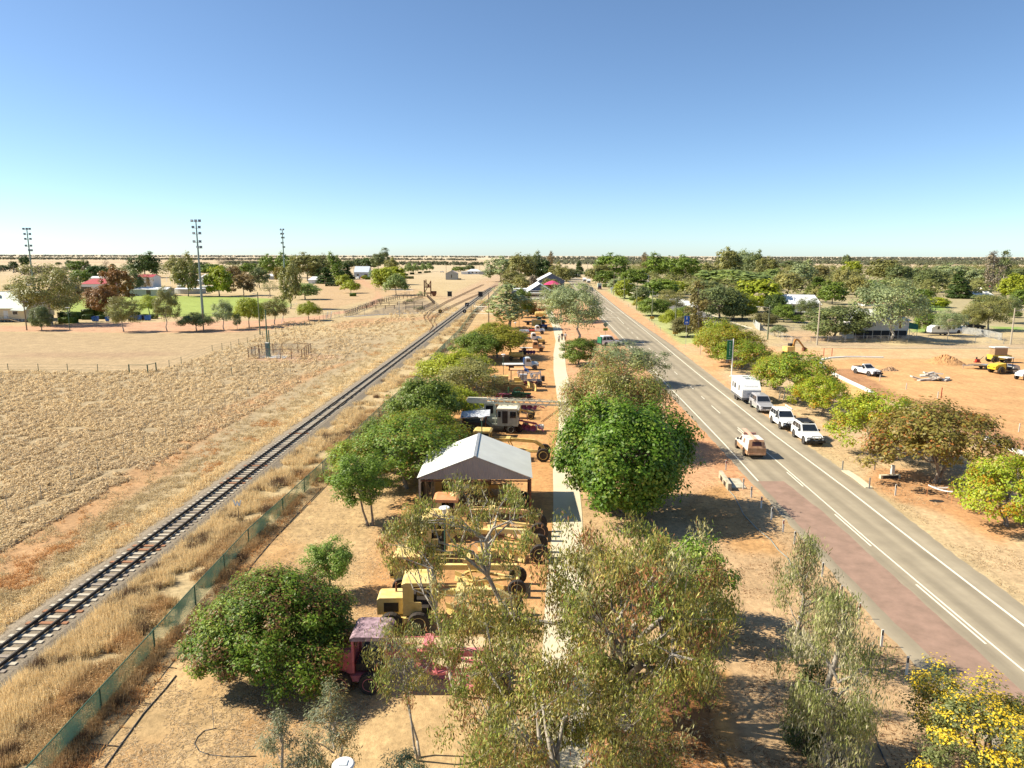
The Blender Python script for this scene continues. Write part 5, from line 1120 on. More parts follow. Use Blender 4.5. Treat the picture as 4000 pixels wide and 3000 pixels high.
for i in range(17):
    lv=0 if i<9 else 1 if i<14 else 2; ang=r_.uniform(-.5,.5); L_=r_.uniform(1.3,2.4)*.9; k=[(-2.4),(-1.7),(-1.0),(-.3),(.4),(1.0),(1.7),(2.4),(0.1)]
    cx=(k[i] if i<9 else r_.uniform(-1.3,1.5)*(1 if lv==1 else .5)); cy=r_.uniform(-.6,.7)*(1-.2*lv)
    b=MB().bx(-L_/2,L_/2,-.32,.32,-.10,.10); o=b.build('concrete_slab',slabc); o.location=(t0[0]+cx,t0[1]+cy,.18+.42*lv+r_.uniform(0,.15)); o.rotation_euler=(r_.uniform(-.25,.25),r_.uniform(-.35,.35),ang+r_.choice((0,0,.9)))
    tag(o,('grey concrete slab lying at the base of the broken slab pile' if lv==0 else 'grey concrete slab on the second layer of the broken slab pile' if lv==1 else 'grey concrete slab on top of the broken slab pile'),'concrete slab','broken slabs in the pile, '+('base layer' if lv==0 else 'middle layer' if lv==1 else 'top layer'))
# new kerbs
def ribbon(name,pts,w,h,m,kind=None,label=None,cat=None,pix=True,z0=0):
    P_=[Vector((*G(*p),0)) if pix else Vector((*p,0)) for p in pts]; mb=MB(); V=[]
    for i,p in enumerate(P_):
        d=(P_[min(i+1,len(P_)-1)]-P_[max(i-1,0)]).normalized(); s_=Vector((-d.y,d.x,0))*w/2
        V+=[tuple(p+s_)[:2]+(z0,),tuple(p+s_)[:2]+(z0+h,),tuple(p-s_)[:2]+(z0+h,),tuple(p-s_)[:2]+(z0,)]
    fs=[(4*i+j,4*i+j+1,4*i+j+5,4*i+j+4) for i in range(len(P_)-1) for j in range(3)]+[(0,1,2,3),(4*len(P_)-4,4*len(P_)-3,4*len(P_)-2,4*len(P_)-1)]
    mb.add(V,fs); o=mb.build(name,m); tag(o,label,cat,None,kind); return o
ribbon('new_kerb',[(3195,1412),(3205,1430),(3230,1449),(3300,1484),(3360,1512),(3412,1538)],.85,.17,kerbc,'structure')
ribbon('new_kerb',[(3205,1407),(3240,1399),(3300,1395),(3360,1395),(3450,1397)],.5,.17,kerbc,'structure')
ribbon('new_kerb',[(3838,1708),(3900,1737),(3960,1760),(4060,1800)],.85,.17,kerbc,'structure')
ribbon('old_kerb',[(3205,1360),(3400,1361),(4100,1360)],.25,.10,concrete,'structure')
ribbon('drain_slab',[(3300,1840),(3345,1868),(3395,1908)],.6,.10,concrete,'structure')
# ================================================================ OLD MACHINES IN THE PARK (x forward = towards the path)
def at_(px,py): return G(px,py)
def grader(label,loc,rot=0,p=yellowp,roof=None,p2=None,L=7.6,cab=True,cw=1.5,ch=2.75,cabx=-1.1,hoodh=1.75,wr=.62,arch=True,openc=False,hw=.55):
    """long frame arching to front wheels, engine and cab at the rear, blade under the frame"""
    t=thing('road_grader',label,'road grader',loc,rot,'old road graders'); roof=roof or p
    b0=-L/2; f0=L/2
    MB().prism([(b0,.85),(b0,hoodh-.1),(b0+.12,hoodh),(cabx-.75,hoodh),(cabx-.75,.85)],-hw,hw).build('engine_hood',p,t)
    if hw<.6: MB().bx(b0+.35,cabx-1.0,-.565,.565,1.0,hoodh-.25).build('engine_block',darkst,t)
    MB().tube((b0+.9,.2,hoodh),(b0+.9,.2,hoodh+.5),.05).build('exhaust_pipe',rust,t)
    if cab:
        x0,x1=cabx-.7,cabx+.75
        MB().prism([(x0-.12,ch-.12),(x0-.1,ch),(x0+.1,ch+.09),(x1,ch+.07),(x1+.15,ch-.02),(x1+.15,ch-.10)],-cw/2-.08,cw/2+.08).build('cab_roof',roof,t)
        m=MB()
        for a in(x0,x1):
            for b_ in(-cw/2,cw/2): m.bx(a-.05,a+.05,b_-.05,b_+.05,.9,ch-.1)
        if not openc: m.bx(x0-.03,x0+.03,-cw/2,cw/2,.9,ch-.9); m.bx(x0,x1,cw/2-.03,cw/2+.03,.9,1.6); m.bx(x0,x1-.55,-cw/2-.03,-cw/2+.03,.9,1.6); m.bx(x1-.03,x1+.03,-cw/2,cw/2,.9,1.5); m.bx(x0,x0+.5,-cw/2-.02,-cw/2+.02,.9,ch-.1)
        m.build('cab_frame',p2 or p,t) if not openc else [MB().bx(a-.05,a+.05,b_-.05,b_+.05,.9,ch-.1).build('cab_post',p,t) for a in(x0,x1) for b_ in(-cw/2,cw/2)]
        MB().bx(x0+.1,x1-.1,-cw/2+.1,cw/2-.1,.95,1.25).bx(x0+.35,x0+.55,-.25,.25,1.2,1.8).bx(x1-.35,x1-.2,-.3,.3,1.2,1.75).build('seat',darkst,t)
    # arching main frame
    mf=MB(); za=1.75; pts=[(cabx+.7,0,1.2),(cabx+1.2,0,za),(1.3,0,za+.1),(f0-1.2,0,za),(f0-.55,0,1.35),(f0-.35,0,.9)] if arch else [(cabx+.7,0,1.35),(f0-.4,0,1.45),(f0-.3,0,.9)]
    for a,b_ in zip(pts,pts[1:]): mf.beam(a,b_,.26,.30)
    mf.build('main_frame',p,t)
    MB().ring([(.62,-.06),(.78,-.06),(.78,.06),(.62,.06)],(1.0,0,.82),'z',20).beam((1.0,-.7,.82),(f0-.5,0,.75),.14).beam((1.0,.7,.82),(f0-.5,0,.75),.14).build('circle_frame',p2 or p,t)
    bl=MB().prism([(-.05,.10),(.10,.12),(.16,.38),(.10,.66),(-.02,.70),(.06,.38)],-1.75,1.75).build('blade',p,t); bl.location=(1.2,0,0); bl.rotation_euler=(0,0,R(58))
    m=MB(); 
    for s in(-1,1): m.tube((.6,s*.35,za+.05),(1.0,s*.8,.85),.05); m.tube((cabx+.6,s*.25,2.0),(1.0,s*.3,za+.25),.03)
    m.bx(.35,.75,-.5,.5,za+.05,za+.30); m.build('lift_arms',p2 or p,t)
    for s in(-1,1):
        wheel(t,b0+.75,s*.95,wr,.36,p,hub=.55); wheel(t,cabx+.05,s*.95,wr,.36,p,hub=.55); wheel(t,f0-.35,s*.85,wr*.95,.26,p,hub=.55)
    MB().bx(b0+.3,cabx+.5,-.85,.85,.5,.78).build('rear_axle',p2 or p,t); MB().tube((f0-.35,-.8,wr),(f0-.35,.8,wr),.1).build('front_axle',p2 or p,t)
    return t
# nearest: pink grader
grader('faded pink grader with mottled flat roof on the cream pad, nearest machine',(-4.25,29.3),0,pinkp,roof=mat('mottled_maroon_roof',(.13,.07,.08),.6,var=.5,scale=3,rgb2=(.55,.38,.42)),hw=.78,hoodh=1.85,L=8.0,openc=True,cabx=-2.0,cw=1.6,ch=2.55,wr=.5,arch=False)
grader('pale yellow grader with rounded cab beside the dark spreading tree',(-3.2,34.4),R(2),yellowl,L=7.4,cabx=-1.6,ch=2.6,wr=.58)
grader('long pale yellow grader just behind the rounded-cab one',(-3.1,38.3),R(-2),yellowl,L=7.6,cabx=-2.8,ch=2.2,hoodh=1.6,wr=.55,arch=False)
grader('yellow grader with big arched frame and curved blade ring',(-1.9,42.6),R(1),yellowl,L=8.0,cabx=-2.9,ch=2.95,hoodh=1.9,wr=.66)
grader('peach grader with orange cab roof just outside the tin shed',(-1.9,46.2),R(0),peach,roof=orangep,p2=yellowl,L=8.2,cabx=-2.6,ch=2.8,wr=.68,hoodh=1.75)
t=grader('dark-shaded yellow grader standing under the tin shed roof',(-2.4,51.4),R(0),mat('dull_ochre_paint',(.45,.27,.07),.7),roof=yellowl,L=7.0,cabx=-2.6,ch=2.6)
x0,y0=-4.1,50.55
# number board and windmill tower piece under the shed
o=MB().bx(-.62,.62,-.02,.02,-.17,.17).build('number_board',offwhite); o.location=(-3.75,50.1,2.25); tag(o,'white board with dark numerals inside the tin shed','sign')
cu=bpy.data.curves.new('t','FONT'); cu.body='222'; cu.size=.42; cu.extrude=.004; cu.align_x='CENTER'; cu.align_y='CENTER'; to=bpy.data.objects.new('tmp',cu); COL.objects.link(to); bpy.context.view_layer.update(); me=bpy.data.meshes.new_from_object(to); bpy.data.objects.remove(to); me.materials.clear(); me.materials.append(blackp)
q=link('numerals',me,o); q.matrix_local=Matrix.Translation((0,-.03,0))@Matrix.Rotation(R(90),4,'X')
MB().tube((-.5,0,-2.25),(-.5,0,0),.03).tube((.5,0,-2.25),(.5,0,0),.03).build('posts',galv,o)
t=thing('steel_tower','cross-braced steel tower section standing inside the tin shed','tower frame',(-2.2,53.0,0)); m=MB()
for a in(-.55,.55):
    for b_ in(-.4,.4): m.beam((a,b_,0),(a,b_,3.2),.08)
m.beam((-.55,-.4,.3),(.55,-.4,3),.05); m.beam((.55,-.4,.3),(-.55,-.4,3),.05); m.bx(-.6,.6,-.45,.45,1.3,1.36); m.build('frame',timber,t)
t=thing('yellow_cabinet','small yellow cabinet on the floor of the tin shed','cabinet',(-.6,51.5,0)); MB().bx(-.45,.45,-.3,.3,0,1.3).build('case',yellowp,t); MB().bx(-.2,.2,-.32,-.301,.7,1.0).build('door',offwhite,t)
t=thing('wire_bundle','bundle of pale branches leaning in the left bay of the shed','stacked poles',(-6.1,50.2,0)); m=MB(); r_=random.Random(8)
for i in range(26): a=r_.uniform(-.3,.3); m.tube((a,r_.uniform(-.5,.5),0),(a+r_.uniform(-.2,.3),r_.uniform(-.3,.3),r_.uniform(2,3)),.02,n=4)
m.build('poles',mat('dry_sticks',(.40,.28,.16),.9),t)
# ---- tin shed
def tin_shed():
    t=thing('tin_shed','open-fronted tin shed with pale gable roof over the graders','shed',(-2.6,52.3,0))
    xl,xr,yf,yb,ze,zr=-4.05,3.95,-3.1,3.3,3.22,4.82
    z=.04
    def slope(x0,z0_,x1,z1_,m,nm):
        v=[(x0,yf-.12,z0_),(x1,yf-.12,z1_),(x1,yb+.15,z1_),(x0,yb+.15,z0_)]; MB().add(v+[(a,b_,c+z) for a,b_,c in v],[(0,1,2,3),(7,6,5,4),(0,4,5,1),(1,5,6,2),(2,6,7,3),(3,7,4,0)]).build(nm,m,t)
    slope(xl-.18,ze-.04,-.05,zr,zinc_l,'roof'); slope(-.05,zr,xr+.15,ze-.02,mat('zinc_roof_shade_side',(.40,.42,.40),.45,var=.06) if False else zinc_l,'roof')
    MB().beam((-.05,yf-.15,zr+.03),(-.05,yb+.18,zr+.03),.22,.05).build('ridge_cap',galv,t)
    MB().prism([(xl,ze-.12),(xl,ze-.02),(-.05,zr-.04),(xr,ze-.02),(xr,ze-.12)],yf-.03,yf+.03).build('gable_panel',gablesh,t)
    MB().prism([(xl,ze-.12),(xl,ze-.02),(-.05,zr-.04),(xr,ze-.02),(xr,ze-.12)],yb-.03,yb+.03).build('gable_panel',gablesh,t)
    for a in(xl,xr):
        for b_ in(yf,0,yb): MB().bx(a-.07,a+.07,b_-.07,b_+.07,0,ze-.1).build('post',galv if a<0 else rust,t)
    m=MB(); 
    for b_ in(yf,0,yb): m.beam((xl,b_,ze-.25),(xr,b_,ze-.25),.08)
    for zz in(.9,1.6): m.beam((xl,yb,zz),(xr,yb,zz),.05); m.beam((xr,yf,zz),(xr,yb,zz),.05)
    m.build('rails',rust,t)
    MB().bx(xl-.02,xl+.02,yf+.1,yb,0.1,2.6).build('side_mesh',mat('dark_shade_mesh',(.06,.05,.04),.9),t)
    return t
tin_shed()
# ---- row behind the shed
grader('yellow grader with rounded cab behind the tin shed, three tyres showing',(-.9,65.3),R(-6),yellowp,L=8.6,cabx=-1.9,ch=2.7,wr=.68,hoodh=1.75)
def old_truck(label,loc,rot,p,tray=None,L=5.4,load=None,fl=None,name='old_truck',cabx=.9,bare=False,box=False):
    t=thing(name,label,'truck',loc,rot,'old trucks in the machine park'); h=L/2
    MB().prism([(-h,.62),(-h,.80),(h-.4,.80),(h-.4,.62)],-.38,.38).build('chassis',blackp if not bare else offwhite,t)
    # rounded bonnet
    rings=[]
    for x,w_,zt in((cabx+.35,.62,1.38),(cabx+.9,.56,1.36),(cabx+1.45,.44,1.28),(cabx+1.62,.34,1.12)):
        rings.append([(x,-w_,.75),(x,-w_,zt-.25),(x,-w_*.6,zt),(x,w_*.6,zt),(x,w_,zt-.25),(x,w_,.75)])
    MB().loft(rings).build('bonnet',p,t)
    MB().bx(cabx+1.61,cabx+1.66,-.28,.28,.75,1.1).build('grille',darkst,t)
    c0,c1=cabx-.75,cabx+.4
    cb=MB().prism([(c0,.75),(c0,1.75),(c0+.12,2.02),(c0+.35,2.12),(c1-.35,2.10),(c1-.15,1.98),(c1,1.42),(c1,.75)],-.80,.80).build('cab',p,t)
    for s in(-1,1): MB().add([(c0+.28,s*.806,1.42),(c1-.12,s*.806,1.42),(c1-.27,s*.806,1.90),(c0+.30,s*.806,1.90),(c0+.28,s*.78,1.42),(c1-.12,s*.78,1.42),(c1-.27,s*.78,1.90),(c0+.30,s*.78,1.90)],[(0,1,2,3),(7,6,5,4),(0,4,5,1),(1,5,6,2),(2,6,7,3),(3,7,4,0)]).build('side_window',glass,t)
    MB().add([(c1+.004,-.62,1.46),(c1+.004,.62,1.46),(c1-.145,.60,1.93),(c1-.145,-.60,1.93),(c1-.05,-.62,1.44),(c1-.05,.62,1.44),(c1-.19,.60,1.93),(c1-.19,-.60,1.93)],[(0,1,2,3),(7,6,5,4),(0,4,5,1),(1,5,6,2),(2,6,7,3),(3,7,4,0)]).build('windscreen',glass,t)
    for s in(-1,1):
        a=MB(); pr=[];  n=9
        for i in range(n+1):
            th=math.pi*(i/n); pr.append((cabx+.95+math.cos(th)*.60,.52+math.sin(th)*.56))
        pr+= [(cabx+.35-.12,.62),(cabx+.45,.62)]+[(cabx+.95+math.cos(math.pi*(1-i/n))*.50,.52+math.sin(math.pi*(1-i/n))*.46) for i in range(n+1)]
        a.prism(pr,s*.80-.17,s*.80+.17); a.build('mudguard',fl or p,t)
        wheel(t,cabx+.95,s*.80,.42,.22,p); wheel(t,-h+.9,s*.78,.44,.34,darkst)
        MB().lathe([(.001,.06),(.12,.05),(.12,-.06),(.001,-.08)],(cabx+1.55,s*.52,1.02),'x',10).build('headlight',lampglass,t)
    if tray: 
        MB().bx(-h-.6,c0-.12,-.95,.95,.92,1.02).build('tray',tray,t); MB().bx(-h-.2,c0-.3,-.4,-.3,.80,.92).bx(-h-.2,c0-.3,.3,.4,.80,.92).build('tray_bearer',timber,t)
    return t
x,y=at_(2045,1446); t=old_truck('white old truck with long pale flat tray, nearest of the old trucks',(x,y+.6),R(3),bluegrey,offwhite,L=5.9); MB().bx(.0,.25,-.7,.7,1.0,2.0).beam((0,-.6,1.0),(-.3,-.6,1.9),.08).build('winch_frame',bluep,t)
x,y=at_(2080,1374); old_truck('peach old truck with bare chassis',(x-.1,y+.4),R(-3),peach,None,L=4.9,bare=True)
x,y=at_(2072,1338); old_truck('white old truck with dark flat tray',(x,y+.6),R(2),offwhite,darkst,L=6.0)
x,y=at_(2085,1306); old_truck('white old truck with round black mudguards and red tray',(x+.2,y+.8),R(2),white,redp,L=4.8,fl=white)
x,y=at_(2105,1270); old_truck('dark green old truck with open dark tray frame',(x-.6,y+1),R(0),greenp,darkst,L=6.6)
# tank trailer
x,y=at_(2048,1318); t=thing('tank_trailer','peach trailer carrying a silver cylinder tank','trailer',(x,y+.4,0),0); MB().lathe([(.001,-1.1),(.3,-1.15),(.48,-1.0),(.48,1.0),(.3,1.15),(.001,1.1)],(0,0,1.35),'x',16).build('tank',mat('bright_tank_metal',(.7,.7,.72),.3,.6),t); MB().bx(-1.5,2.2,-.45,.45,.7,.85).bx(1.2,2.3,-.6,.6,.85,1.1).build('frame',peach,t)
for a in(-.9,.3):
    for s in(-1,1): wheel(t,a,s*.6,.4,.2,offwhite)
# crane truck
x,y=at_(1935,1690)
t=thing('crane_truck','grey-green mobile crane with long lattice boom pointing to the path','crane',(x,y+1.3,0),R(0))
MB().bx(-3.4,2.3,-.75,.75,.95,1.25).build('chassis',greyg,t)
MB().prism([(-3.3,1.3),(-3.3,2.2),(-2.9,2.35),(-1.3,2.35),(-1.3,1.3)],-.9,.9).build('engine_house',greyg,t)
MB().prism([(-1.25,1.3),(-1.25,2.95),(-1.1,3.1),(-.2,3.05),(.05,2.4),(.05,1.3)],-.3,.85).build('operator_cab',greyg,t); MB().bx(-1.05,-.25,-.32,-.295,1.9,2.8).bx(-1.1,-.25,.86,.88,1.9,2.8).bx(.03,.065,-.2,.7,2.0,2.4).build('cab_window',glass,t)
MB().bx(-.9,2.2,-.9,.9,1.26,1.5).bx(.2,1.2,-.85,-.2,1.5,2.3).build('deck',greyg,t)
bm=MB(); A=Vector((-2.9,-.1,3.35)); B=Vector((7.6,-.55,3.05)); dz=Vector((0,0,.80)); dy=Vector((0,.42,0)); n=15
P=lambda k,i,j:(A.lerp(B,k)+dz*(i-.5)*(1-.55*max(0,(k-.8)/.2))*(1 if k>.12 else .5+k*4)+dy*(j-.5)*(1-.3*k))
for i in(0,1):
    for j in(0,1): bm.beam(P(0,i,j),P(1,i,j),.10)
for k in range(3,n):
    a,b_=k/n,(k+1)/n
    for j in(0,1): bm.beam(P(a,k%2,j),P(b_,(k+1)%2,j),.055)
    bm.beam(P(a,0,0),P(a,0,1),.05); bm.beam(P(a,1,0),P(b_,1,1),.05)
bm.build('lattice_boom',creamp,t)
MB().prism([(-3.05,3.15),(-3.2,3.40),(-3.0,3.72),(-.9,3.68),(-.9,3.05)],-.38,-.10).build('boom_foot',creamp,t)
MB().prism([(6.9,2.80),(6.9,3.20),(7.7,3.10),(7.85,2.95),(7.7,2.80)],-.75,-.35).build('boom_head',creamp,t)
MB().beam((-1.3,0,2.3),(-2.4,0,3.35),.1).beam((-2.2,0,2.3),(-2.6,0,3.3),.1).build('boom_support',greyg,t)
m=MB(); 
for dyy in(-.1,.1): m.tube((7.5,-.55+dyy,2.9),(5.0,-.4+dyy,1.0),.018,n=4); m.tube((7.7,-.55+dyy,2.9),(5.2,-.4+dyy,1.0),.018,n=4)
m.build('hoist_cable',rust,t); MB().lathe([(.16,-.35),(.3,-.2),(.3,.25),(.18,.35)],(5.0,-.4,.45),'x',12).bx(4.3,4.6,-.6,-.2,.1,.6).build('hook_block',offwhite,t)
for a in(-2.6,-1.6,1.4):
    for s in(-1,1): wheel(t,a,s*.85,.5,.3,greyg)
# cab-over grey truck before it
x,y=at_(1985,1688)
t=thing('cab_over_truck','grey-green snub-nosed truck cab in front of the crane','truck',(x,y+.2,0),R(-6),'old trucks in the machine park')
MB().prism([(-1.1,.85),(-1.1,2.55),(-.95,2.68),(.9,2.68),(1.05,2.5),(1.15,1.7),(1.15,.85)],-.95,.95).build('cab',greyg,t)
MB().prism([(-1.2,2.64),(-1.15,2.78),(1.0,2.80),(1.25,2.66)],-1.0,1.0).build('cab_roof',creamp,t)
for s in(-1,1): MB().bx(-.55,.05,s*.956-.004,s*.956+.004,1.15,2.5).build('door_opening',darkst,t); MB().bx(.3,.95,s*.957-.004,s*.957+.004,1.75,2.45).build('side_window',glass,t); MB().bx(-1.0,-.7,s*.957-.004,s*.957+.004,1.8,2.45).build('quarter_window',glass,t)
MB().bx(1.06,1.17,-.8,.8,1.75,2.42).build('windscreen',glass,t); MB().bx(-3.6,-1.1,-.45,.45,.75,.95).build('chassis',greyg,t)
for s in(-1,1): wheel(t,.4,s*.85,.48,.26,greyg); wheel(t,-2.7,s*.85,.48,.3,greyg); MB().tube((-1.35,s*.5,.9),(-1.35,s*.5,1.9),.04).build('exhaust_pipe',galv,t)
# black truck with tilted white panel
x,y=at_(1838,1712)
t=thing('tray_truck','black-bodied truck under a tilted whitish sheet roof left of the snub-nosed truck','truck',(x,y+.8,0),R(0),'old trucks in the machine park')
MB().prism([(-1.3,.5),(-1.4,1.1),(-.9,1.7),(1.6,1.7),(2.2,1.2),(2.2,.5)],-.8,.8).build('body',blackp,t); pn=MB().bx(-1.25,1.85,-.95,.95,0,.06).build('sheet_roof',mat('mottled_white_sheet',(.32,.36,.42),.4,var=.3,scale=2,rgb2=(.74,.75,.76)),t); pn.location=(.2,0,2.42); pn.rotation_euler=(R(8),R(-4),0)
m=MB(); [m.bx(a-.04,a+.04,b_-.04,b_+.04,1.2,2.42) for a in(-.8,1.6) for b_ in(-.8,.8)]; m.build('roof_posts',rust,t)
for s in(-1,1): wheel(t,-.7,s*.8,.5,.3,darkst); wheel(t,1.5,s*.8,.5,.3,darkst)
# ploughs / pumps
def plough(label,px,py,p,L=3,disc=4,name='disc_plough',rot=0,cat='plough',h=1.2):
    x,y=at_(px,py); t=thing(name,label,cat,(x,y,0),rot,'old ploughs and farm gear'); r_=random.Random(px)
    m=MB(); m.beam((-L/2,-.3,h*.7),(L/2,.2,h*.55),.14); m.beam((-L/2,.5,h*.6),(L/2,.2,h*.5),.12); m.beam((-L/4,-.3,h*.7),(-L/4,.5,h*.62),.1); m.beam((L/2,.2,h*.55),(L/2+1.0,.1,.25),.1); m.build('frame',p,t)
    for i in range(disc):
        a=-L/2+.3+i*L/disc; o=MB().lathe([(.001,.12),(.22,.06),(.36,-.02),(.36,-.05),(.001,.06)],(0,0,0),'y',14).build('disc',p,t); o.location=(a,.1,.42); o.rotation_euler=(0,0,R(30))
    m=MB(); [m.tube((-L/2+.3+i*L/disc,.1,.42),(-L/2+.3+i*L/disc,.1,h*.65),.04) for i in range(disc)]; m.tube((-L*.3,.1,h*.7),(-L*.4,.0,h*1.25),.03); m.tube((L*.1,.1,h*.7),(.0,.0,h*1.2),.03); m.build('legs',p,t)
    for s in(-1,1): wheel(t,-L*.15,s*.8,.42,.08,p)
    return t
plough('magenta plough with long drawbar right of the snub-nosed truck',2052,1685,magenta,2.4,4,rot=R(-28),h=1.8)
plough('magenta disc plough under the crane boom',2040,1603,magenta,3.6,6,h=1.2)
plough('magenta earth scoop frame just behind the crane boom',1998,1560,magenta,4.4,5,rot=R(-2),h=1.1)
plough('dark purple harrow behind the yellow roller',2058,1384,purplep,3.2,6,h=1.1)
plough('thin magenta hay rake near the silver pump frame',2078,1508,magenta,2.6,3,h=.9)
# small yellow scraper with tyre
x,y=at_(2050,1634); t=thing('scraper','small yellow wheeled scraper right of the crane hook side','scraper',(x,y,0),R(-6)); MB().beam((-1.2,0,1.2),(1.0,0,.7),.2).bx(-1.4,-.5,-.5,.5,.7,1.5).lathe([(.001,-.15),(.35,-.15),(.35,.15),(.001,.15)],(-1.0,0,1.7),'x',12).build('frame',yellowp,t)
for s in(-1,1): wheel(t,.75,s*.6,.42,.24,yellowp)
# green flywheel engine
x,y=at_(2025,1560); t=thing('flywheel_engine','dark green oil engine with large spoked flywheels','stationary engine',(x,y,0),R(4))
for s in(-1,1):
    m=MB().ring([(.64,-.05),(.74,-.05),(.74,.05),(.64,.05)],(0,s*.4,.9),'y',22)
    for i in range(6): a=i*math.pi/3; m.beam((math.cos(a)*.08,s*.4,.9+math.sin(a)*.08),(math.cos(a)*.66,s*.4,.9+math.sin(a)*.66),.06)
    m.build('flywheel',greenp,t)
MB().tube((-.9,0,.85),(1.7,0,.75),.2,.14,10).bx(-1.2,1.0,-.25,.25,.4,.62).tube((-1.3,0,.9),(-1.3,0,1.7),.12).bx(-.5,.3,-.3,.3,.55,1.05).build('engine_block',greenp,t); MB().bx(-1.4,1.9,-.35,-.2,.25,.4).bx(-1.4,1.9,.2,.35,.25,.4).build('skid',timber,t)
for a in(-1.1,1.4):
    for s in(-1,1): wheel(t,a,s*.55,.3,.08,magenta)
# yellow bulldozer
x,y=at_(2010,1528); t=thing('bulldozer','old yellow crawler dozer with canopy and blade','bulldozer',(x-.3,y+1.0,0),R(0))
MB().prism([(-2.9,1.1),(-2.9,1.95),(-2.6,2.1),(-.6,2.1),(-.6,1.1)],-.75,.75).build('hood',yellowp,t); MB().bx(-.5,1.6,-.7,.7,.9,1.3).bx(.2,1.2,-.35,.35,1.3,1.8).build('deck',yellowp,t)
m=MB(); [m.bx(a-.06,a+.06,b_-.06,b_+.06,1.2,2.95) for a in(-.2,1.5) for b_ in(-.7,.7)]; m.build('canopy_posts',timber,t); MB().bx(-.35,1.65,-.85,.85,2.95,3.05).build('canopy_roof',peach,t)
for s in(-1,1): MB().prism([(-2.7,.3),(-2.3,.02),(1.5,.02),(1.9,.35),(1.8,.75),(1.3,.95),(-2.3,.95),(-2.7,.7)],s*.95-.22,s*.95+.22).build('track',mat('ochre_track',(.25,.16,.06),.9,var=.4,scale=5),t)
bl=MB().prism([(0,0),(.15,.05),(.22,.5),(.12,.95),(0,.98),(.08,.5)],-1.5,1.5).build('blade',yellowl,t); bl.location=(2.7,0,.05); bl.rotation_euler=(0,0,R(22)); MB().beam((1.2,-1.1,.5),(2.8,-.9,.4),.14).beam((1.2,1.1,.5),(2.8,.9,.4),.14).build('push_arm',yellowp,t)
# silver pump jack frame
x,y=at_(2072,1512); t=thing('silver_pump_frame','silver painted boring plant with wheels and lattice frame','boring plant',(x,y+.8,0),R(0))
m=MB()
for b_ in(-.6,.6): m.beam((-1.9,b_,.9),(1.7,b_,.9),.12); m.beam((-1.9,b_,2.2),(1.5,b_,1.9),.1); m.beam((-1.9,b_,.9),(-1.6,b_,2.3),.1); m.beam((-.7,b_,.9),(-.4,b_,2.1),.09); m.beam((.4,b_,.9),(1.4,b_,2.2),.09); m.beam((1.5,b_,.5),(1.5,b_,2.2),.1)
for a in(-1.9,-.4,1.5): m.beam((a,-.6,2.0),(a,.6,2.0),.08)
m.bx(-1.6,-.5,-.5,.5,1.0,1.8); m.tube((.2,-.7,1.6),(.2,.7,1.6),.25); m.build('frame',mat('aluminium_paint',(.55,.56,.58),.4,.3,var=.15),t)
q=MB().ring([(.42,-.04),(.52,-.04),(.52,.04),(.42,.04)],(.6,-.75,1.5),'y',18)
for i in range(5): a=i*1.257; q.beam((.6,-.75,1.5),(.6+math.cos(a)*.45,-.75,1.5+math.sin(a)*.45),.05)
q.build('belt_wheel',offwhite,t)
for a in(-1.4,1.3):
    for s in(-1,1): wheel(t,a,s*.8,.45,.12,galv)
MB().bx(1.6,2.1,-.5,.5,.8,1.5).build('gear_case',darkst,t); MB().tube((-.2,-.6,2.2),(-1.0,.4,2.9),.08).bx(-.9,-.3,-.3,.3,2.2,2.6).build('winch',bluep,t)
# yellow roller with boiler look
x,y=at_(2020,1408); t=thing('old_roller','ochre drum roller with upright pipe behind the pale flat tray truck','roller',(x,y+.5,0),R(-3)); MB().lathe([(.001,-1.3),(.45,-1.25),(.5,-1.1),(.5,1.1),(.001,1.2)],(0,0,1.0),'x',16).build('drum',yellowp,t); MB().tube((-1.2,0,1.2),(-1.2,0,2.1),.16).bx(-1.5,-1.0,-.4,.4,.6,1.4).beam((1.0,0,.9),(1.8,0,.6),.12).beam((.8,.5,.4),(1.0,.5,1.9),.08).build('frame',yellowp,t)
for s in(-1,1): wheel(t,.9,s*.55,.35,.1,rust); wheel(t,-1.1,s*.55,.4,.15,yellowp)
x,y=at_(2108,1346); t=thing('small_tractor','small faded yellow tractor behind the peach truck cab','tractor',(x,y+.2,0),0); MB().bx(-.2,1.1,-.3,.3,.6,1.15).bx(-.9,-.2,-.35,.35,.5,.9).tube((-.3,0,1.0),(-.15,0,1.35),.04).build('body',yellowp,t)
for s in(-1,1): wheel(t,-.7,s*.6,.6,.25,yellowp); wheel(t,.9,s*.5,.35,.15,yellowp)
x,y=at_(2120,1286); t=thing('small_tractor','small blue tractor with angled arm beside the yellow board','tractor',(x,y+.5,0),0); MB().bx(-.4,1.2,-.3,.3,.6,1.2).bx(-1.2,-.4,-.4,.4,.5,1.0).beam((.9,0,.8),(2.1,.1,1.5),.08).build('body',bluep,t)
for s in(-1,1): wheel(t,-.8,s*.6,.62,.25,rust); wheel(t,.9,s*.5,.38,.15,rust)
x,y=at_(2096,1284); t=thing('yellow_board','upright yellow panel with pale frame among the trucks','panel',(x,y+.3,0),0); MB().bx(-1.2,1.2,-.3,.3,.7,2.3).build('panel',yellowp,t); MB().bx(-1.3,1.3,-.36,.36,2.3,2.4).bx(-1.3,-1.2,-.34,.34,0,2.4).bx(1.2,1.3,-.34,.34,0,2.4).build('frame',creamp,t)
x,y=at_(2112,1246); t=thing('yellow_boiler','yellow barrel-shaped engine behind the dark green truck','engine',(x,y+.5,0),0); MB().lathe([(.001,-1.8),(.6,-1.7),(.7,-1.5),(.7,1.5),(.001,1.7)],(0,0,1.5),'x',14).tube((1.3,0,1.5),(1.3,0,2.7),.15).build('barrel',yellowp,t)
for a in(-1,1):
    for s in(-1,1): wheel(t,a,s*.8,.5,.2,yellowp)
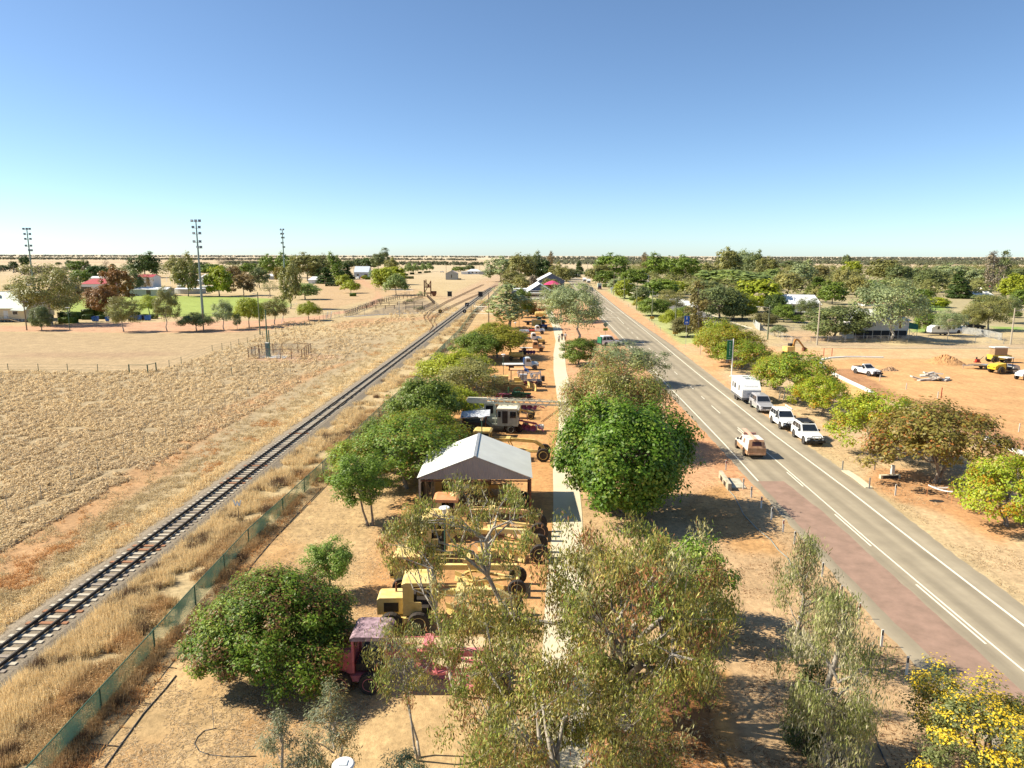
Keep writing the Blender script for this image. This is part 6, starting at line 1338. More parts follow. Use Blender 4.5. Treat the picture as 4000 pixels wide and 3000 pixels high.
# red drilling rig
x,y=at_(2120,1228); t=thing('drilling_rig','bright red drilling rig truck with tall frame near the slate-blue building','drilling rig',(x-.5,y+1,0),R(2))
m=MB()
for b_ in(-.9,.9):
    m.beam((-4.6,b_,1.2),(3.4,b_,1.2),.2); m.beam((-4.6,b_,3.6),(3.8,b_,3.4),.16)
    for a in(-4.6,-3,-1.4,.2,1.8,3.4): m.beam((a,b_,1.2),(a,b_,3.5),.12); m.beam((a,b_,1.2),(a+1.5,b_,3.4),.07)
m.bx(-1,2.6,-.8,.8,1.3,2.5); m.build('frame',redp,t); MB().bx(1.8,3.9,-1,1,1.0,2.3).build('cab',redp,t); MB().bx(-3.6,2.2,-1.1,1.1,4.6,5.2).build('cream_tank',creamp,t); m=MB(); [m.beam((a,b_,3.5),(a,b_,4.6),.12) for a in(-3.4,0,2) for b_ in(-.9,.9)]; m.build('tank_legs',redp,t)
for a in(-3.4,-2.3,2.6):
    for s in(-1,1): wheel(t,a,s*1.0,.55,.3,redp)
x,y=at_(2082,1180); t=thing('bus_body','cream bus body with flat roof parked behind the drilling rig','bus',(x,y+3,0),0); MB().bx(-5,5,-1.3,1.3,.9,3.6).build('body',creamp,t); MB().bx(-5.2,5.2,-1.45,1.45,3.6,3.8).build('roof',offwhite,t); MB().bx(-4.5,4.5,-1.32,-1.305,2.2,3.1).build('window',glass,t)
for a in(-3.2,3.2):
    for s in(-1,1): wheel(t,a,s*1.2,.55,.3,creamp)
x,y=at_(2110,1166); t=thing('white_truck','white vehicle with load between bus body and slate-blue building','truck',(x+2,y+5,0),0); MB().bx(-3,3,-1.2,1.2,.9,2.4).build('body',white,t); MB().bx(-2,1,-1,1,2.4,3.2).build('load',peach,t); MB().bx(1.5,3.05,-1.22,1.22,1.6,2.2).build('window',glass,t)
for a in(-2,2):
    for s in(-1,1): wheel(t,a,s*1.1,.5,.3,offwhite)
t=thing('timber_sleeper','single dark timber lying on the red earth','timber',(*G(2150,1515),0),R(-2)); MB().bx(-.75,.75,-.1,.1,0,.12).build('beam',timber,t)
# feeding kerbs on the ground, small stone by the mound
x,y=G(2620,2745); o=mound('brown_boulder','smooth brown boulder on the dirt under the largest gum','boulder',(x,y),.85,.62,.55,mat('brown_stone',(.22,.09,.05),.8,var=.3,scale=3),9,16,.1)
# grey rope of irrigation pipe
def pipe(pts,r,m,label,name='poly_pipe',z=None):
    P_=[(*G(*p),z or r) for p in pts]; o=MB().poly(P_,r,6).build(name,m,smooth=True); return tag(o,label,'pipe')
pipe([(2843,1913),(2868,1940),(2890,1980),(2905,2012),(2960,2070),(3010,2110),(3040,2150),(3075,2180),(3095,2215),(3100,2260)],.035,mat('grey_poly_pipe',(.30,.32,.28),.6),'grey poly pipe snaking from the culvert headwall down the verge')
arc=[(1000,2955),(900,2958),(820,2950),(778,2935),(760,2905),(772,2880),(800,2855),(845,2846)]
pipe(arc,.018,mat('dark_poly_pipe',(.06,.06,.06),.6),'thin dark hose looped on the straw at the bottom left')
pipe([(3400,2845),(3425,2900),(3450,2960),(3470,3000)],.03,mat('dark_poly_pipe',(.06,.06,.06),.6),'thin dark hose beside the weeping gum at the road edge')
t=thing('steel_peg','thin steel peg standing by the looped hose','post',(*G(836,2848),0)); MB().tube((0,0,0),(0,0,1.0),.014).build('stake',galv,t)
pipe([(1260,1905),(1180,1990),(1085,2090),(1000,2190),(930,2290)],.02,mat('dark_poly_pipe',(.06,.06,.06),.6),'thin dark cable line along the inside of the mesh fence, far part')
pipe([(688,2640),(640,2700),(560,2790),(470,2915),(410,3000)],.03,mat('dark_poly_pipe',(.06,.06,.06),.6),'thin dark cable line along the inside of the mesh fence, near part')
for a,b_,l in[((465,2918),(300,2900),'shallow cross hose from cable to fence, lowest'),((590,2752),(420,2730),'shallow cross hose from cable to fence, second'),((690,2612),(560,2596),'shallow cross hose from cable to fence, third')]: pipe([a,b_],.02,mat('dark_poly_pipe',(.06,.06,.06),.6),l)
# ================================================================ BUILDINGS
def gable_house(name,label,cat,x,y,rot,L,W,he,hr,wall,roof,base=0,ov=.4,hip=0,openings=(),ends=(),group=None,bt=None):
    """ridge along local x. openings: (side,u,z,w,h,kind) side 'f' = -y face, 'r' = +x end, 'l' = -x end"""
    t=thing(name,label,cat,(x,y,0),rot,group); a,b=L/2,W/2
    MB().prismx([(-b,base),(b,base),(b,he),(0,hr-.06) if not hip else (b*.999,he),(-b,he)][:5] if not hip else [(-b,base),(b,base),(b,he),(-b,he)],-a,a).build('wall',wall,t)
    hi=hip; zt=.07; k=(hr-he)/b
    z0=he-ov*k
    def rf(z): return [(-a-ov,-b-ov,z0+z),(a+ov,-b-ov,z0+z),(a+ov,b+ov,z0+z),(-a-ov,b+ov,z0+z),(-a-ov+(hi+ov if hi else 0),0,hr+z),(a+ov-(hi+ov if hi else 0),0,hr+z)]
    v=rf(0.0)+rf(zt); top=[(6,7,11,10),(8,9,10,11),(7,8,11),(9,6,10)]; bot=[(0,4,5,1),(2,5,4,3),(1,5,2),(3,4,0)]
    if not hi: fs=[(6,7,11,10),(8,9,10,11),(0,4,5,1),(2,5,4,3),(0,6,10,4),(4,10,9,3),(1,5,11,7),(5,2,8,11)]
    else: fs=top+bot
    fs+=[(0,1,7,6),(2,3,9,8)]+([(1,2,8,7),(3,0,6,9)] if hi else [])
    MB().add(v,fs).build('roof',roof,t)
    MB().beam((-a-ov+(hi+ov if hi else 0),0,hr+.09),(a+ov-(hi+ov if hi else 0),0,hr+.09),.3,.06).build('ridge_cap',galv,t)
    for (sd,u,z,w_,h_,kd) in openings:
        m=MB(); g=MB(); e=.03
        if sd=='f': g.bx(u-w_/2,u+w_/2,-b-e,-b+.02,z,z+h_); m.bx(u-w_/2-.08,u+w_/2+.08,-b-e+.012,-b+.01,z-.08,z+h_+.08)
        elif sd=='b': g.bx(u-w_/2,u+w_/2,b-.02,b+e,z,z+h_); m.bx(u-w_/2-.08,u+w_/2+.08,b-.01,b+e-.012,z-.08,z+h_+.08)
        elif sd=='r': g.bx(a-.02,a+e,u-w_/2,u+w_/2,z,z+h_); m.bx(a-.01,a+e-.012,u-w_/2-.08,u+w_/2+.08,z-.08,z+h_+.08)
        else: g.bx(-a-e,-a+.02,u-w_/2,u+w_/2,z,z+h_); m.bx(-a-e+.012,-a+.01,u-w_/2-.08,u+w_/2+.08,z-.08,z+h_+.08)
        o=g.build('door' if kd=='d' else 'window',offwhite if kd=='d' else glass,t); m.build('frame',offwhite if wall is not whitewall else creamp,o)
    return t
# cream hall: right half shows at the left edge
fx,fy=G(104,1257); ex,ey=G(190,1252)
ops=[('f',u,2.2,1.3,.8,'w') for u in(-3,-1.5,1.2,4.5)]+[('f',6.9,1.0,1.1,2.1,'d'),('f',9.5,2.1,1.3,.9,'w'),('r',-3.6,1.3,.6,1.7,'w'),('r',-2.4,1.2,1.0,1.9,'w'),('r',2.0,1.3,1.2,1.7,'w')]
hall=gable_house('hall','cream weatherboard hall with pale green tin roof at the left edge','hall',-151,208.5,R(2),25,13.4,4.1,8.2,creamwall,paleroof,.9,.5,0,ops)
o=MB()
for i in range(26): o.bx(-12.4+i*.98,-12.3+i*.98,-6.75,-6.65,0,.95)
for z in(.2,.5,.8): o.bx(-12.5,12.5,-6.72,-6.66,z,z+.1)
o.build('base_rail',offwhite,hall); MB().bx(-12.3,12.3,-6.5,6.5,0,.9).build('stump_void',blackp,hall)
m=MB().bx(4.8,8.4,-8.6,-6.8,.85,.95); 
for xx in(4.8,6,7.2,8.4): m.tube((xx,-8.5,.9),(xx,-8.5,1.9),.04)
m.tube((4.8,-8.5,1.9),(8.4,-8.5,1.9),.04); m.beam((8.4,-8.0,.85),(11.5,-8.0,0),.9,.12).beam((8.4,-8.5,1.8),(11.5,-8.5,1.0),.06).beam((4.8,-8.0,.85),(1.8,-8.0,.0),.9,.12).beam((4.8,-8.5,1.8),(1.8,-8.5,1.0),.06); m.build('entry_ramp',timber,hall)
for u,v in((2,-2.4),(7,-1.0)): MB().bx(u-.9,u+.9,v-.6,v+.6,5.9 if v<-2 else 6.8,7.4 if v<-2 else 8.2).build('air_cooler',creamp,hall)
m=MB().add([(-4,-5.6,4.72),(1.0,-5.6,4.72),(1.0,-4.0,5.7),(-4,-4.0,5.7),(-4,-5.6,4.62),(1.0,-5.6,4.62),(1.0,-4.0,5.6),(-4,-4.0,5.6)],[(0,1,2,3),(7,6,5,4),(0,4,5,1),(1,5,6,2),(2,6,7,3),(3,7,4,0)]); m.build('solar_panel',mat('pale_panel',(.6,.66,.68),.2),hall)
MB().bx(-3,-1.6,-.5,.5,8.25,8.55).bx(9,10.6,-.5,.5,8.25,8.55).build('roof_vent',greyg,hall)
MB().add([(9.6,-9.0,3.5),(13.2,-9.0,3.3),(13.2,-6.7,3.9),(9.6,-6.7,4.0),(9.6,-9.0,3.42),(13.2,-9.0,3.22),(13.2,-6.7,3.8),(9.6,-6.7,3.9)],[(0,1,2,3),(7,6,5,4),(0,4,5,1),(1,5,6,2),(2,6,7,3),(3,7,4,0)]).build('awning',paleroof,hall)
def hs(label,px0,px1,pb,pe,pr,W,wall,roof,rot=0,hip=0,ops=(),name='house',cat='house',ov=.4,group=None):
    x0,y0=G(px0,pb); x1,_=G(px1,pb); he=HT(px0,pb,pe); yb=y0+W/2; dz=_ray((px0+px1)/2,pr); hr=max(he+.6,CH+yb*dz[2]/dz[1])
    return gable_house(name,label,cat,(x0+x1)/2,yb,rot,abs(x1-x0),W,he,hr,wall,roof,0,ov,hip,ops,group=group)
hs('small white building with red hip roof beyond the oval',320,442,1146,1108,1088,9,whitewall,redroof,0,3.5,[('f',-5,.8,5.5,2.4,'w'),('f',6,.8,2.2,2,'w')])
hs('long low grey shed with pale roof under the rusty brown trees',478,655,1156,1130,1122,8,greywall,whiteroof,0,0,[('f',-8,.5,2.2,2.2,'w'),('f',2,.5,2.2,2.2,'w')],name='shed',cat='shed')
hs('red-gabled two-storey white shed between the trees behind the oval',536,600,1122,1082,1072,10,whitewall,redroof,0,0,[('f',2,1,1.8,5,'w')],name='shed',cat='shed')
hs('white roofed building behind the red hip roof',352,428,1098,1086,1079,8,whitewall,whiteroof)
hs('yellow and white hut left of the bushy twin tree',268,302,1098,1090,1086,6,creamwall,whiteroof,name='hut',cat='hut')
hs('long white roofed stand behind the round tank',690,806,1112,1098,1090,8,greywall,whiteroof,0,0,[('f',-6,.5,3,2,'w')],name='shed',cat='shed')
hs('white roofed house behind the tallest floodlight pole',785,812,1096,1080,1071,7,whitewall,whiteroof,0,2)
hs('low white roof right of the rounded tree in the back row',1050,1076,1092,1078,1070,7,greywall,whiteroof)
hs('small white house hidden behind the conifers',1205,1246,1108,1092,1080,7,whitewall,whiteroof,0,2)
hs('blue-grey house with white carport behind the gravel drive',1384,1440,1082,1062,1040,14,mat('pale_blue_wall',(.40,.45,.52),.6),mat('pale_blue_roof',(.55,.60,.66),.5),0,0,[('f',-3,1,2,1.5,'w'),('f',4,1,3,1.5,'w')])
x,y=G(1400,1076); t=thing('carport','flat white carport beside the blue-grey house','carport',(x+6,y-2,0),0); MB().bx(-7,7,-3,3,3.2,3.4).build('roof',white,t); m=MB(); [m.bx(a-.1,a+.1,b_-.1,b_+.1,0,3.2) for a in(-6.8,0,6.8) for b_ in(-2.8,2.8)]; m.build('post',offwhite,t)
# railway shed: gable end faces us
x,y=G(1764,1093); W_=WD(1764,1093,46); t=gable_house('railway_shed','pale grey railway shed with pinkish gable roof beside the siding','shed',x,y+4.5,R(90),9,W_,HT(1764,1093,1068),HT(1764,1093,1057),greywall,metal_sheet('pink_grey_roof',(.42,.33,.32),'X',.3),0,.3,0,[('l',0,1.4,.9,2.8,'w')])
MB().bx(-4.5,3.8,-W_/2-2.4,-W_/2-.02,0,.9).build('platform',timber,t)
hs('far white house with pale hip roof past the railway shed',1824,1876,1071,1059,1051,10,whitewall,whiteroof,0,4,[('f',k,1,1.4,1.3,'w') for k in(-5,-1,3,6)])
x,y=G(1818,1071); t=thing('lean_to','low white lean-to left of the far white house','shed',(x,y,0),0); MB().bx(-4,3,-3,3,0,2.6).build('wall',whitewall,t); MB().bx(-4.3,3.3,-3.3,3.3,2.6,2.75).build('roof',whiteroof,t)
x,y=G(1892,1072); t=thing('grey_shed','grey shed with peaked roof right of the far white house','shed',(x,y,0),0); MB().prism([(-5,0),(-5,2.4),(0,3.6),(5,2.4),(5,0)],-3,3).build('wall',greywall,t); MB().beam((-5.3,0,2.42),(0,0,3.72),6.4,.12).beam((5.3,0,2.42),(0,0,3.72),6.4,.12).build('roof',greyg,t)
# tanks
def tank(label,px,pb,pt,w,m,roofm):
    x,y=G(px,pb); r=WD(px,pb,w)/2; h=HT(px,pb,pt); t=thing('water_tank',label,'water tank',(x,y+r,0),0); MB().lathe([(r,0),(r,h)],(0,0,0),'z',32).build('wall',m,t); MB().lathe([(r+.12,h),(r+.12,h+.12),(.01,h+.45)],(0,0,0),'z',32).build('roof',roofm,t); return t
tank('wide round pale tank with white rim behind the oval lawn',716,1149,1130,118,tankm,whiteroof); tank('brown round tank right of the wide pale one',797,1138,1120,62,browntank,paleroof)
tank('small tan tank behind the wide pale one',700,1126,1117,32,tankm,paleroof)
# slate-blue museum building, gable faces us
x,y=G(2104,1172)
t=gable_house('museum_building','slate-blue building with pale gable roof at the end of the machine park','building',x+.6,y+18,R(90),30,WD(2104,1172,94),HT(2104,1172,1140),HT(2104,1172,1108)*.97,bluewall,whiteroof,0,.9,0,[('l',-3,.3,2,2.4,'d')])
MB().bx(-16.4,-15.02,-9.5,11.5,3.9,4.05).build('verandah_roof',whiteroof,t)
x,y=G(2125,1140); gable_house('museum_building','second pale-gabled slate building behind the main one','building',x+5,y+30,R(90),26,14,5.5,9.2,bluewall,whiteroof,0,.6,0,[('l',0,1,2,2,'w')])
x,y=G(2075,1165); t=thing('white_annex','low white roofed annex left of the slate-blue building','shed',(x-4,y+12,0),0); MB().bx(-5,3,-5,5,0,3.6).build('wall',bluewall,t); MB().bx(-5.4,3.4,-5.4,5.4,3.6,3.8).build('roof',whiteroof,t)
x,y=G(2142,1148); t=thing('pink_umbrella','magenta shade umbrella in front of the slate-blue building','umbrella',(x+2,y+2,0),0); MB().lathe([(4.4,4.6),(4.3,4.75),(2.2,5.9),(.05,6.6),(.04,6.5),(2.1,5.7)],(0,0,0),'z',8).build('canopy',mat('pink_canvas',(.60,.05,.16),.7),t); MB().tube((0,0,0),(0,0,6.5),.06).build('pole',galv,t)
# town right side
x,y=G(3110,1232)
t=gable_house('white_roofed_house','house with big white roof and white weatherboard walls among the trees','house',x+2,y+6,R(-18),14,9,3.9,6.4,whitewall,whiteroof,.9,.6,1.5,[('f',-5,1.6,1.2,1.4,'w'),('f',-3,1.6,.8,1.5,'w'),('f',-.8,1.6,.8,1.5,'w'),('f',2.5,1.6,1.4,1.4,'w'),('l',0,1.6,1.4,1.4,'w')])
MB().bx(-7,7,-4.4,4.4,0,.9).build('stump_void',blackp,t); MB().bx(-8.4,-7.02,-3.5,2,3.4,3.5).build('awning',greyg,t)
x,y=G(3442,1323)
t=gable_house('high_set_house','high-set white house with dark open underneath behind the huge pale gum','house',x,y+4.2,R(0),12.6,8,4.4,6.6,whitewall,whiteroof,1.9,.45,2.6,[('f',-4.2,2.5,.9,1.1,'w'),('f',2.0,2.4,.6,1.4,'w'),('f',4.3,2.4,.6,1.4,'w')])
MB().bx(-6.2,6.2,-3.9,3.9,0,1.88).build('undercroft_shade',mat('undercroft_shade_black',(.03,.03,.035),.7),t); [MB().bx(a-.06,a+.06,-3.98,-3.92,0,1.9).build('batten',galv,t) for a in range(-6,7,2)]  # solid black box stands in for the shade of the open undercroft
o=MB().add([(6.35,-3.5,3.9),(8.8,-3.5,3.3),(8.8,2,3.3),(6.35,2,3.9),(6.35,-3.5,2.3),(8.8,-3.5,2.1),(8.8,2,2.1),(6.35,2,2.3)],[(0,1,2,3),(0,4,5,1),(1,5,6,2),(2,6,7,3)]).build('awning',mat('green_shade_cloth',(.03,.16,.12),.8),t)
m=MB(); [m.tube((a,b_,0),(a,b_,3.3),.06) for a in(6.9,8.7) for b_ in(-3.4,1.9)]; m.beam((6.9,-3.4,.2),(8.7,-3.4,2.0),.05).beam((8.7,-3.4,.2),(6.9,-3.4,2.0),.05); m.build('awning_post',galv,t)
MB().bx(-8.0,-6.3,-3.8,-1.8,0,1.9).build('porch',whitewall,t)
x,y=G(3690,1312); t=caravan('long white trailer with rounded tarp end in front of the yard fence',(x,y+1.4),R(180),L=6.2,W=1.05,H=2.45,small=True)
hs('salmon tiled roof house glimpsed behind the huge pale gum',3378,3446,1196,1184,1166,9,whitewall,brick,0,3,name='house')
hs('small salmon roof between garden trees right of the high-set house',3570,3636,1228,1216,1206,8,whitewall,brick,0,3)
hs('white long roof below the tall ragged gum',3808,3876,1166,1152,1138,9,whitewall,whiteroof)
hs('red roof speck right of the wide hazy gum',3838,3870,1128,1120,1113,8,whitewall,redroof)
hs('white roof at the right edge under the skyline gums',3972,4010,1104,1092,1082,9,whitewall,whiteroof,0,2)
hs('green roofed house behind the second tall town gum',2500,2528,1082,1070,1060,9,brick,tealp,0,2)
hs('dark grey house roof beside the tall white post, town side',2510,2535,1110,1102,1090,9,whitewall,mat('dark_grey_roof',(.12,.11,.11),.6),0,2)
x,y=G(2300,1092); gable_house('teal_roofed_shop','shop with steep teal roof and street awning at the end of the highway','shop',x+13,y+18,R(60),16,12,5,9.5,mat('brown_wall',(.16,.10,.07),.7),tealp,0,.8,0,[('f',0,1,4,2,'w')])
x,y=G(2283,1080); t=thing('main_street_shop','flat-awninged shop past the teal roofed one','shop',(x+10,y+14,0),0); MB().bx(-6,6,-8,8,0,5.5).build('wall',tealp,t); MB().bx(-9,-6,-8,8,3.2,3.5).build('awning',mat('brown_wall',(.16,.10,.07),.7),t); MB().bx(-6.04,-6.0,-6,6,.5,2.8).build('window',glass,t)
x,y=G(2212,1082); t=thing('blue_sign_board','blue and white board at the left kerb far up the highway','sign',(x-3,y,0),0); MB().bx(-1.6,1.6,-.06,.06,1.4,3.8).build('panel',mat('sky_blue_board',(.2,.36,.55),.5),t); MB().tube((-1.2,0,0),(-1.2,0,1.4),.06).tube((1.2,0,0),(1.2,0,1.4),.06).build('post',galv,t)
x,y=G(2395,1148); t=thing('town_name_sign','white leaning sign panel on the lawn beside the first verge pole','sign',(x+2,y+6,0),R(12)); MB().bx(-2.6,2.6,-.1,.1,2.0,3.1).build('panel',white,t); MB().bx(-2.3,-2.0,-.1,.1,0,2).bx(2.0,2.3,-.1,.1,0,2).build('post',offwhite,t)
x,y=G(2532,1112); t=thing('white_arch','tall white post with arm beside the dark grey house','post',(x,y,0),0); MB().bx(-.25,.25,-.25,.25,0,6.5).beam((0,0,6.0),(-3,0,4.6),.35).build('post',white,t)
# ================================================================ WALLS AND FENCES
def fence(name,label,pts,h,mesh=None,post=galv,every=None,rails=(.98,),pix=True,mesh_z=(0,1),railr=.025,pr=.035,cat='fence',ppos=None,pw=None):
    P_=[G(*p) if pix else p for p in pts]; x0,y0=P_[0]; t=thing(name,label,cat,(x0,y0,0),0); Q=[(x-x0,y-y0) for x,y in P_]
    if mesh:
        mb=MB()
        for (ax,ay),(bx_,by_) in zip(Q,Q[1:]):
            d=Vector((bx_-ax,by_-ay,0)).normalized(); n_=Vector((-d.y,d.x,0))*.012
            z0,z1=h*mesh_z[0]+.02,h*mesh_z[1]; A=Vector((ax,ay,0));B=Vector((bx_,by_,0))
            mb.add([A-n_+Vector((0,0,z0)),B-n_+Vector((0,0,z0)),B-n_+Vector((0,0,z1)),A-n_+Vector((0,0,z1)),A+n_+Vector((0,0,z0)),B+n_+Vector((0,0,z0)),B+n_+Vector((0,0,z1)),A+n_+Vector((0,0,z1))],[(0,1,2,3),(7,6,5,4),(0,4,5,1),(2,6,7,3)])
        mb.build('mesh_panel',mesh,t)
    if rails:
        mb=MB()
        for r_ in rails: mb.poly([(x,y,h*r_) for x,y in Q],railr,5)
        mb.build('rail',post,t)
    pm=None; pos=[]
    if ppos: pos=[(G(*p)[0]-x0,G(*p)[1]-y0) if pix else (p[0]-x0,p[1]-y0) for p in ppos]
    elif every:
        for (ax,ay),(bx_,by_) in zip(Q,Q[1:]):
            l=math.hypot(bx_-ax,by_-ay); k=max(1,round(l/every)); pos+=[(ax+(bx_-ax)*i/k,ay+(by_-ay)*i/k) for i in range(k)]
        pos.append(Q[-1])
    base=None
    for p in pos[:100]:
        if base is None: o=base=MB().bx(-pr,pr,-pr,pr,0,h*1.03).build('post',post,t)
        else: o=base.copy(); COL.objects.link(o); o.parent=t
        o.location=(p[0],p[1],0)
    if len(pos)>100:
        mb=MB(); [mb.bx(p[0]-pr,p[0]+pr,p[1]-pr,p[1]+pr,0,h*1.03) for p in pos[100:]]; mb.build('posts',post,t,kind='stuff')
    return t
def seethru(name,rgb,dens,scale=40,rough=.8,axis=None):
    m=mat(name,rgb,rough,0,.1,2); n=m.node_tree; b=n.nodes['Principled BSDF']; tc=[x for x in n.nodes if x.type=='TEX_COORD'][0]
    nz=n.nodes.new('ShaderNodeTexNoise'); nz.inputs['Scale'].default_value=scale; nz.inputs['Detail'].default_value=1; n.links.new(tc.outputs['Object'],nz.inputs['Vector'])
    nz2=n.nodes.new('ShaderNodeTexNoise'); nz2.inputs['Scale'].default_value=.5; nz2.inputs['Detail'].default_value=3; n.links.new(tc.outputs['Object'],nz2.inputs['Vector'])
    ad=n.nodes.new('ShaderNodeMath'); ad.operation='MULTIPLY_ADD'; ad.inputs[1].default_value=.5; n.links.new(nz2.outputs[0],ad.inputs[0]); n.links.new(nz.outputs[0],ad.inputs[2])
    gt=n.nodes.new('ShaderNodeMath'); gt.operation='GREATER_THAN'; gt.inputs[1].default_value=.75-(dens-.5)*.35; n.links.new(ad.outputs[0],gt.inputs[0]); n.links.new(gt.outputs[0],b.inputs['Alpha']); return m
gmesh=seethru('green_shade_mesh',(.20,.40,.30),.40,90); wire=seethru('wire_mesh',(.40,.38,.34),.10,70); graym=seethru('dense_grey_mesh',(.38,.38,.36),.5,50)
fence('mesh_fence','long low green mesh fence between the railway and the machine park',FENCE,1.15,gmesh,greenst,4.2,(1.0,),pix=False,railr=.03,pr=.03)
fence('wire_fence','far paddock wire fence beyond the tussock grass, left part',[(-300,1450),(33,1453),(151,1453),(265,1453),(383,1455),(503,1460)],1.35,None,greenst,None,(.95,.6,.3),railr=.012,ppos=[(33,1453),(151,1453),(265,1453),(383,1455)])
t=fence('farm_gate','green pipe gate in the far paddock wire fence',[(506,1460),(578,1461),(611,1452)],1.5,None,greenst,None,(.98,),ppos=[(506,1460),(578,1461),(611,1452)],pr=.07,railr=.04,cat='gate')
pp=[(662,1439),(709,1425),(830,1376),(868,1367),(903,1362),(934,1350),(967,1344),(997,1332),(1026,1319),(1078,1306),(1102,1300),(1125,1291),(1148,1286),(1170,1280),(1190,1273),(1209,1268),(1229,1262),(1249,1255),(1263,1249)]
fence('wire_fence','wire fence curving from the gate up to the timber yards',pp,1.4,None,greenst,None,(.95,.6,.3),railr=.012,ppos=pp)
pp=[(30,1998),(163,1954),(280,1885),(384,1847),(485,1791),(565,1756),(649,1707),(712,1674),(778,1636),(832,1620),(880,1590),(925,1569),(969,1545),(1008,1519),(1043,1515),(1078,1493),(1113,1467),(1136,1460)]
fence('wire_fence','sparse wire fence along the top of the brown wheel track',pp,1.25,None,paletimber,None,(.95,.55),railr=.007,ppos=pp,pr=.022)
fence('wire_fence','short wire fence crossing the tussocks above the brown wheel track',[(700,1462),(802,1465),(906,1467),(1012,1466),(1136,1460)],1.3,None,greenst,None,(.95,.55),railr=.009,ppos=[(802,1465),(906,1467),(1012,1466)])
# fenced pump enclosure
e=[(971,1399),(1180,1405),(1215,1379),(1024,1380)]
fence('pump_enclosure','rusty pipe and wire cage around the white slab in the paddock',e+[e[0]],1.85,wire,rust,None,(.99,),ppos=[e[0],(1015,1400),(1096,1402),(1139,1403),e[1],(1190,1397),(1197,1391),(1206,1385),e[2],(1165,1380),(1103,1380),(1067,1380),e[3],(1011,1385),(998,1389),(985,1394)],pr=.05,railr=.035)
MB().prismz([G(1015,1399),G(1112,1400),G(1135,1389),G(1044,1389)],0.0,.12).build('enclosure_slab',kerbc,kind='structure')
t=thing('power_cabinet','tall grey-green cabinet beside the pole inside the pipe cage','cabinet',(*G(1048,1396),0),0); MB().bx(-.38,.38,-.25,.25,.0,2.7).build('case',mat('grey_green_steel',(.16,.22,.19),.5),t); MB().bx(-.42,.42,-.3,.3,2.7,2.78).build('top',offwhite,t)
# timber yards
def yard(label,pts,h=1.3,rails=(.95,.55),tm=timber,every=3.2): return fence('stockyard_fence',label,pts,h,None,tm,every,rails,railr=.08,pr=.11)
yard('long timber rail fence along the left edge of the old stockyard',[(1352,1235),(1463,1190),(1560,1168),(1650,1160)],1.5)
yard('timber fence closing the right side of the old stockyard',[(1668,1160),(1698,1190),(1630,1222)],1.4)
yard('inner timber fence nearest the railway side of the yard',[(1585,1210),(1650,1207)],1.3); yard('inner timber fence at the left of the yard',[(1432,1207),(1542,1207)],1.3); yard('middle inner timber fence of the yard',[(1455,1192),(1650,1192)],1.3); yard('back inner timber fence slanting to the rusty machine',[(1575,1190),(1650,1164)],1.3)
fence('wire_fence','tall wire mesh fence in front of the old stockyard',[(1263,1248),(1325,1238),(1345,1233),(1500,1226),(1640,1216),(1755,1213)],1.9,wire,galv,6,(.99,.02))
fence('wire_fence','curved wire fence along the gravel road above the yards',[(1352,1225),(1450,1190),(1510,1170),(1560,1158),(1600,1150)],1.4,wire,galv,5,(.98,))
fence('pipe_fence','pale pipe fence before the feathery pale tree',[(1466,1138),(1492,1137),(1615,1140)],1.5,None,galv,4,(.98,.5),railr=.05)
ribbon('crossing_kerb',[(1345,1239),(1480,1230),(1649,1223),(1690,1219)],.35,.14,kerbc,'structure'); ribbon('crossing_path',[(1690,1220),(1750,1220),(1795,1222)],2.0,.1,concrete,'structure'); ribbon('crossing_path',[(1835,1223),(1926,1227),(1960,1230)],1.6,.1,concrete,'structure')
t=thing('rusty_machine','rust-brown old loading machine beside the silver bush','old machine',(*G(1675,1157),0),0); m=MB()
m.bx(-2.2,-1.8,-.6,.6,0,7.5).bx(.8,1.2,-.6,.6,0,7.2).bx(-2.0,1.0,-.5,.5,1.2,1.7).bx(-2.0,1.0,-.5,.5,4,4.4).beam((-2,0,1.5),(1,0,7),.3).beam((-2,0,7),(1,0,4.4),.25).bx(1.2,3.6,-.8,.8,1.2,2.4).tube((-1.2,0,4.4),(-1.2,0,7.8),.25).bx(-.6,.4,-.5,.5,4.4,5.6); m.build('frame',rust,t); MB().lathe([(.001,-.2),(1.0,-.2),(1.0,.2),(.001,.2)],(2.6,-.9,1.0),'y',14).build('wheel',rust,t)
# town fences
fence('white_wall','white panel fence along the far side of the side street',[(2648,1181),(2668,1188),(2690,1196),(2716,1206),(2737,1215)],2.0,white,white,3.5,(.99,),pr=.1,railr=.06)
fence('grey_sheet_fence','pale grey sheet fence behind the vivid green trees',[(2942,1262),(2952,1282),(2968,1292)],1.9,mat('pale_grey_sheet',(.40,.42,.40),.6),galv,4,(.99,))
fence('wire_fence','white posted wire fence around the bare yard of the white-roofed house',[(2968,1290),(3002,1306),(3049,1322),(3095,1342),(3100,1342),(3300,1338),(3470,1336)],1.5,wire,galv,4.6,(.98,),railr=.035)
fence('wire_fence','back fence of the bare yard under the white-roofed house',[(3040,1296),(3060,1293),(3100,1291),(3140,1290),(3175,1290)],1.5,wire,galv,5,(.98,.5),railr=.035)
fence('wire_fence','chain wire fence in front of the high-set house running right',[(3470,1336),(3700,1334),(3920,1344),(4100,1346)],1.4,wire,galv,4.6,(.98,),railr=.03)
fence('grey_mesh_fence','dense grey mesh fence slanting right of the white trailer',[(3757,1303),(3800,1308),(3860,1318),(3912,1330)],1.7,graym,galv,4,(.99,))
fence('low_rail','white post and rail border at the near side of the oval lawn',[(600,1237),(760,1235),(830,1230)],.7,None,timber,5,(.9,),railr=.05)
fence('low_rail','white post and rail border at the far side of the oval lawn',[(690,1161),(860,1157),(1000,1160),(1100,1168)],.7,None,timber,6,(.9,),railr=.05)
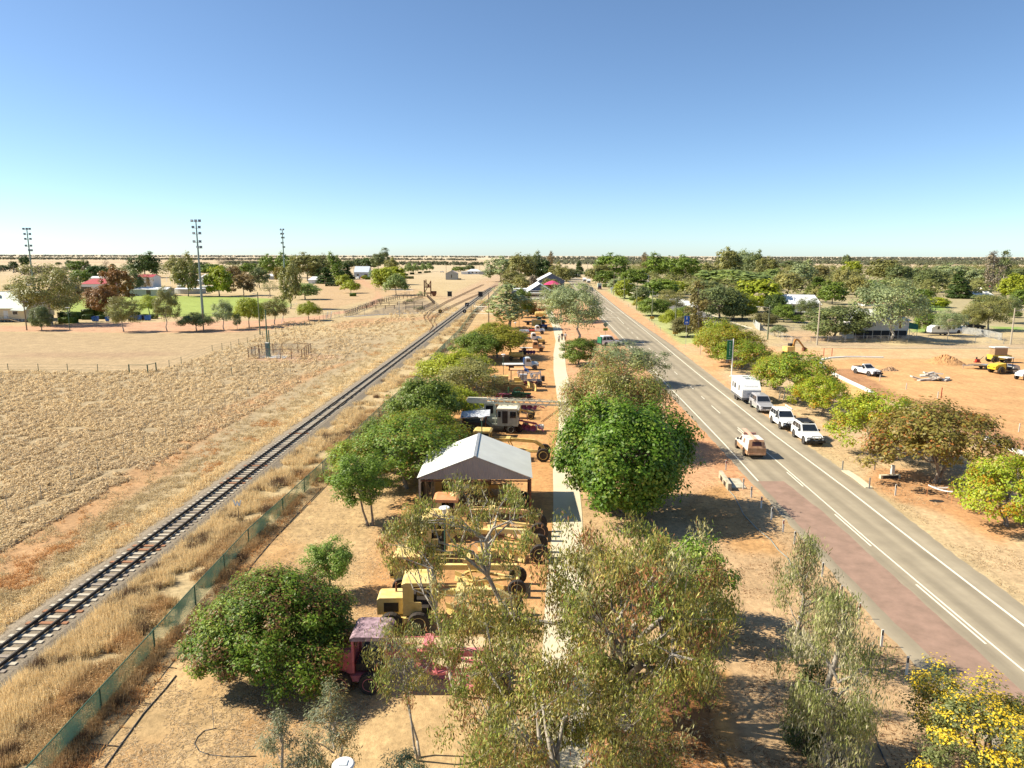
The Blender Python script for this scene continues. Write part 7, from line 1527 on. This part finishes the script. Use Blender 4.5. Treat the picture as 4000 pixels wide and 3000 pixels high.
fence('low_rail','short white rail between oval lawn and gravel on the right',[(1123,1200),(1160,1192)],.7,None,offwhite,4,(.9,),railr=.05)
# taped hole
tp_=[(3620,1938),(3700,1948),(3717,1966),(3830,1947)]
t=thing('safety_tape','white barrier tape strung on thin orange stakes around the hole','barrier tape',(*G(*tp_[0]),0),0); x0,y0=G(*tp_[0]); pts=[]
P4=[Vector((G(*p)[0]-x0,G(*p)[1]-y0,0)) for p in tp_]
for p in P4: o=MB().tube(p,p+Vector((0,0,1.0)),.02).build('stake',orangep,t)
m=MB()
for a,b_,w_ in((P4[0],P4[1],.10),(P4[0],P4[2],.10),(P4[2],P4[3],.05)):
    for i in range(8):
        k0,k1=i/8,(i+1)/8; z=lambda k:.95-.9*k*(1-k)*.55; m.beam(a.lerp(b_,k0)+Vector((0,0,z(k0))),a.lerp(b_,k1)+Vector((0,0,z(k1))),.01,w_)
m.build('tape',white,t)
o=mound('dug_hole_spoil','dark hole lid lying inside the barrier tape','lid',(G(3660,1957)),.7,.4,.12,darkst,7,8,.3)
# culvert headwalls
cx,cy=G(2850,1918); t=thing('culvert_headwall','stained concrete culvert headwall on the left verge','culvert',(cx,cy,0),R(85.4))
MB().bx(0,3.7,-.14,.14,-.1,.62).build('wall',mat('stained_concrete',(.42,.37,.25),.9,var=.3,scale=1.5,rgb2=(.62,.57,.44)),t); MB().bx(.7,3.2,-1.5,-.15,.0,.10).build('apron',mat('stained_concrete',(.42,.37,.25)),t)
MB().bx(.9,1.7,.142,.155,.02,.42).bx(2.2,3.0,.142,.155,.02,.42).build('pipe_opening',blackp,t)
cx,cy=G(3475,1868); t=thing('culvert_headwall','low dark culvert opening in the dirt right of the road','culvert',(cx,cy,0),R(5)); MB().bx(-.9,.9,-.15,.15,-.1,.32).build('wall',concrete,t); MB().bx(-.7,.7,-.17,-.151,.02,.26).build('pipe_opening',blackp,t)
# ================================================================ POLES, LAMPS, MASTS, SIGNS
def pole(label,px,pb,pt,m,r=.15,arm=0,group='timber power poles',xarm=False,name='power_pole',lampm=offwhite,sbox=False):
    x,y=G(px,pb); h=HT(px,pb,pt); t=thing(name,label,'pole',(x,y,0),0,group); MB().tube((0,0,0),(0,0,h),r,r*.7,10).build('shaft',m,t)
    if arm: MB().tube((0,0,h-.6),(arm,0,h-.35),.05).build('arm',galv,t); MB().bx(min(arm,arm*1.35),max(arm,arm*1.35),-.12,.12,h-.42,h-.28).build('lamp_head',lampm,t)
    if xarm:
        MB().bx(-1.1,1.1,-.06,.06,h-.5,h-.36).build('crossarm',timber,t)
        for a in(-1,-.4,.4,1): MB().tube((a,0,h-.36),(a,0,h-.2),.05).build('insulator',offwhite,t)
    if sbox: MB().bx(-.62,-.04,-.5,-.3,.5,1.25).bx(.04,.62,-.5,-.3,.5,1.25).build('sign_box',mat('orange_board',(.55,.32,.05),.6),t); MB().tube((-.55,-.4,0),(-.55,-.4,.6),.03).tube((.55,-.4,0),(.55,-.4,.6),.03).build('sign_leg',galv,t)
    return t
for a in [('pole with crossarm standing in front of the cream hall',105,1290,1173,timber,.16,0,1,0),('pole behind the wide crooked tree by the red gravel',796,1296,1205,timber,.16,0,0,0),('tall leaning pole with small lamp in the paddock beyond the gate',1016,1307,1141,timberg,.16,-.9,0,0),('green pole directly left of the pipe cage mast',1044,1342,1209,greenst,.16,0,0,0),('thin mast rising from the pipe cage',1055,1397,1289,greenst,.13,0,0,0),('dark lamp pole in front of the stockyard',1560,1236,1175,galv,.12,0,0,0),('dark bare pole behind the mesh fence near the machine park',1909,1268,1142,timber,.17,0,0,0),
('pole beside the railway shed front',1743,1075,1028,timber,.2,0,0,0),('pole behind the railway shed, left',1773,1064,1031,timber,.2,0,0,0),('pole behind the railway shed, right',1797,1062,1027,timber,.2,0,0,0),('pole above the far white house, left',1860,1060,1031,timber,.2,0,0,0),('pole above the far white house, right',1874,1062,1034,timber,.2,0,0,0),('thin pole at the left of the pale tree row',1571,1062,1031,timber,.2,0,0,0),('pole beside the blue-grey house',1383,1089,1044,galv,.16,0,0,0),('thin white pole left of the blue-grey house wall',1434,1072,1030,galv,.16,0,0,0)]:
    pole(a[0],a[1],a[2],a[3],a[4],a[5],a[6],xarm=bool(a[7]))
for a in [('first verge pole beside the leaning white sign',2397,1152,1071,timber,.17,0,0,0),('second verge pole between bright green tree and round bush',2437,1175,1083,timberg,.17,0,0,0),('third verge pole with lamp arm over the lawn',2486,1207,1104,timberg,.17,-2.2,0,0),('fourth verge pole with orange boards at its foot',2546,1252,1129,timberg,.18,0,0,1),('fifth verge pole with curved arm and orange boards at its foot',2636,1312,1164,timberg,.18,-1.2,0,1),('pale pole with lamp arm behind the seed-pod row',2998,1327,1192,timberg,.18,-2.2,0,0),('pale pole on the near side of the bare yard',3191,1348,1183,paletimber,.18,0,0,0),('pale pole with lamp arm near the right edge',3947,1346,1204,paletimber,.17,1.6,0,0),('tallest pole at the parked caravans',2294,1101,1024,paletimber,.22,0,0,0),('pole between the caravans and dark maroon truck',2326,1109,1050,timberg,.2,-1.5,0,0),('thin steel pole at the side street mouth',2735,1387,1300,galv,.05,0,0,0)]:
    pole(a[0],a[1],a[2],a[3],a[4],a[5],a[6],sbox=bool(a[8]))
# stadium floodlights
def flood(label,px,pb,pt,lay,ya=0,r=.42):
    x,y=G(px,pb); h=HT(px,pb,pt); t=thing('floodlight_mast',label,'floodlight',(x,y,0),0,'sports oval floodlights'); s=h/30
    MB().tube((0,0,0),(0,0,h),r,r*.38,12).build('mast',mat('grey_green_mast',(.20,.26,.24),.5,.2),t); m=MB()
    for zz,xs_ in lay:
        MB().bx(min(xs_)-.2,max(xs_)+.2,-.08,.08,h-zz-.1,h-zz+.02).build('crossbar',galv,t)
        for a in xs_:
            if a: 
                o=MB().add([(-.55,-.28,-.42),(.55,-.28,-.42),(.6,-.42,.42),(-.6,-.42,.42),(-.4,.30,-.30),(.4,.30,-.30),(.4,.30,.30),(-.4,.30,.30)],[(0,1,2,3),(7,6,5,4),(0,4,5,1),(1,5,6,2),(2,6,7,3),(3,7,4,0)]).build('floodlight_head',mat('lamp_housing',(.22,.24,.26),.5,.3),t); o.scale=(.72,.72,.72); o.location=(a*.8,0,h-zz+.28); o.rotation_euler=(R(-20),0,R(ya)+random.uniform(-.3,.3))
    return t
LAY=[(0,(-1.45,.01,1.45)),(1.9,(-1.2,1.2)),(3.7,(-1.1,1.25)),(6.2,(-1.2,1.1)),(7.9,(.01,1.2))]
flood('tallest floodlight mast on the near side of the oval',793,1236,866,LAY); flood('leftmost floodlight mast behind the cream hall',139,1190,897,LAY,20); flood('rightmost floodlight mast among the trees right of the oval',1117,1168,899,[(0,(-.9,.5)),(1.8,(-.8,.3)),(3.4,(-.5,.6)),(5.6,(-.8,.01)),(7.4,(.01,.6))],70)
# museum path lamps
def plamp(label,px,py,h=3.9,bot=None):
    x,y=G(px,py,h); t=thing('solar_lamp',label,'street lamp',(x,y,0),0,'white-topped lamps along the machine park'); MB().tube((0,0,0),(0,0,h-.35),.05,.045,8).bx(-.12,.12,-.12,.12,0,.03).build('post',greenst,t)
    MB().lathe([(.10,h-.36),(.19,h-.04),(.17,h-.02),(.001,h-.02)],(0,0,0),'z',14).build('lamp_shade',offwhite,t); o=MB().lathe([(.001,h-.02),(.33,h-.01),(.34,h+.03),(.30,h+.07),(.001,h+.10)],(0,0,0),'z',20).build('lamp_cap',white,t); MB().bx(-.13,.13,-.12,.12,h+.095,h+.11).build('solar_cell',bluegrey,o); return t
plamp('lamp by the near graders, left of the thin forked gum',1736,1985); plamp('lamp directly behind the ridge of the tin shed',1882,1628,4.2); plamp('lamp with flat cap between the thin olive tree and the crane boom',1932,1472); plamp('lamp left of the pale flat tray truck',1966,1385); plamp('lamp in front of the yellow-topped tree',1992,1312); plamp('lamp left of the tank trailer',2013,1260); plamp('lamp left of the dark green truck',2028,1220); plamp('farthest lamp beside the cream bus body',2044,1166,4.2); plamp('lamp whose cap just shows at the bottom edge',1341,2990,3.9)
x,y=G(273,1289); t=thing('green_lamp','green post lamp on the gravel right of the hall','street lamp',(x,y,0),0); MB().tube((0,0,0),(0,0,5.6),.09).build('post',greenst,t); MB().bx(-.45,.45,-.3,.3,5.6,5.75).build('lamp_head',offwhite,t)
# guide posts
def gpost(label,px,pb,band,h=.92,group='guide posts',w=.055):
    x,y=G(px,pb); t=thing('guide_post',label,'guide post',(x,y,0),random.uniform(-.1,.1),group); MB().bx(-w,w,-.025,.025,0,h).build('post',offwhite if band!='g' else galv,t)
    if band in('r','w'): MB().bx(-w*.75,w*.75,-.029,-.0255,h-.30,h-.06).build('reflector',redlens if band=='r' else blackp,t)
    return t
gl=[(2835,1837,'r'),(2903,1911,'w'),(2934,1944,'w'),(2973,1985,'r'),(3013,2030,'w'),(3058,2079,'r'),(3103,2126,'w'),(3211,2253,'w'),(3284,2346,'r'),(3354,2417,'r'),(3442,2526,'w'),(3540,2636,'w'),(3658,2764,'w')]
dn=['by the tree shadow before the culvert headwall','just right of the culvert headwall','where the red asphalt begins','second along the red asphalt start','in the middle of the broad tree shadow','below the broad tree shadow','above the wispy gum','behind the wispy gum crown','first below the wispy gum','second below the wispy gum','touching the thin tree shadow on the road edge','below the thin tree shadow','behind the yellow wattle']
for (a,b_,c),d in zip(gl,dn): gpost('white guide post on the near verge '+d,a,b_,c)
for a,b_,c,d in[(3290,1840,'g','grey guide post opposite the dusty ute shadow'),(3416,1837,'g','grey guide post left of the big reddish tree'),(3395,1909,'g','grey guide post with a stone at its foot'),(3497,1936,'w','white guide post below the big reddish tree'),(2455,1199,'w','white guide post on the lawn before the third verge pole'),(2557,1275,'w','white guide post below the fourth verge pole'),(2580,1292,'w','white guide post on the lawn between fourth and fifth poles'),(2714,1357,'w','leaning white guide post at the side street mouth'),(2408,1167,'w','white guide post on the lawn before the second pole'),(2536,1258,'w','white guide post just left of the fourth verge pole')]: gpost(d,a,b_,c,.95)
x,y=G(3485,1853); t=thing('utility_marker','short thick white marker block under the big reddish tree','marker',(x,y,0),R(10)); MB().bx(-.14,.14,-.1,.1,0,.85).build('block',offwhite,t)
for a,b_,d in[(3042,1562,'left leaning white stake beside the silver wagon'),(3060,1562,'right leaning white stake beside the silver wagon'),(3436,1489,'white survey stake right of the new kerb'),(3539,1522,'white survey stake below the broken slab pile'),(3662,1558,'white survey stake just above the big reddish tree'),(3979,1688,'white survey stake near the right edge of the site'),(3345,1452,'pale survey stake left of the white ute'),(2200,1500,'')][:7]:
    o=MB().bx(-.05,.05,-.03,.03,0,1.0).build('survey_stake',offwhite); o.location=(*G(a,b_),0); o.rotation_euler=(R(3),R(7) if b_==1562 else 0,0); tag(o,d,'stake','white stakes')
for a,b_,d in[(3217,1391,'left orange-red stake on the unsealed street'),(3249,1391,'right orange-red stake on the unsealed street'),(3676,1556,'rusty star picket beside the white stake above the reddish tree')]:
    o=MB().bx(-.05,.05,-.03,.03,0,1.5).build('marker_stake',redp); o.location=(*G(a,b_),0); tag(o,d,'stake','red stakes')
# banner pole
x,y=G(2857,1470); h=HT(2857,1470,1323); t=thing('banner_pole','white pole carrying a dark green vertical banner at the roadside','banner',(x,y,0),0)
MB().tube((0,0,0),(0,0,h*.5),.10).tube((0,0,h*.5),(0,0,h),.08).bx(-.25,.25,-.25,.25,0,.08).build('pole',white,t)
bn=MB().bx(-.97,-.12,-.015,.015,h-3.35,h-.25).build('banner',mat('banner_green',(.012,.16,.055),.6,var=.1),t); MB().bx(-1.0,0,-.02,.02,h-.25,h-.21).bx(-1.0,0,-.02,.02,h-3.38,h-3.34).build('banner_arm',white,t)
mk=MB(); mk.bx(-.62,-.40,-.02,-.016,h-.72,h-.60); zz=h-.95
for i,l in enumerate((.22,.10,.14,.08,.30,.10,.34,.12,.16)): mk.bx(-.56,-.56+.10+.03*(i%3),-.02,-.016,zz-l*.6,zz); zz-=l*.6+.09
mk.bx(-.75,-.30,-.02,-.016,h-3.02,h-2.98); mk.build('lettering',mat('pale_lettering',(.55,.65,.55),.6),bn)
# signs
def dsign(): 
    x,y=G(2364,1328); t=thing('school_sign','fluorescent diamond warning sign with walking figures over a yellow plate','road sign',(x,y,0),0); h=HT(2364,1328,1258)
    MB().tube((0,0,0),(0,0,h-.4),.035).build('post',galv,t); c=h-.62; d=.62
    MB().add([(0,-.02,c-d),(d,-.02,c),(0,-.02,c+d),(-d,-.02,c),(0,.0,c-d),(d,.0,c),(0,.0,c+d),(-d,.0,c)],[(0,1,2,3),(7,6,5,4),(0,4,5,1),(1,5,6,2),(2,6,7,3),(3,7,4,0)]).build('diamond',mat('fluoro_green_sign',(.42,.50,.28),.4),t)
    m=MB()
    for dx,s in((.05,1),(-.2,.8)): m.tube((dx,-.03,c+.28*s),(dx,-.03,c+.27*s+.01),.06*s); m.bx(dx-.05,dx+.05,-.03,-.022,c-.05,c+.2*s); m.beam((dx,-.026,c-.05),(dx-.12,-.026,c-.3*s),.008,.05); m.beam((dx,-.026,c-.05),(dx+.12,-.026,c-.3*s),.008,.05)
    m.build('walking_figures',blackp,t); MB().bx(-.5,.5,-.03,.0,c-1.35,c-.78).build('plate',mat('fluoro_yellow_sign',(.55,.60,.03),.4),t)
    MB().bx(-.36,.36,-.036,-.031,c-1.02,c-.96).bx(-.36,.36,-.036,-.031,c-1.2,c-1.15).build('plate_text',greenp,t)
dsign()
x,y=G(2678,1356); h=HT(2678,1356,1234); t=thing('blue_sign','blue information sign with white symbols on a thin post','road sign',(x,y,0),0); MB().tube((0,0,0),(0,0,h-1.6),.04).build('post',galv,t); MB().bx(-.55,.55,-.03,0,h-1.85,h).build('panel',mat('sign_blue',(.01,.09,.40),.4),t); MB().bx(-.08,.08,-.036,-.031,h-.75,h-.3).bx(-.09,.09,-.036,-.031,h-.26,h-.14).bx(-.3,.3,-.036,-.031,h-1.5,h-1.4).bx(-.2,-.1,-.036,-.031,h-1.4,h-1.15).bx(.1,.2,-.036,-.031,h-1.4,h-1.15).build('symbols',white,t)
def rsign(label,px,pb,pt,w,hh,m,mark=None,legs=2,disc=False,roof=False):
    x,y=G(px,pb); h=HT(px,pb,pt); t=thing('rail_sign',label,'rail sign',(x,y,0),0,'rail signs at the crossing')
    for a in ((-w*.35,w*.35) if legs==2 else (0,)): MB().tube((a,0,0),(a,0,h),.05).build('leg',galv,t)
    if disc: MB().lathe([(.001,-.03),(w/2,-.03),(w/2,.03),(.001,.03)],(0,-.08,h-w/2),'y',18).build('disc',m,t)
    else: MB().bx(-w/2,w/2,-.10,-.04,h-hh,h).build('panel',m,t)
    if roof: MB().bx(-w*.65,w*.65,-.3,.2,h,h+.15).build('hood',greyg,t)
    if mark: mk=MB(); mk.beam((-w*.25,-.13,h-hh*.7),(w*.25,-.13,h-hh*.3),.02,.16) if not disc else mk.bx(-.06,.06,-.13,-.115,h-w*.75,h-w*.3); mk.build('marking',mark,t)
rsign('left black board on legs beyond the stockyard',1757,1172,1139,1.9,2.1,blackp,None,2,roof=True); rsign('right black board on legs beside the mesh fence',1877,1172,1140,1.9,2.1,blackp,None,2,roof=True); rsign('black square sign with white stroke between the rails',1824,1204,1182,1.4,1.4,blackp,white,1); rsign('black disc sign with white arrow right of the rails at the crossing',1815,1242,1208,1.2,1.2,blackp,white,1,True); rsign('brown and yellow disc sign left of the rails at the crossing',1720,1240,1208,1.25,1.2,mat('brown_disc',(.12,.07,.03),.6),plateY,1,True)
t=thing('gate_frame','small grey pipe frame gate beside the rails at the crossing','gate',(*G(1830,1220),0),0); m=MB(); [m.tube((a,0,0),(a,0,1.9),.05) for a in(-1,1)]; m.tube((-1,0,1.9),(.4,0,1.9),.04).tube((-1,0,1.0),(1,0,1.0),.04).tube((-1,0,.3),(1,0,.3),.04); m.build('frame',galv,t)
fence('pool_style_fence','short grey wire fence on the near side of the rail crossing path',[(1850,1213),(1900,1216),(1960,1218)],1.6,wire,galv,3,(.99,.02))
x,y=G(1930,1205); t=thing('old_signal_frame','brown rail signal frame left of the drooping gum','rail frame',(x+1,y,0),0); m=MB(); m.tube((1.6,0,0),(1.6,0,3.8),.12).beam((-2,0,3.2),(1.6,0,3.2),.08).beam((-2,0,1.9),(1.6,0,1.9),.08); m.build('frame',rust,t)
# whistle board with letter W
x,y=G(934,2045); t=thing('whistle_board','white letter W board on a thin post in the long grass','rail sign',(x,y,0),R(-8)); MB().tube((0,0,0),(0,0,1.25),.03).build('post',timber,t); m=MB(); z=1.35
for a,b_ in(((-.28,.42),(-.14,0)),((-.14,0),(0,.34)),((0,.34),(.14,0)),((.14,0),(.28,.42))): m.beam((a[0],-.05,z+a[1]),(b_[0],-.05,z+b_[1]),.03,.075)
m.build('letter',mat('bluish_white',(.55,.62,.70),.5),t)
# wheelie bins
def bin_(label,px,pb,m,g='wheelie bins by the oval'):
    x,y=G(px,pb); t=thing('wheelie_bin',label,'wheelie bin',(x,y,0),0,g); MB().loft([[(-.34,-.36,.12),(.34,-.36,.12),(.34,.36,.12),(-.34,.36,.12)],[(-.44,-.46,1.35),(.44,-.46,1.35),(.44,.46,1.35),(-.44,.46,1.35)]]).build('body',m,t); MB().prism([(-.47,1.35),(-.47,1.42),(0,1.55),(.47,1.42),(.47,1.35)],-.5,.52).build('lid',m if m is not bluebin else mat('dark_blue_lid',(.02,.05,.2),.5),t)
    for s in(-1,1): wheel(t,0,s*.36,.14,.08,blackp); 
    return t
for px,d in((367,'blue bin, left of the pair under the rust-brown tree'),(379,'blue bin, right of the pair under the rust-brown tree'),(420,'lone light blue bin right of the pair'),(522,'first blue bin of the row on the oval edge'),(535,'second blue bin of the row on the oval edge'),(547,'third blue bin of the row on the oval edge'),(573,'fourth blue bin, after the dark one in the row'),(583,'last blue bin of the row on the oval edge'),(508,'pale blue bin just left of the row behind the drooping tree')): bin_(d,px,1256 if px<500 else 1252,bluebin)
bin_('dark green bin right of the lone light blue bin',446,1254,greenp); bin_('dark bin in the middle of the blue row',560,1251,blackp)
# oval goal posts
for px,pb,pt,d in[(652,1102,1081,'left thin white post before the dark trees'),(667,1112,1081,'right white post before the dark trees')]:
    x,y=G(px,pb); o=MB().tube((0,0,0),(0,0,HT(px,pb,pt)),.13).build('goal_post',white); o.location=(x,y,0); tag(o,d,'post','white goal posts')
for px,pb,d in[(1100,1263,'leaning white post on the gravel road left of the yards')]:
    x,y=G(px,pb); o=MB().tube((0,0,0),(.5,0,2.2),.09).build('marker_post',white); o.location=(x,y,0); tag(o,d,'post')
t=thing('pipe_gate','white leaning pipes in the wire fence corner by the gravel','gate',(*G(1290,1245),0),0); m=MB(); [m.tube((a,0,0),(a+.6,0,2.3),.08) for a in(-1.2,0)]; m.build('pipes',white,t)
# wires
def wirel(label,a,ha,b_,hb,sag=.6,r=.02):
    A=Vector((*G(*a),ha));B=Vector((*G(*b_),hb)); pts=[A.lerp(B,i/10)-Vector((0,0,sag*4*(i/10)*(1-i/10))) for i in range(11)]; o=MB().poly(pts,r,4).build('overhead_wire',blackp); tag(o,label,'wire')
wirel('overhead wire from the third verge pole across the highway',(2486,1207),7.4,(2120,1190),8.5,1.0,.03)
wirel('overhead wire from the black rail boards to the dark bare pole',(1200,1262),3.5,(1909,1268),9.5,1.2,.025)
# ================================================================ PEOPLE on the path
def person(label,loc,rot,shirt,trous,stride=.12,hat=None):
    V=[(0,0,.95),(0,0,1.12),(0,0,1.38),(0,0,1.52),(0,0,1.66),(0,0,1.76),(0,.20,1.42),(.05,.27,1.14),(.12,.26,.90),(0,-.20,1.42),(-.03,-.27,1.14),(.04,-.27,.90),(stride*.5,.10,.50),(stride,.11,.08),(stride+.16,.12,.04),(-stride*.5,-.10,.50),(-stride,-.11,.08),(-stride+.16,-.12,.04)]
    E=[(0,1),(1,2),(2,3),(3,4),(4,5),(2,6),(6,7),(7,8),(2,9),(9,10),(10,11),(0,12),(12,13),(13,14),(0,15),(15,16),(16,17)]
    RR=[.15,.14,.16,.06,.10,.08,.065,.05,.035,.065,.05,.035,.085,.05,.04,.085,.05,.04]
    me=bpy.data.meshes.new('p'); me.from_pydata(V,E,[]); o=bpy.data.objects.new('tmp',me); COL.objects.link(o); md=o.modifiers.new('s','SKIN'); o.modifiers.new('b','SUBSURF').levels=1
    for i,r_ in enumerate(RR): me.skin_vertices[0].data[i].radius=(r_,r_)
    me.skin_vertices[0].data[0].use_root=True
    bpy.context.view_layer.update(); dg=bpy.context.evaluated_depsgraph_get(); m2=bpy.data.meshes.new_from_object(o.evaluated_get(dg)); bpy.data.objects.remove(o)
    m2.materials.clear(); m2.materials.append(skin); p=link('person',m2); p.location=(*loc,0.03); p.rotation_euler=(0,0,rot); tag(p,label,'person')
    rings=[[(math.cos(a)*rx,math.sin(a)*ry,z) for a in [i*math.pi/6 for i in range(12)]] for rx,ry,z in((.15,.20,.88),(.15,.19,1.1),(.16,.23,1.36),(.11,.19,1.48),(.07,.08,1.52))]
    sb=MB().loft(rings)
    for s in(-1,1): sb.tube((0,s*.18,1.43),(.03,s*.275,1.18),.085,.07,8)
    sb.build('shirt',shirt,p)
    tb=MB(); tb.tube((0,.08,.95),(stride*.5,.10,.50),.115,.09,8).tube((stride*.5,.10,.5),(stride,.11,.10),.09,.07,8).tube((0,-.08,.95),(-stride*.5,-.10,.50),.115,.09,8).tube((-stride*.5,-.10,.5),(-stride,-.11,.10),.09,.07,8).build('trousers',trous,p)
    MB().lathe([(.10,1.70),(.115,1.76),(.09,1.84),(.02,1.87)]+([(.02,1.88)] if 0 else []),(0,0,0),'z',12).build('hair' if not hat else 'hat',hat or blackp,p)
    if hat: MB().lathe([(.001,1.74),(.20,1.74),(.20,1.755),(.001,1.77)],(0,0,0),'z',14).build('hat_brim',hat,p)
    return p
x,y=G(2183,1338); person('person in light top and dark trousers, left of the three walkers on the path',(x,y),R(-85),offwhite,blackp)
x,y=G(2192,1330); person('person in dark clothes and pale hat, middle of the three walkers',(x+.2,y),R(-95),mat('dark_shirt',(.06,.06,.08),.8),blackp,.15,creamp)
x,y=G(2203,1330); person('person in white top, right of the three walkers on the path',(x+.3,y),R(-90),white,mat('brown_trousers',(.12,.08,.06),.8),.1)
bpy.context.view_layer.update()
print('objects',len(bpy.data.objects),'tris est',sum(len(o.data.polygons) for o in bpy.data.objects if o.type=='MESH'))
